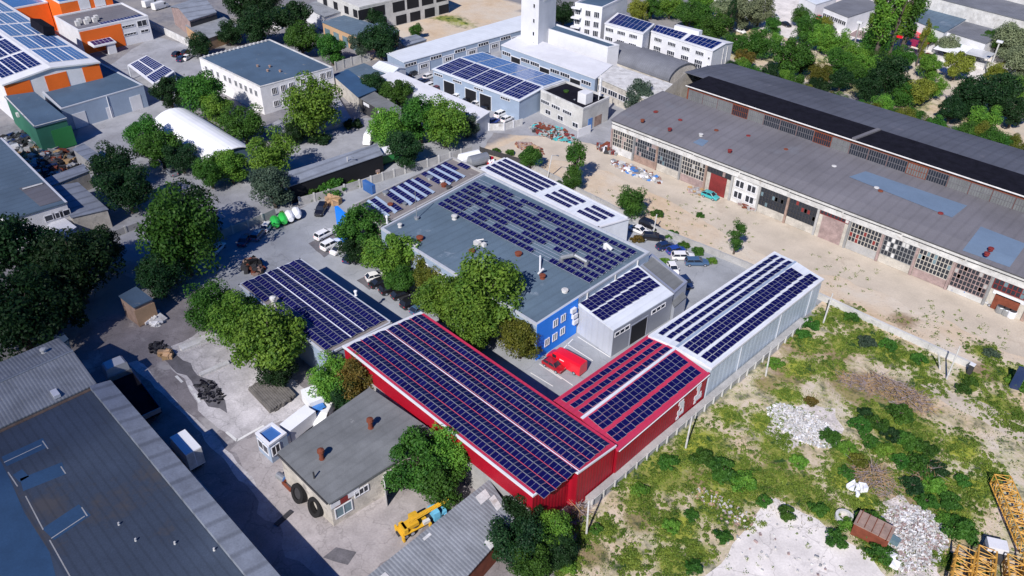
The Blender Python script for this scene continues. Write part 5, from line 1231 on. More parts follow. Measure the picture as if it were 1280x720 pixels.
BUSH = [(412, 231, 20, 'leaf', 'wide hedge bush along the concrete fence'), (390, 240, 14, 'leaf', 'bush at the left end of the fence hedge'), (442, 228, 9, 'leaf_bright', 'small bush by the lamp post at the fence'), (830, 327, 11, 'leaf_bright', 'bright bush behind the grey canopy'), (797, 297, 9, 'leaf_brown', 'rusty bush at the white strip hall corner'), (838, 291, 9, 'leaf', 'bush behind the black car in the rear car park'), (855, 306, 9, 'leaf', 'bush on the wall above the white estate car'), (872, 313, 9, 'leaf', 'bush on the wall above the blue hatchback'), (890, 325, 8, 'leaf_bright', 'last bush at the low end of the car park wall'),
        (76, 166, 11, 'leaf_yellow', 'yellow flowering bush before the green workshop'), (441, 153, 12, 'leaf_dark', 'dark bush on the terrace corner'), (400, 172, 14, 'leaf_dark', 'wide dark bush below the terrace tree'), (356, 268, 9, 'leaf_bright', 'bright bush behind the green tanks'), (1014, 403, 12, 'leaf', 'bush at the white wing far corner'), (1004, 416, 10, 'leaf', 'bush by the retaining wall near the white wing corner'), (968, 452, 11, 'leaf_bright', 'round bright bush at the foot of a leaning pole'),
        (700, 228, 8, 'leaf_grey', 'grey bush by the dirt road wall'), (822, 265, 9, 'leaf', 'bush on the sandy slope above the white car'), (878, 228, 7, 'leaf_bright', 'bush beside the teal wrecked car'), (875, 268, 6, 'leaf', 'small bush alone on the sandy ground'), (637, 190, 7, 'leaf', 'bush at the top of the white strip hall'), (620, 188, 8, 'leaf', 'bush behind the white tank'), (1090, 655, 20, 'leaf', 'bush around the rusty container'), (1103, 690, 16, 'leaf', 'green bush below the rusty container'), (1060, 655, 12, 'leaf_bright', 'bright bush left of the rusty container'), (1205, 660, 20, 'leaf', 'green wide bush left of the yellow lattice stack'), (1075, 530, 14, 'leaf', 'bush below the brush heap'), (1040, 545, 14, 'leaf', 'green bush beside the white rubble patch'), (1060, 560, 12, 'leaf_bright', 'bright bush beside the white rubble patch'),
        (1125, 515, 16, 'leaf', 'bush at the right end of the brush heap'), (1150, 580, 18, 'leaf', 'bush in the middle of the waste ground'), (1170, 605, 16, 'leaf_bright', 'bright bush in the middle of the waste ground'), (1215, 475, 9, 'leaf', 'bush at the end of the concrete wall'), (1275, 475, 14, 'leaf_bright', 'bush beside the dark advert board'), (1205, 485, 10, 'leaf', 'green bush on the dirt path edge'), (1110, 430, 11, 'leaf', 'bush along the concrete wall middle'), (1150, 448, 10, 'leaf', 'bush along the concrete wall near its post'), (1065, 395, 10, 'leaf', 'bush at the upper end of the waste ground'), (1085, 425, 12, 'leaf_grey', 'greyish bush at the upper waste ground'), (905, 585, 20, 'leaf', 'large bush in the green patch below the red wing'), (880, 570, 16, 'leaf', 'green bush by the pole below the red wing'), (930, 600, 18, 'leaf_bright', 'bright bush in the green patch, right end'), (835, 575, 14, 'leaf', 'green bush below the retaining wall'), (800, 610, 12, 'leaf_bright', 'bright yellowish bush below the retaining wall'), (865, 643, 10, 'leaf', 'bush in the sandy lower waste ground'), (840, 655, 12, 'leaf_bright', 'bright bush in the lower waste ground'), (905, 670, 11, 'leaf', 'bush beside the white concrete slab corner'), (868, 708, 12, 'leaf', 'bush at the bottom beside the concrete slab'), (712, 708, 11, 'leaf_bright', 'bright bush at the bottom edge'), (745, 660, 9, 'leaf', 'low bush at the foot of the white pole'), (985, 640, 12, 'leaf', 'bush above the concrete slab'), (1025, 635, 12, 'leaf', 'green bush above the concrete slab edge'), (1045, 672, 14, 'leaf', 'green bush at the slab edge near the container'), (955, 625, 10, 'leaf', 'bush at the upper tip of the concrete slab'), (1000, 575, 12, 'leaf_bright', 'bright bush below the rubble patch'), (1015, 500, 9, 'leaf_brown', 'brownish bush above the rubble patch'), (1090, 550, 12, 'leaf', 'green bush left of the waste ground centre'), (1130, 545, 12, 'leaf', 'green bush above the waste ground centre'), (1195, 700, 9, 'leaf', 'bush between the rubble strip and the lattice stack'), (1240, 440, 9, 'leaf_grey', 'grey bush on the sandy ground by the wall end')]
for x, y, r, m_ in ((1098, 528, 15, 'leaf'), (1115, 540, 13, 'leaf_dark'), (1140, 552, 15, 'leaf'), (1160, 560, 13, 'leaf'), (1105, 560, 13, 'leaf_bright'), (1125, 575, 12, 'leaf'), (1175, 585, 13, 'leaf_dark'), (1140, 605, 14, 'leaf_dark'), (1160, 625, 13, 'leaf'), (1190, 625, 14, 'leaf'), (1075, 575, 13, 'leaf_olive'), (1060, 590, 11, 'leaf'), (1180, 648, 11, 'leaf_bright'), (1082, 515, 10, 'leaf_dark'), (1205, 600, 10, 'leaf')):
    tree(x, y, r, m_, 'bush in the dense scrub between the brush heaps of the waste ground', 'bush', 'bush', 'bush', 'bushes of the dense scrub', 1.1)
for x, y, r, m_, lb in BUSH: tree(x, y, r, m_, lb, 'bush', 'bush', 'bush', zs=1.15)
# loose leaves and weeds on the waste ground, in clumps round the green patches
r = random.Random(77); V, F = [], []
def leafquad(p, L, r, up=.8):
    nrm = Vector((r.gauss(0, .6), r.gauss(0, .6), up)).normalized(); u = nrm.orthogonal().normalized(); u = Matrix.Rotation(r.uniform(0, 6.28), 3, nrm) @ u; v = nrm.cross(u)
    i = len(V); V.extend([tuple(p - u * L), tuple(p - v * L * .55), tuple(p + u * L), tuple(p + v * L * .55)]); F.append((i, i + 1, i + 2, i + 3))
for x, y, rr in GREEN:
    c = G(x, y); s = rr * (c - Vector((0, 0, CAM_H))).length / FPX
    if c.x < -95: continue
    for q in range(int(44 * s)):
        a, d = r.uniform(0, 6.28), s * 1.35 * r.random() ** .6; cc = c + Vector((math.cos(a) * d, math.sin(a) * d, 0))
        if inpoly(SLAB, np.array([[cc.x]]), np.array([[cc.y]]))[0, 0] and r.random() < .93: continue
        cr = r.uniform(.12, .5) * (1 if d < s else .7); ch = cr * r.uniform(.4, .9)
        for k in range(int(24 + 90 * cr)):
            a2, d2 = r.uniform(0, 6.28), cr * r.random() ** .5
            leafquad(cc + Vector((math.cos(a2) * d2, math.sin(a2) * d2, .03 + ch * (1 - (d2 / cr) ** 2) * r.uniform(.4, 1))), r.uniform(.05, .11), r)
for k in range(2600):       # single tufts over the sandy ground
    x, y = r.uniform(700, 1290), r.uniform(380, 720)
    if not inpoly(pxpoly(WASTE), np.array([[G(x, y).x]]), np.array([[G(x, y).y]]))[0, 0]: continue
    cc = G(x, y); cr = r.uniform(.06, .2)
    if inpoly(SLAB, np.array([[cc.x]]), np.array([[cc.y]]))[0, 0] and r.random() < .9: continue
    for q in range(14): leafquad(cc + Vector((r.gauss(0, cr), r.gauss(0, cr), .03 + r.random() * cr)), r.uniform(.04, .09), r)
for k in range(260):       # dry tufts on the sand by the road
    x, y = r.choice([(800, 262), (840, 280), (870, 262), (905, 290), (1120, 410), (1150, 395), (1180, 410), (1230, 430), (1060, 350), (760, 245), (1010, 335)]); x += r.gauss(0, 22); y += r.gauss(0, 12)
    cc = G(x, y); cr = r.uniform(.08, .25)
    for q in range(16): leafquad(cc + Vector((r.gauss(0, cr), r.gauss(0, cr), .03 + r.random() * cr)), r.uniform(.05, .1), r)
me = bpy.data.meshes.new('undergrowth'); me.from_pydata(V, [], F); me.materials.append(leaf_mat('weeds', (.045, .11, .014), (.26, .33, .05))); me.update()
o = bpy.data.objects.new('undergrowth', me); COL.objects.link(o); tag(o, 'weeds and low green ground cover on the waste ground', 'weeds', kind='stuff')
V, F = [], []
straw = [(1000, 430, 60), (985, 465, 55), (1080, 490, 60), (960, 590, 60), (860, 610, 70), (800, 660, 60), (1120, 560, 60), (1150, 640, 50), (1220, 600, 60), (1130, 440, 50), (740, 690, 40), (930, 540, 40), (1240, 520, 50), (1000, 620, 50)]
for x, y, rr in straw:
    c = G(x, y); s = rr * (c - Vector((0, 0, CAM_H))).length / FPX
    for k in range(int(130 * s)):
        a, d = r.uniform(0, 6.28), s * r.random() ** .5
        p = c + Vector((math.cos(a) * d, math.sin(a) * d, .02)); 
        if noise.noise(p * .5 + Vector((9, 3, 0))) < -.05: continue
        u = Vector((r.gauss(0, .5), r.gauss(0, .5), 1)).normalized() * r.uniform(.12, .35); v = Vector((r.gauss(0, 1), r.gauss(0, 1), 0)).normalized() * .03
        i = len(V); V += [tuple(p - v), tuple(p + v), tuple(p + u)]; F.append((i, i + 1, i + 2))
me = bpy.data.meshes.new('dry_grass'); me.from_pydata(V, [], F); me.materials.append(leaf_mat('dry_grass', (.16, .15, .05), (.42, .36, .18), .8)); me.update()
o = bpy.data.objects.new('dry_grass', me); COL.objects.link(o); tag(o, 'dry yellow grass blades on the waste ground', 'grass', kind='stuff')
# ------------------------------------------------------------------ vehicles (modelled in metres, front towards +X)
U = 1 / UNIT
def loft(mb, st, m=0):
    """st: list of (x, [(y, z) half profile from bottom centre outwards to top centre])"""
    rings = []
    for x, pr in st:
        full = [(y, z) for y, z in pr] + [(-y, z) for y, z in pr[::-1]]
        rings.append([(x, y, z) for y, z in full])
    n = len(rings[0])
    for a, b_ in zip(rings, rings[1:]):
        for k in range(n): mb.face((a[k], a[(k + 1) % n], b_[(k + 1) % n], b_[k]), m)
    mb.face(rings[0], m); mb.face(rings[-1][::-1], m)
def wheel(parent, x, y, r, w_=.22):
    mb = MB(); mb.bar((x, y - w_ / 2, r), (x, y + w_ / 2, r), r, 0, 14)
    o = mb.build('wheel', K['tyre'], parent, local=True)
    s = 1 if y > 0 else -1
    MB().bar((x, y + s * w_ / 2, r), (x, y + s * (w_ / 2 + .02), r), r * .62, 0, 12).build('rim', K['alu'], o, local=True)
KIND = dict(hatch=(4.0, 1.74, .95, 1.47, (-1.95, -1.35, .35, 1.05)), sedan=(4.6, 1.8, .92, 1.42, (-1.75, -.95, .35, 1.15)), estate=(4.7, 1.84, 1.0, 1.52, (-2.3, -1.95, .4, 1.15)), suv=(4.6, 1.88, 1.1, 1.72, (-2.22, -1.95, .35, 1.0)))
PROTO = {}
def make_car(kind):
    L, W_, zb, zr, (c0, c1, c2, c3) = KIND[kind]
    t = thing('car', 'car', 'car', (0, 0, 0))
    h, w = L / 2, W_ / 2; mb = MB(); z0 = .24
    def pr(wf, top, zm=None): return [(0, z0), (w * wf * .9, z0), (w * wf, z0 + .2), (w * wf, zb * .72), (w * wf * .93, top - .04), (w * wf * .8, top), (0, top + .02)]
    loft(mb, [(-h, pr(.86, zb * .86)), (-h + .12, pr(.94, zb * .97)), (c0 + .1, pr(1, zb)), (c2, pr(1, zb)), (c3, pr(1, zb * .98)), (h - .45, pr(.97, zb * .86)), (h - .1, pr(.9, zb * .76)), (h, pr(.8, zb * .68))])
    # roof shell
    a, b_, zt = c1, c2, zr
    rw, bw = w * .76, w * .9
    mb.hexa([(a, -rw, zt - .05), (b_, -rw, zt - .05), (b_, rw, zt - .05), (a, rw, zt - .05), (a + .06, -rw * .93, zt), (b_ - .06, -rw * .93, zt), (b_ - .06, rw * .93, zt), (a + .06, rw * .93, zt)])
    for s in (-1, 1):     # pillars
        for p, q in (((c0, bw), (c1, rw)), ((c3, bw), (c2, rw)), (((c0 + c3) / 2 - .1, bw * 1.0), ((c1 + c2) / 2 - .1, rw))):
            mb.bar((p[0], s * p[1], zb - .02), (q[0], s * q[1], zt - .03), .045)
        mb.box((c3 - .15, s * (w + .08), zb + .06), (.2, .16, .13))
    body = mb.build('body', K['car_white'], t, local=True)
    g = MB(); i = .02
    g.hexa([(c0 + i, -bw + .03, zb - .03), (c3 - i, -bw + .03, zb - .03), (c3 - i, bw - .03, zb - .03), (c0 + i, bw - .03, zb - .03), (c1 + i, -rw + .03, zt - .04), (c2 - i, -rw + .03, zt - .04), (c2 - i, rw - .03, zt - .04), (c1 + i, rw - .03, zt - .04)])
    g.build('window', K['glass'], t, local=True)
    for x in (-h + .78, h - .82):
        for s in (-1, 1): wheel(t, x, s * (w - .1), .32 if kind != 'suv' else .36)
    for s in (-1, 1):
        MB().box((h - .1, s * w * .62, zb * .66), (.12, .34, .13)).build('headlight', K['white_paint'], t, local=True)
        MB().box((-h + .03, s * w * .66, zb * .74), (.1, .28, .14)).build('tail_light', K['van_red'], t, local=True)
    MB().box((h - .02, 0, zb * .42), (.05, w * 1.2, .16)).build('grille', K['steel_dark'], t, local=True)
    return t
def recolour(t, part, col):
    for ch in t.children:
        if ch.name.split('.')[0] == part: ch.material_slots[0].link = 'OBJECT'; ch.material_slots[0].material = K[col]
def heading(a, b_):
    p, q = G(*a, .4), G(*b_, .4); d = q - p; return math.atan2(d.y, d.x)
def car(kind, col, px, py, a, label, group=None):
    """a: direction as a pixel offset of the nose"""
    if kind not in PROTO: t = PROTO[kind] = make_car(kind)
    else:
        t = copy_tree(PROTO[kind])
    p = G(px, py, .5); t.location = (p.x, p.y, .03); t.rotation_euler = (0, 0, heading((px, py), (px + a[0], py + a[1]))); t.scale = (U, U, U)
    tag(t, label, 'car', group)
    if group is None and 'group' in t: del t['group']
    recolour(t, 'body', col); return t
LOT = 'cars parked in the front car park'
for k, c_, x, y, a, lb in (
    ('estate', 'car_white', 406, 292, (10, -5), 'white estate car alone near the blue pylon board'), ('suv', 'car_white', 414, 305, (10, -5), 'white off-road car between two white cars'), ('sedan', 'car_white', 425, 310, (8, -5), 'white saloon car partly under the tree by the pylon'),
    ('hatch', 'car_navy', 438, 321, (6, -6), 'dark blue hatchback under the tree edge'), ('hatch', 'car_white', 470, 345, (8, -2), 'small white hatchback first in the row of black cars'), ('sedan', 'car_black', 476, 352, (8, -3), 'black saloon parked right beside the small white hatchback'),
    ('suv', 'car_black', 489, 360, (8, -3), 'black car second after the white hatchback'), ('hatch', 'car_black', 502, 367, (8, -3), 'black hatchback third after the white hatchback'), ('suv', 'car_black', 515, 377, (8, -4), 'large black car near the red hall corner'), ('hatch', 'car_steelblue', 525, 385, (7, -4), 'blue-grey hatchback at the red hall corner'),
    ('sedan', 'car_white', 271, 310, (6, -6), 'white saloon at the left end of the car park fence'), ('sedan', 'car_navy', 306, 299, (5, -7), 'dark navy saloon by the concrete fence'), ('estate', 'car_steelblue', 323, 292, (6, -7), 'dark grey-blue estate car beside the navy saloon'), ('hatch', 'car_white', 334, 282, (4, -5), 'small white car beside the green tanks'), ('suv', 'car_black', 401, 262, (-4, 7), 'black car parked alone by the fence and tan heap')):
    car(k, c_, x, y, a, lb, LOT)
for k, c_, x, y, a, lb in (
    ('sedan', 'car_white', 799, 287, (10, 4), 'white car behind the white strip hall'), ('suv', 'car_black', 812, 281, (10, 4), 'black car in the shade behind the white car'), ('estate', 'car_black', 817, 296, (10, 1), 'long black car with dark windows in the rear car park'), ('hatch', 'car_navy', 832, 307, (9, -2), 'navy hatchback in the rear car park'), ('hatch', 'car_blue', 845, 312, (9, -2), 'blue hatchback beside the white estate'),
    ('estate', 'car_white', 854, 320, (10, 0), 'white estate car in the rear car park'), ('estate', 'car_steelblue', 871, 327, (10, 0), 'steel blue estate at the end of the rear row'), ('hatch', 'car_white', 841, 335, (4, 8), 'white hatchback behind the grey canopy bush'), ('hatch', 'car_navy', 857, 352, (5, 6), 'dark blue car at the end of the lean-to')):
    car(k, c_, x, y, a, lb, 'cars parked in the rear car park')
for k, c_, x, y, a, lb in (('suv', 'car_black', 1177, 351, (10, 5), 'black off-road car parked before the long warehouse'), ('hatch', 'car_sky', 1201, 362, (10, 4), 'bright blue hatchback parked before the long warehouse'), ('sedan', 'car_silver', 1229, 373, (10, 4), 'silver white saloon parked before the long warehouse'), ('hatch', 'car_teal', 888, 244, (8, 3), 'teal wrecked hatchback beside the warehouse scrap')):
    car(k, c_, x, y, a, lb, 'cars before the long warehouse')
CL = 'cars around the garage halls'
for i, (k, c_, x, y, a, lb) in enumerate((
    ('hatch', 'car_black', 516, 91, (8, -4), 'black car before the white garage row'), ('hatch', 'car_white', 536, 95, (8, -3), 'white car between garage row and solar garage hall'), ('sedan', 'car_navy', 528, 101, (8, -3), 'dark car beside the long white shed'), ('estate', 'car_white', 539, 106, (8, -3), 'white estate left of the dark red car'), ('suv', 'car_maroon', 550, 110, (8, -3), 'dark red car at the solar garage hall corner'),
    ('hatch', 'car_white', 572, 120, (8, -4), 'white car before the first dark garage gate'), ('hatch', 'car_black', 585, 125, (8, -4), 'black car between white cars at the garage gates'), ('sedan', 'car_white', 596, 129, (8, -4), 'white saloon before the second garage gate'), ('hatch', 'car_black', 608, 134, (8, -4), 'black car before the third garage gate'), ('suv', 'car_white', 627, 142, (9, -4), 'white car by the white board fence'), ('hatch', 'car_white', 634, 148, (9, -4), 'white hatchback against the white board fence'), ('hatch', 'car_blue', 617, 151, (8, -3), 'blue car half behind the long white shed'),
    ('hatch', 'car_black', 221, 67, (6, -4), 'black car, left front of the group of four'), ('hatch', 'car_navy', 227, 73, (6, -4), 'dark blue car, nearest of the group of four'), ('hatch', 'car_black', 232, 65, (6, -4), 'black car, farthest of the group of four'), ('sedan', 'car_white', 234, 71, (6, -4), 'only white car of the group of four by the yard wall'), ('sedan', 'car_silver', 226, 25, (8, -3), 'pale car beside the old gabled shed'), ('sedan', 'car_grey', 214, 214, (-6, -5), 'grey saloon parked beside the arched hangar trees'), ('hatch', 'car_black', 660, 58, (8, -4), 'black car at the end of the white garage row'), ('hatch', 'car_navy', 610, 70, (6, 3), 'dark car behind the solar garage roof'))):
    car(k, c_, x, y, a, lb, CL)
CC = 'cars on the far street'
for x, y, c_, lb in ((1003, 52, 'car_navy', 'long dark blue car in the tree shade by the far street'), (1024, 22, 'car_red', 'red car on the pale lot at the top right'), (1038, 34, 'car_black', 'black car on the pale lot at the top right'), (968, 20, 'car_silver', 'silver car between pale willows and pale lot'), (925, 38, 'car_white', 'white car among the pale willows'), (982, 30, 'car_black', 'dark car beside the far street trees'), (1160, 70, 'car_maroon', 'dark red car below the red market stall'), (1015, 16, 'car_white', 'white car at the top of the pale lot'), (1247, 68, 'car_silver', 'silver car right of the market stalls')):
    car('sedan', c_, x, y, (8, 3), lb, CC)
car('hatch', 'car_red', 692, 456, (7, 4), 'dark red hatchback with white sunshade beside the red van', None)
# red van
def van(name, label, col, px, py, a, L=6.2, W_=2.1, Ht=2.6):
    t = thing(name, label, 'van', (0, 0, 0)); h, w = L / 2, W_ / 2
    mb = MB(); pr = lambda top, k=1.0: [(0, .3), (w * k * .95, .3), (w * k, .5), (w * k, top * .55), (w * k * .95, top * .85), (w * k * .86, top - .05), (w * k * .7, top), (0, top + .02)]
    loft(mb, [(-h, pr(Ht - .05, .97)), (-h + .1, pr(Ht)), (h - 1.9, pr(Ht)), (h - 1.45, pr(Ht - .15)), (h - .75, pr(1.5)), (h - .12, pr(1.15, .95)), (h, pr(.95, .88))])
    mb.build('body', K[col], t, local=True)
    g = MB(); g.hexa([(h - 1.52, -w * .84, 1.55), (h - .82, -w * .88, 1.5), (h - .82, w * .88, 1.5), (h - 1.52, w * .84, 1.55), (h - 1.52, -w * .8, Ht - .26), (h - 1.36, -w * .8, Ht - .27), (h - 1.36, w * .8, Ht - .27), (h - 1.52, w * .8, Ht - .26)]); g.build('windscreen', K['glass'], t, local=True)
    for s in (-1, 1): MB().box((h - 1.75, s * (w - .02), 1.75), (.8, .07, .6)).build('window', K['glass'], t, local=True)
    for x in (-h + 1.1, h - 1.0):
        for s in (-1, 1): wheel(t, x, s * (w - .12), .36, .24)
    for s in (-1, 1): MB().box((h - .08, s * w * .68, .95), (.12, .3, .2)).build('headlight', K['white_paint'], t, local=True)
    p = G(px, py, 1.0); t.location = (p.x, p.y, .03); t.rotation_euler = (0, 0, heading((px, py), (px + a[0], py + a[1]))); t.scale = (U, U, U); return t
v_ = van('van', 'bright red delivery van parked beside the blue end wall', 'van_red', 708, 449, (-11, -6), 7.0, 2.15, 2.5); MB().box((.2, 1.04, 1.5), (.9, .04, .5)).build('emblem', K['white_paint'], v_, local=True)
MB().box((.35, 0, 1.05), (.1, 1.2, .5)).build('sunshade', K['white_paint'], [o for o in SC.objects if o.get('label', '').startswith('dark red hatchback with white')][0], local=True)
van('van', 'white van at the street corner behind the bright tree', 'car_white', 461, 171, (-4, 6), 5.2); van('van', 'white van at the top edge by the old gabled shed', 'car_white', 188, 3, (10, -3)); van('van', 'second white van at the top edge, nearer the pale wall', 'car_white', 200, 6, (10, -3)); van('van', 'white and blue van between dark trees at the top', 'car_white', 344, 30, (5, 3), 5.2); van('van', 'white van parked close to the red hall trees', 'car_white', 405, 516, (-3, 6), 5.0, 1.9, 2.0)
# trucks
def box_truck(label, px, py, a, cabcol='car_white', boxl=4.6, group=None, tall=2.5, body='tent_white'):
    t = thing('box_truck', label, 'truck', (0, 0, 0), 0, group)
    MB().box((0, 0, .62), (boxl + 2.0, .9, .25)).build('chassis', K['steel_dark'], t, local=True)
    mb = MB(); mb.box((-.95, 0, .85 + tall / 2), (boxl, 2.3, tall)); o = mb.build('cargo_box', K[body], t, local=True)
    mb = MB()
    for s in (-.6, .6): mb.box((-.95 - boxl / 2 - .02, s, .85 + tall / 2), (.04, 1.05, tall * .9))
    mb.build('rear_door', K['white_dirty'], o, local=True)
    x = boxl / 2 - .95; mb = MB()
    loft(mb, [(x + .1, [(0, .5), (1.0, .5), (1.03, 1.3), (.95, 2.25), (.8, 2.35), (0, 2.38)]), (x + 1.05, [(0, .5), (1.0, .5), (1.03, 1.3), (.93, 2.2), (.8, 2.3), (0, 2.33)]), (x + 1.6, [(0, .5), (.98, .5), (1.0, 1.25), (.96, 1.35), (.85, 1.4), (0, 1.42)]), (x + 1.8, [(0, .5), (.95, .5), (.97, 1.0), (.93, 1.1), (.8, 1.15), (0, 1.17)])]); c = mb.build('cab', K[cabcol], t, local=True)
    MB().hexa([(x + 1.08, -.86, 1.45), (x + 1.6, -.88, 1.42), (x + 1.6, .88, 1.42), (x + 1.08, .86, 1.45), (x + 1.0, -.8, 2.2), (x + 1.12, -.8, 2.2), (x + 1.12, .8, 2.2), (x + 1.0, .8, 2.2)]).build('windscreen', K['glass'], c, local=True)
    for xx in (-boxl / 2 - .1, x + 1.0):
        for s in (-1, 1): wheel(t, xx, s * .88, .42, .26)
    p = G(px, py, 1.6); t.location = (p.x, p.y, .03); t.rotation_euler = (0, 0, heading((px, py), (px + a[0], py + a[1]))); t.scale = (U, U, U); return t
box_truck('white box truck parked in the shade of the factory hall', 231, 559, (-8, -9), boxl=4.8, tall=3.1)
box_truck('white box truck with blue nose beside the lumber stack', 394, 502, (6, 9), 'car_sky', 3.6, tall=2.2); box_truck('white box lorry between site cabin and white van', 367, 532, (-9, 7), 'car_white', 5.0, tall=2.2)
t = thing('flatbed_truck', 'old flatbed truck with pale blue cab and empty dark bed', 'truck', (0, 0, 0))
MB().box((-1.2, 0, .75), (9.2, .9, .3)).build('chassis', K['steel_dark'], t, local=True)
mb = MB(); mb.box((-1.6, 0, 1.05), (8.0, 2.5, .12)); mb.build('bed', K['black_roof'], t, local=True)
for y in (-1.25, 1.25): MB().box((-1.6, y, 1.35), (8.0, .06, .5)).build('side_board', K['car_navy'], t, local=True)
for x in (-5.55, 2.4): MB().box((x, 0, 1.4), (.07, 2.5, .6)).build('tail_board' if x < 0 else 'head_board', K['steel'], t, local=True)
mb = MB(); loft(mb, [(2.6, [(0, .5), (1.15, .5), (1.18, 1.4), (1.1, 2.5), (.9, 2.65), (0, 2.68)]), (4.1, [(0, .5), (1.15, .5), (1.18, 1.4), (1.08, 2.45), (.9, 2.6), (0, 2.63)]), (4.5, [(0, .5), (1.12, .5), (1.15, 1.35), (1.1, 1.5), (.9, 1.55), (0, 1.57)])]); c = mb.build('cab', K['car_silver'], t, local=True)
MB().hexa([(4.12, -1.0, 1.6), (4.5, -1.02, 1.58), (4.5, 1.02, 1.58), (4.12, 1.0, 1.6), (4.0, -.95, 2.45), (4.16, -.95, 2.45), (4.16, .95, 2.45), (4.0, .95, 2.45)]).build('windscreen', K['glass'], c, local=True)
for x in (-4.4, -3.2, 3.6):
    for s in (-1, 1): wheel(t, x, s * 1.0, .5, .3)
p, q = G(184, 518, 1), G(141, 458, 1.2); mid = (p + q) / 2; t.location = (mid.x, mid.y, .02); t.rotation_euler = (0, 0, math.atan2(q.y - p.y, q.x - p.x)); s_ = (q - p).length / 9.6; t.scale = (s_, s_ * 1.0, s_)
# truck crane
t = thing('truck_crane', 'yellow truck crane with a light blue cab and folded boom', 'crane truck', (0, 0, 0))
MB().box((0, 0, .85), (8.2, 1.0, .35)).build('chassis', K['steel_dark'], t, local=True)
mb = MB(); mb.box((-1.2, 0, 1.12), (5.2, 2.4, .14)); mb.build('deck', K['yellow'], t, local=True)
mb = MB(); loft(mb, [(2.3, [(0, .6), (1.15, .6), (1.18, 1.4), (1.08, 2.4), (.9, 2.55), (0, 2.58)]), (3.4, [(0, .6), (1.15, .6), (1.18, 1.4), (1.05, 2.35), (.9, 2.5), (0, 2.53)]), (3.75, [(0, .6), (1.0, .6), (1.05, 1.4), (.95, 1.55), (.8, 1.62), (0, 1.64)]), (4.9, [(0, .6), (.75, .6), (.78, 1.2), (.7, 1.4), (.55, 1.48), (0, 1.5)])]); c = mb.build('cab', K['cyan'], t, local=True)
MB().hexa([(3.42, -.95, 1.62), (3.8, -.98, 1.6), (3.8, .98, 1.6), (3.42, .95, 1.62), (3.3, -.9, 2.35), (3.46, -.9, 2.35), (3.46, .9, 2.35), (3.3, .9, 2.35)]).build('windscreen', K['glass'], c, local=True)
for s in (-1, 1): MB().box((4.2, s * .98, .95), (1.2, .4, .12)).build('mudguard', K['cyan'], t, local=True)
MB().lathe((-.9, 0, 1.18), [(.95, 0), (.95, .3), (.8, .35)], 16).build('turntable', K['steel_dark'], t, local=True)
mb = MB(); mb.box((-1.7, -.1, 1.85), (2.6, 1.5, .7)); mb.box((-2.9, -.1, 1.75), (.7, 2.1, .9)); mb.build('superstructure', K['yellow'], t, local=True)
mb = MB(); mb.box((-.6, .85, 2.0), (1.4, .85, 1.3)); o = mb.build('crane_cabin', K['yellow'], t, local=True); MB().box((.12, .85, 2.2), (.06, .7, .7)).build('window', K['glass'], o, local=True)
mb = MB()
for y in (-.25, .25):
    for z in (2.6, 3.05): mb.bar((-2.0, y - .1, z - .2), (5.6, y * .7 - .1, z + .25), .075)
for k in range(9):
    x = -1.8 + k * .82
    for y in (-.25, .25): mb.bar((x, y - .1, 2.4 + .06 * k), (x + .8, y - .1, 2.88 + .06 * k), .045)
mb.hexa([(-2, -.33, 2.5), (5.5, -.28, 2.9), (5.5, .12, 2.9), (-2, .15, 2.5), (-2, -.33, 2.7), (5.5, -.28, 3.1), (5.5, .12, 3.1), (-2, .15, 2.7)])
mb.build('boom', K['yellow'], t, local=True)
for y in (-1.25, 1.25):
    for x in (-3.6, 1.4): MB().box((x, y, .7), (.3, .7, 1.2)).build('outrigger', K['yellow'], t, local=True)
MB().box((.9, -.9, 1.5), (1.2, .6, .6)).build('tool_box', K['white_dirty'], t, local=True); MB().lathe((.6, 1.0, 1.2), [(.4, 0), (.45, .3), (.4, .7)], 10).build('fuel_tank', K['steel_dark'], t, local=True)
for x in (-3.0, -1.8, 3.9):
    for s in (-1, 1): wheel(t, x, s * 1.0, .55, .32)
p, q = G(493, 665, 1), G(553, 634, 1); mid = (p + q) / 2; t.location = (mid.x, mid.y, .02); t.rotation_euler = (0, 0, math.atan2(q.y - p.y, q.x - p.x)); s_ = (q - p).length / 9.0; t.scale = (s_, s_, s_)
# ------------------------------------------------------------------ fences, walls, poles
def fence_line(name, label, pts, h, step, wallmat, postmat, th=.12, ph=.15, cat='fence', gap=0.0):
    P = [G(*q) for q in pts]; mid = sum(P, Vector()) / len(P); t = thing(name, label, cat, (mid.x, mid.y, 0)); n = 0
    for a, c in zip(P, P[1:]):
        L = (c - a).length; k = max(1, round(L / step)); d = (c - a) / k
        for i in range(k):
            p, q = a + d * i, a + d * (i + 1); mb = MB(); c_ = (p + q) / 2; jl = rnd.uniform(-.04, .04)
            mb.box((c_.x, c_.y, gap + (h - gap) / 2 + jl), (d.length - .02, th, h - gap), rz=math.atan2(d.y, d.x)); mb.build('panel', K[wallmat], t)
            if postmat: MB().box((p.x, p.y, (h + ph) / 2), (th * 2.1, th * 2.3, h + ph), rz=math.atan2(d.y, d.x)).build('post', K[postmat], t)
    return t
fence_line('concrete_fence', 'grey concrete panel fence running behind the covered tanks', [(272, 300), (329, 278), (345, 270)], 1.4, 2.2, 'concrete', 'concrete_light')
fence_line('concrete_fence', 'long grey concrete panel fence between street hedge and solar annex', [(375, 257), (412, 247), (450, 235), (520, 213), (590, 192)], 1.4, 2.2, 'concrete', 'concrete_light')
fence_line('concrete_wall', 'low grey retaining wall along the sandy ground by the rear car park', [(655, 206), (735, 248), (815, 288), (930, 334), (968, 352)], 1.0, 4, 'concrete', None, .3, cat='wall')
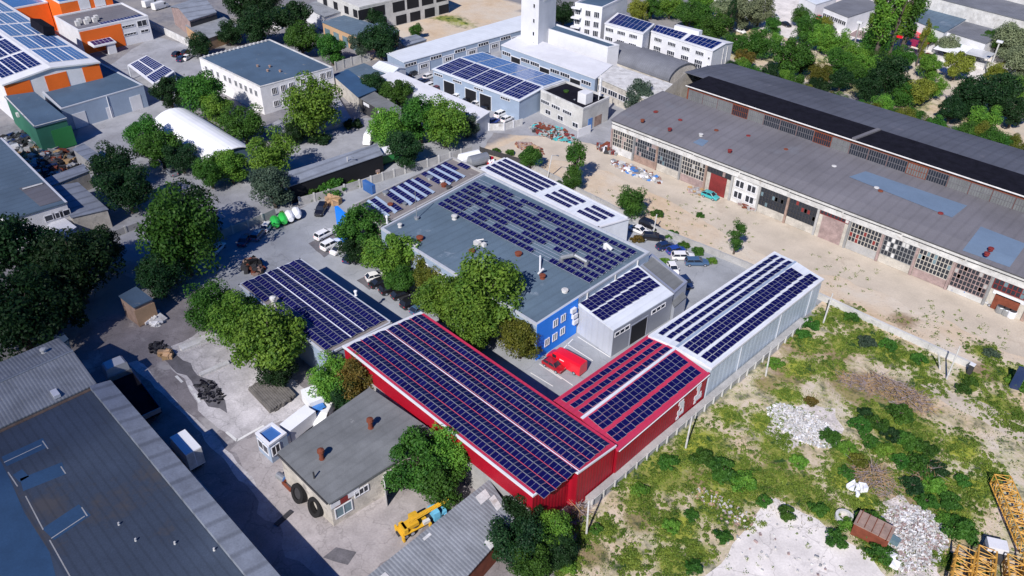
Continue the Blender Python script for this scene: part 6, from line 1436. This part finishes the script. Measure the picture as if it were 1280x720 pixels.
fence_line('concrete_wall', 'pale concrete wall crossing the sandy waste ground', [(1022, 373), (1110, 414), (1212, 460)], .9, 5, 'concrete_light', None, .35, cat='wall')
fence_line('yard_wall', 'pale wall behind the orange factory yard', [(187, 33), (212, 46), (238, 59)], 1.7, 6, 'white_dirty', None, .2, cat='wall')
fence_line('concrete_fence', 'short pale concrete fence by the dark trees and brick garages', [(420, 88), (440, 82), (463, 76)], 1.8, 2.2, 'concrete_light', 'concrete', .12)
fence_line('board_fence', 'white board fence in front of the parked cars', [(611, 163), (630, 163), (653, 156)], 1.3, 2.4, 'white_dirty', 'white_paint')
fence_line('board_fence', 'white metal gate panel beside the concrete block', [(722, 172), (738, 166)], 1.6, 4, 'white_paint', None)
fence_line('rail_fence', 'dark low fence at the foot of the warehouse road trees', [(600, 190), (655, 206)], 1.0, 3, 'steel_dark', 'steel_dark', .05)
fence_line('garden_fence', 'pale low fence behind the left sheds and hedge', [(112, 308), (140, 298), (176, 284)], 1.0, 2.5, 'concrete', 'concrete_light')
# retaining wall beside the wings
A_, C_ = G(735, 623, .75), G(1012, 402, .75); a0, c0 = G(718, 629, .75), G(1018, 389, .75)
t = thing('retaining_wall', 'long grey retaining wall with small posts along the red and white wings', 'wall', ((A_.x + C_.x) / 2, (A_.y + C_.y) / 2, 0))
xw = (A_.x + C_.x) / 2; xi = -32.1
MB().hexa([(xi, A_.y, 0), (xw, A_.y, 0), (xw, C_.y, 0), (xi, C_.y, 0), (xi, A_.y, .75), (xw, A_.y, .75), (xw, C_.y, .75), (xi, C_.y, .75)]).build('wall_top', K['concrete'], t)
n = 24
for i in range(n + 1):
    y = A_.y + (C_.y - A_.y) * i / n; MB().box((xw + .12, y, .5), (.16, .16, 1.0)).build('post', K['concrete_light'], t)
mb = MB(); mb.bar((xw + .12, A_.y, .95), (xw + .12, C_.y, .95), .04); mb.build('rail', K['concrete_light'], t)
for px, py, tx, ty, lb in ((733, 668, 736, 627, 'white pole at the near end of the retaining wall'), (857, 560, 865, 521, 'white leaning pole beside the red wing'), (957, 470, 964, 433, 'white pole beside the white metal wing'), (1029, 404, 1041, 367, 'white leaning pole at the far corner of the white wing'), (1183, 474, 1200, 433, 'thin leaning pole on the waste ground by the concrete wall'), (1175, 462, 1173, 440, 'short grey post beside the concrete wall'), (817, 290, 821, 268, 'pole among the cars in the rear car park'), (684, 224, 690, 194, 'thin lamp pole at the dirt road wall'), (435, 224, 434, 196, 'white lamp pole by the street hedge fence'), (853, 378, 855, 362, 'dark post at the end of the grey annex')):
    p = G(px, py); best = min((abs((lambda w_: FPX * -CU.dot(w_) / CF.dot(w_))(Vector((p.x, p.y, z - CAM_H))) + 360 - ty), z) for z in [q * .1 for q in range(5, 150)])[1]
    h = best; top = G(tx, ty, h); t = thing('pole', lb, 'pole', (p.x, p.y, 0))
    MB().bar((p.x, p.y, 0), top, .11, n=8, r2=.08).build('shaft', K['white_dirty'], t)
    if 'lamp' in lb: mb = MB(); mb.bar(top, top + Vector((.7, .3, .1)), .05); mb.box(top + Vector((.9, .4, .1)), (.5, .2, .12)); mb.build('lamp_head', K['steel'], t)
for px, py, tx, ty, lb in ((1065, 66, 1075, 28, 'tall pale street lamp left of the poplars'), (1118, 76, 1125, 46, 'street lamp with red head between the belt trees'), (1233, 97, 1250, 52, 'tall leaning street lamp right in the belt')):
    p = G(px, py); z = 8.0; top = G(tx, ty, z); t = thing('street_lamp', lb, 'street lamp', (p.x, p.y, 0)); MB().bar((p.x, p.y, 0), top, .22, n=8, r2=.13).build('pole', K['white_dirty'], t); mb = MB(); mb.box(top, (1.2, .6, .4)); mb.build('lamp_head', K['van_red' if 'red' in lb else 'white_paint'], t)
# ------------------------------------------------------------------ yard things
def sc_thing(name, label, cat, px, py, z=0.0, group=None): p = G(px, py, z); return thing(name, label, cat, (p.x, p.y, 0), 0, group), Vector((p.x, p.y, 0))
for px, py, c_, lb in ((344, 278, 'car_green', 'bright green rounded tank, left one of the pair'), (354, 274, 'car_green', 'bright green rounded tank, right one of the pair'), (362, 271, 'tent_white', 'white rounded tank next to the green pair'), (371, 267, 'tent_white', 'white rounded tank at the right end of the row')):
    t, p = sc_thing('storage_tank', lb, 'tank', px, py, .6, 'rounded tanks by the concrete fence'); d = (G(px - 4, py - 9) - G(px, py)); d.normalize(); mb = MB()
    prev = None
    for k in range(8):
        s = -1 + 2 * k / 8; s2 = -1 + 2 * (k + 1) / 8
        mb.bar(p + d * s * 1.25 + Vector((0, 0, .78)), p + d * s2 * 1.25 + Vector((0, 0, .78)), .72 * max(.3, (1 - abs(s) ** 3)) ** .5, n=12, r2=.72 * max(.3, (1 - abs(s2) ** 3)) ** .5)
    mb.build('shell', K[c_], t); mb = MB()
    for s in (-.7, .7): mb.box(p + d * s + Vector((0, 0, .12)), (.9, .5, .24))
    mb.build('cradle', K['steel_dark'], t)
for px, py, c_, r_, L, lb in ((587, 197, 'tent_white', .95, 3.6, 'white cylindrical tank behind the solar annex'), (598, 200, 'steel', .95, 3.4, 'grey cylindrical tank beside the white one')):
    t, p = sc_thing('storage_tank', lb, 'tank', px, py, 1.0); d = Vector((.25, 1, 0)).normalized(); mb = MB(); mb.bar(p - d * L / 2 + Vector((0, 0, 1.1)), p + d * L / 2 + Vector((0, 0, 1.1)), r_, n=16); o = mb.build('shell', K[c_], t)
    for s in (-1, 1): MB().bar(p + d * s * L / 2 + Vector((0, 0, 1.1)), p + d * s * (L / 2 + .25) + Vector((0, 0, 1.1)), r_, n=16, r2=r_ * .6).build('end_cap', K[c_], t)
    for s in (-.3, .3): MB().box(p + d * s * L + Vector((0, 0, .2)), (1.6, .3, .4)).build('cradle', K['steel_dark'], t)
def heap(name, label, cat, px, py, rx, ry, h, n, size, mats, seed, kind=None, flat=False):
    """a pile of many odd pieces"""
    c = G(px, py); r = random.Random(seed); mb = MB(); s = (c - Vector((0, 0, CAM_H))).length / FPX
    for k in range(n):
        a, q = r.uniform(0, 6.28), r.random() ** .55; x, y = math.cos(a) * q * rx * s, math.sin(a) * q * ry * s
        z = max(.03, h * (1 - q * q)) * r.uniform(.5, 1.0); sz = size * r.uniform(.4, 1.3)
        ax = r.uniform(0, 3.14); dx, dy = sz * r.uniform(.5, 1.6), sz * r.uniform(.4, 1)
        hx = (math.cos(ax) * dx / 2, math.sin(ax) * dx / 2); hy = (-math.sin(ax) * dy / 2, math.cos(ax) * dy / 2); th = sz * (r.uniform(.15, .3) if flat else r.uniform(.4, .8)); tl = [r.uniform(-.25, .25) * sz for _ in range(4)]
        P = []
        for zz in (0, th):
            for i, (u, v) in enumerate(((-1, -1), (1, -1), (1, 1), (-1, 1))): P.append((c.x + x + hx[0] * u + hy[0] * v + (r.uniform(-.1, .1) * sz if zz else 0), c.y + y + hx[1] * u + hy[1] * v, max(.02, z - .5 * th) + zz + tl[i]))
        mb.hexa(P, r.randrange(len(mats)))
    o = mb.build(name, [K[m_] for m_ in mats], None); tag(o, label, cat, kind=kind); return o
heap('tan_heap', 'tan crates and sacks heaped by the black car', 'heap', 416, 253, 9, 8, .9, 26, .9, ['tan', 'wood'], 1)
heap('scrap_heap', 'dark heap of tyres and scrap behind the low solar building', 'scrap heap', 318, 336, 14, 10, 1.5, 60, .8, ['rust', 'steel_dark', 'tyre', 'brick'], 2)
heap('white_bags', 'white bulk bags heaped beside the grey tank', 'bags', 612, 205, 11, 6, .9, 22, .9, ['tent_white', 'white_paint', 'tent_white', 'car_red'], 3)
heap('scrap_yard', 'jumble of grey and red scrap before the concrete block', 'scrap heap', 690, 166, 34, 16, .8, 260, .8, ['steel_dark', 'concrete', 'rust', 'rust_red', 'steel', 'car_teal', 'concrete'], 4, 'stuff', True)
heap('scrap_yard', 'dumped machines and parts in the yard by the green workshop', 'scrap heap', 62, 205, 55, 26, .8, 260, 1.0, ['steel_dark', 'car_navy', 'concrete', 'steel', 'rust', 'tyre', 'wood'], 5, 'stuff')
heap('scrap_yard', 'parts and oddments stored along the green workshop wall', 'scrap heap', 24, 178, 26, 20, .6, 110, .9, ['steel_dark', 'car_navy', 'plaster_white', 'steel', 'tyre'], 6, 'stuff')
heap('scrap_yard', 'pale rubbish and slabs dumped before the warehouse front', 'scrap heap', 795, 215, 38, 10, .5, 240, .7, ['concrete', 'plaster_white', 'steel', 'brick', 'concrete_light', 'car_sky', 'rust'], 7, 'stuff', True)
heap('scrap_yard', 'colourful rubbish at the warehouse near corner', 'scrap heap', 762, 188, 18, 10, .8, 100, .7, ['rust_red', 'white_paint', 'steel_dark', 'rust', 'steel'], 8, 'stuff')
heap('brick_heap', 'reddish brown earth and brick heap by the dirt road', 'heap', 662, 186, 22, 9, .9, 240, .6, ['rust', 'brick', 'tan', 'brick_pink'], 9, 'stuff', True)
heap('rubble', 'white broken concrete rubble on the waste ground', 'rubble', 1003, 532, 44, 26, .22, 1900, .17, ['concrete_light', 'plaster_white', 'white_dirty', 'concrete'], 10, 'stuff')
heap('rubble', 'pinkish rubble strip beside the rusty container', 'rubble', 1138, 672, 34, 52, .3, 2200, .19, ['concrete_light', 'brick_pink', 'white_dirty', 'concrete', 'plaster_white'], 11, 'stuff')
heap('rubble', 'broken bricks and orange debris in the green patch', 'rubble', 905, 636, 44, 16, .2, 150, .2, ['tan', 'brick', 'concrete_light', 'brick_pink', 'rubble_soil'], 12, 'stuff')
heap('rubble', 'bits of debris spread over the white slab', 'rubble', 985, 700, 80, 50, .04, 60, .2, ['concrete_light', 'concrete', 'white_dirty', 'brick_pink'], 13, 'stuff')
heap('white_sacks', 'white sacks dumped on the waste ground above the rubble', 'sacks', 1070, 613, 7, 11, .5, 12, .75, ['tent_white'], 14)
heap('white_blocks', 'white lump below the rusty container bush', 'block', 1114, 703, 7, 5, .4, 6, .8, ['tent_white'], 15)
for k, (x, y, m_, lb) in enumerate(((1010, 283, ['rust', 'rust_red', 'brick'], 'rusty red scrap heap before the warehouse piers'), (1130, 333, ['rust', 'rust_red', 'brick_pink'], 'rusty scrap before the boarded warehouse bays'), (1150, 340, ['brick', 'rust', 'wood'], 'brown scrap heap left of the black off-road car'), (1085, 312, ['rust', 'tan'], 'small orange-brown heap at the warehouse wall'), (870, 240, ['concrete', 'wood', 'brick_pink'], 'brushwood and pale rubbish beside the teal wreck'), (935, 258, ['concrete', 'brick_pink', 'rust'], 'rubbish before the pink warehouse gate'), (1100, 322, ['concrete_light', 'steel'], 'pale scrap at the warehouse wall'))):
    heap('scrap_heap', lb, 'scrap heap', x, y, 13, 6, .6, 50, .7, m_, 20 + k, None, True)
for k, (x, y) in enumerate(((1250, 388), (1257, 391), (1264, 394))):
    t, p = sc_thing('barrel', 'grey barrel at the roadside, %s of the three' % ['left', 'middle', 'right'][k], 'barrel', x, y, .3, 'barrels at the warehouse roadside'); MB().lathe(p, [(.5, 0), (.55, .1), (.55, .9), (.5, 1.0)], 12).build('drum', K['steel' if k < 2 else 'white_paint'], t); MB().lathe(p + Vector((0, 0, 1.0)), [(.46, 0), (.46, .05)], 12).build('lid', K['steel_dark'], t)
fence_line('board_wall', 'white boarding leaning before the right end of the long warehouse', [(1192, 357), (1228, 371)], 1.9, 6, 'white_paint', None, cat='wall')
fence_line('board_wall', 'pale teal and white boarding at the right end of the warehouse', [(1236, 374), (1290, 396)], 1.7, 6, 'white_dirty', None, cat='wall')
# green covered truck body by the hedge
t = thing('covered_trailer', 'green trailer with white tarpaulin top beside the long canopy', 'trailer', G(482, 205)); p = G(482, 203); rz = math.atan2(1, .15)
MB().box((p.x, p.y, 1.1), (4.2, 2.0, 1.5), rz=rz).build('side_wall', K['green_paint'], t); MB().box((p.x, p.y, 2.1), (4.3, 2.1, .55), rz=rz).build('tarpaulin', K['tent_white'], t)
for s in (-1.2, 1.2):
    q = p + Vector((math.cos(rz), math.sin(rz), 0)) * s; MB().bar(q + Vector((-1, 0, .35)), q + Vector((1, 0, .35)), .36, n=12).build('wheel', K['tyre'], t)
heap('stored_goods', 'white and brown goods stored under the canopy end', 'goods', 462, 211, 16, 7, .8, 60, .9, ['tent_white', 'tan', 'brick_pink', 'white_dirty'], 31)
heap('brick_pallet', 'pallets of orange bricks against the workshop front', 'bricks', 455, 624, 3, 3, 1.0, 14, .6, ['tan', 'brick'], 33)
heap('sheet_stack', 'white sheets stacked in the yard by the small shed', 'sheet stack', 190, 400, 15, 6, .5, 40, 1.3, ['tent_white', 'white_paint', 'white_dirty'], 34, None, True)
heap('sand_pile', 'light brown heap at the edge of the burnt patch', 'heap', 209, 445, 6, 4, .6, 24, .7, ['tan', 'wood'], 35)
heap('ash_patch', 'black burnt debris beside the concrete slab yard', 'debris', 197, 435, 12, 9, .15, 90, .4, ['steel_dark', 'black_roof'], 36, 'stuff', True)
heap('ash_patch', 'black oily debris along the concrete slab edge', 'debris', 262, 490, 26, 12, .1, 120, .35, ['steel_dark', 'black_roof'], 37, 'stuff', True)
# lumber stack
t = thing('lumber_stack', 'stack of long dark weathered beams beside the trees', 'lumber', G(342, 502))
a, c, e = G(311, 489), G(338, 518), G(371, 497); d = (c - a); side = (e - c)
for k in range(13):
    for z in range(2):
        q = a + side * (k + .5 + .2 * z) / 13.4; mb = MB(); w2 = side.normalized() * (side.length / 13.4 * .42); j = rnd.uniform(-.2, .2) * d.normalized()
        p0, p1 = q + j, q + d + j; zz = z * .3
        mb.hexa([p0 - w2 + Vector((0, 0, zz)), p1 - w2 + Vector((0, 0, zz)), p1 + w2 + Vector((0, 0, zz)), p0 + w2 + Vector((0, 0, zz)), p0 - w2 + Vector((0, 0, zz + .27)), p1 - w2 + Vector((0, 0, zz + .27)), p1 + w2 + Vector((0, 0, zz + .27)), p0 + w2 + Vector((0, 0, zz + .27))]); mb.build('beam', K['lumber'], t)
for (x0, y0, x1, y1, wd) in ((226, 437, 272, 418, .55), (250, 470, 286, 454, .3)):
    t = thing('concrete_beam', 'long pale concrete beam on the yard slab, the %s one' % ('wide upper' if wd > .4 else 'thin lower'), 'beam', G(x0, y0)); a, c = G(x0, y0), G(x1, y1); mb = MB(); d = (c - a).normalized(); n_ = Vector((-d.y, d.x, 0)) * wd
    mb.hexa([a - n_, c - n_, c + n_, a + n_] + [q + Vector((0, 0, .3)) for q in (a - n_, c - n_, c + n_, a + n_)]); mb.build('beam_body', K['white_dirty'], t)
# giant tyres and frame at the workshop wall
for px, py, lb in ((376, 616, 'giant black tyre leaning on the workshop wall, upper one'), (397, 633, 'giant black tyre leaning on the workshop wall, lower one')):
    t, p = sc_thing('giant_tyre', lb, 'tyre', px, py, .8); mb = MB(); n_ = Vector((0, -1, .35)).normalized(); a = n_.orthogonal().normalized(); bb = n_.cross(a); R1, R2, wd = 1.02, .6, .24; N_ = 22; c = p + Vector((0, -.2, .92))
    for k in range(N_):
        t0, t1 = 2 * math.pi * k / N_, 2 * math.pi * (k + 1) / N_; f = lambda t_, r_, o_: c + (a * math.cos(t_) + bb * math.sin(t_)) * r_ + n_ * o_
        mb.hexa([f(t0, R2, -wd), f(t0, R1, -wd), f(t1, R1, -wd), f(t1, R2, -wd), f(t0, R2, wd), f(t0, R1, wd), f(t1, R1, wd), f(t1, R2, wd)])
    mb.build('tread', K['tyre'], t)
    if py > 620: pass
    else: MB().bar(c - n_ * .1, c + n_ * .1, R2, n=20).build('rim', K['steel_dark'], t)
t, p = sc_thing('loader_bucket', 'rusty black steel frame by the giant tyres', 'scrap', 358, 607, .3); mb = MB(); mb.box(p + Vector((0, 0, .15)), (1.5, .2, .3)); mb.box(p + Vector((.7, .8, .2)), (.2, 1.6, .4)); mb.box(p + Vector((-.7, .8, .2)), (.2, 1.6, .4)); mb.bar(p + Vector((-.6, 1.5, .2)), p + Vector((-.2, 1.9, 1.8)), .14); mb.build('arm', K['rust'], t); mb = MB(); mb.box(p + Vector((0, 1.6, .3)), (1.5, .3, .6)); mb.build('bucket', K['steel_dark'], t)
t, p = sc_thing('steel_drum', 'small blue-grey drum lying by the workshop wall', 'drum', 352, 597, .3); MB().bar(p + Vector((-.5, -.1, .4)), p + Vector((.5, .1, .4)), .38, n=12).build('drum', K['steel'], t); MB().bar(p + Vector((.5, .1, .4)), p + Vector((.54, .11, .4)), .34, n=12).build('lid', K['car_sky'], t)
t, p = sc_thing('steel_plate', 'dark steel plate lying in the lower yard', 'plate', 355, 648, 0); o = MB().box(p + Vector((0, 0, .06)), (.5, 2.0, .12), rz=.2).build('plate', K['steel_dark'], t)
t, p = sc_thing('loading_ramp', 'pale sheets leaning at the factory hall edge', 'sheets', 243, 603, .5); mb = MB(); mb.box(p + Vector((0, 0, .5)), (5, .9, .1)); mb.build('sheet', K['steel'], t)
# ------------------------------------------------------------------ waste ground things
t, p = sc_thing('rusty_container', 'small rusty red container sunk in bushes', 'container', 1090, 665, .6); rz = R(8)
MB().box(p + Vector((0, 0, .75)), (3.2, 1.9, 1.5), rz=rz).build('body', K['rust'], t); MB().box(p + Vector((0, 0, 1.54)), (3.3, 2.0, .08), rz=rz).build('roof', K['brick'], t)
mb = MB()
for k in range(5): mb.box(p + Vector((-1.4 + .7 * k, -.12 * k * .2, 1.62)), (.06, 1.95, .06), rz=rz)
mb.build('roof_rib', K['rust'], t); MB().box(p + Vector((1.9, .7, .4)), (.9, .6, .8)).build('cabinet', K['glass_teal'], t)
t, p = sc_thing('concrete_ring', 'white concrete ring beside the rusty container', 'concrete ring', 1055, 647, .2); mb = MB()
for k in range(16):
    t0, t1 = k * math.pi / 8, (k + 1) * math.pi / 8; f = lambda t_, r_, z: (p.x + math.cos(t_) * r_, p.y + math.sin(t_) * r_, z); mb.hexa([f(t0, .6, 0), f(t0, .85, 0), f(t1, .85, 0), f(t1, .6, 0), f(t0, .6, .5), f(t0, .85, .5), f(t1, .85, .5), f(t1, .6, .5)])
mb.build('ring_wall', K['concrete_light'], t); MB().lathe(p + Vector((0, 0, .02)), [(.59, 0), (.59, .05)], 16).build('infill', K['rubble_soil'], t)
def lattice(name, label, a, c, w_, h_, n_, group):
    a, c = Vector(a), Vector(c); d = (c - a); L = d.length; d.normalize(); s = Vector((-d.y, d.x, 0)); up = Vector((0, 0, 1))
    t = thing(name, label, 'crane section', (a.x, a.y, 0), 0, group); mb = MB()
    q = lambda x, i, j: a + d * x + s * (i - .5) * w_ + up * (.15 + j * h_)
    for i in (0, 1):
        for j in (0, 1): mb.bar(q(0, i, j), q(L, i, j), .075)
    mb.build('chord', K['crane_yellow'], t); mb = MB(); st = L / n_
    for k in range(n_):
        x0, x1 = k * st, (k + 1) * st; f = k % 2
        for j in (0, 1): mb.bar(q(x0, f, j), q(x1, 1 - f, j), .045); mb.bar(q(x0, 0, j), q(x0, 1, j), .04)
        for i in (0, 1): mb.bar(q(x0, i, f), q(x1, i, 1 - f), .045); mb.bar(q(x0, i, 0), q(x0, i, 1), .04)
    for j in (0, 1): mb.bar(q(L, 0, j), q(L, 1, j), .05)
    mb.build('bracing', K['crane_yellow'], t); return t
LG = 'yellow lattice crane sections on the waste ground'
lattice('crane_section', 'long yellow lattice section lying farthest from the others', G(1247, 606, .6), G(1285, 694, .6), 1.5, 1.25, 12, LG)
lattice('crane_section', 'yellow lattice section at the left end of the stack', G(1203, 697, .5), G(1190, 765, .5), 1.45, 1.2, 8, LG)
lattice('crane_section', 'yellow lattice section second from the left of the stack', G(1229, 697, .5), G(1222, 765, .5), 1.45, 1.2, 8, LG)
lattice('crane_section', 'yellow lattice section right of the white box', G(1263, 707, .5), G(1268, 765, .5), 1.3, 1.2, 7, LG)
lattice('crane_section', 'yellow lattice section at the bottom right corner', G(1283, 706, .5), G(1292, 765, .5), 1.3, 1.2, 7, LG)
t, p = sc_thing('machine_box', 'white boxed machine on a dark base between the lattice sections', 'machine', 1244, 686, .8); MB().box(p + Vector((0, 0, .4)), (2.0, 1.6, .8)).build('base', K['steel_dark'], t); MB().box(p + Vector((0, .1, 1.15)), (1.7, 1.2, .6), rz=.5).build('cover', K['white_paint'], t)
t, p = sc_thing('advert_board', 'dark blue board leaning on a post at the right edge', 'board', 1266, 487, 0)
q = G(1272, 464, 2.4); mb = MB(); mb.hexa([p + Vector((-.5, 0, 0)), p + Vector((.5, .3, 0)), p + Vector((.45, .45, 0)), p + Vector((-.55, .15, 0)), p + Vector((-.5, .5, 2.9)), p + Vector((.5, .8, 2.9)), p + Vector((.45, .95, 2.9)), p + Vector((-.55, .65, 2.9))]); mb.build('board', K['car_navy'], t); MB().bar(p + Vector((0, .9, 0)), p + Vector((0, .7, 2.9)), .1).build('post', K['steel_dark'], t)
t, p = sc_thing('gate_post', 'dark square post at the end of the concrete wall', 'post', 1211, 467, 0); MB().box(p + Vector((0, 0, .7)), (.5, .5, 1.4)).build('shaft', K['steel_dark'], t); MB().box(p + Vector((0, 0, 1.43)), (.6, .6, .1)).build('cap', K['white_paint'], t)
def brush(label, px, py, rx, ry, h, n, seed):
    c = G(px, py); s = (c - Vector((0, 0, CAM_H))).length / FPX; r = random.Random(seed); mb = MB()
    for k in range(n):
        a, q = r.uniform(0, 6.28), r.random() ** .5; p = c + Vector((math.cos(a) * q * rx * s, math.sin(a) * q * ry * s, h * (1 - q * q) * r.random()))
        d = Vector((r.gauss(0, 1), r.gauss(0, 1), r.gauss(0, .22))).normalized() * r.uniform(.5, 1.7); e = p + d; e.z = max(.05, e.z); mb.bar(p - d * .3, e, r.uniform(.015, .045), r.randrange(2), n=3, r2=.01)
    o = mb.build('brush_pile', [K['branch'], K['wood']], None); tag(o, label, 'brush pile')
brush('wide heap of grey cut branches in the upper waste ground', 1120, 492, 42, 20, 1.3, 620, 1); brush('smaller heap of grey branches left of the wide one', 1068, 478, 24, 14, .7, 220, 2); brush('heap of grey branches above the white sacks', 1090, 600, 26, 22, 1.2, 420, 3); brush('heap of reddish branches in the middle of the bushes', 1155, 590, 16, 20, .8, 220, 4); brush('grey dry brush at the retaining wall near end', 722, 640, 10, 12, 1.0, 130, 5)
brush('tangle of bare branches beside the long canopy', 385, 238, 14, 8, .8, 120, 6)
# ------------------------------------------------------------------ unseen clouds, added out of view to dim the sun on the left
def shade_cloud_mat():
    M = bpy.data.materials.new('shade_cloud_veil'); M.use_nodes = True; nt = M.node_tree; L = nt.links.new
    for n in list(nt.nodes): nt.nodes.remove(n)
    out = _n(nt, 'ShaderNodeOutputMaterial'); tr = _n(nt, 'ShaderNodeBsdfTransparent'); df = _n(nt, 'ShaderNodeBsdfDiffuse'); df.inputs[0].default_value = (.9, .9, .9, 1)
    lw = _n(nt, 'ShaderNodeLayerWeight'); lw.inputs[0].default_value = .5
    mr = _n(nt, 'ShaderNodeMapRange'); mr.inputs[1].default_value = .15; mr.inputs[2].default_value = 1.0; mr.inputs[3].default_value = SHADE_CLOUD_OPACITY; mr.inputs[4].default_value = 0.0
    L(lw.outputs['Facing'], mr.inputs[0]); mx = _n(nt, 'ShaderNodeMixShader'); L(mr.outputs[0], mx.inputs[0]); L(tr.outputs[0], mx.inputs[1]); L(df.outputs[0], mx.inputs[2]); L(mx.outputs[0], out.inputs[0])
    return M
SHADE_CLOUD_OPACITY = .24
sd = _sd
def added_shade_cloud(gx, gy, rx, ry, rz, D=420, rot=0.0):
    c = Vector((gx, gy, 0)) + sd * D
    bm = bmesh.new(); bmesh.ops.create_icosphere(bm, subdivisions=4, radius=1)
    for v in bm.verts:
        k = 1 + .18 * noise.noise(v.co * 1.7 + Vector((gx, gy, 0)))
        v.co = Vector((v.co.x * rx * k, v.co.y * ry * k, v.co.z * rz * k))
    me = bpy.data.meshes.new('added_shade_cloud'); bm.to_mesh(me); bm.free(); me.polygons.foreach_set('use_smooth', [True] * len(me.polygons)); me.materials.append(CM)
    o = bpy.data.objects.new('added_shade_cloud', me); COL.objects.link(o); o.location = c; o.rotation_euler = (0, 0, rot); tag(o, kind='structure')
CM = shade_cloud_mat()
added_shade_cloud(-118, 6, 54, 38, 22, rot=R(20)); added_shade_cloud(-82, -18, 54, 37, 20, rot=R(10))

# ------------------------------------------------------------------ working units -> metres
for o in list(SC.objects):
    if o.parent is None and o.type not in ('LIGHT',):
        if o.type == 'CAMERA':
            mw = o.matrix_world.copy(); mw.translation = mw.translation * UNIT; o.matrix_world = mw
        else:
            o.location = o.location * UNIT; o.scale = o.scale * UNIT
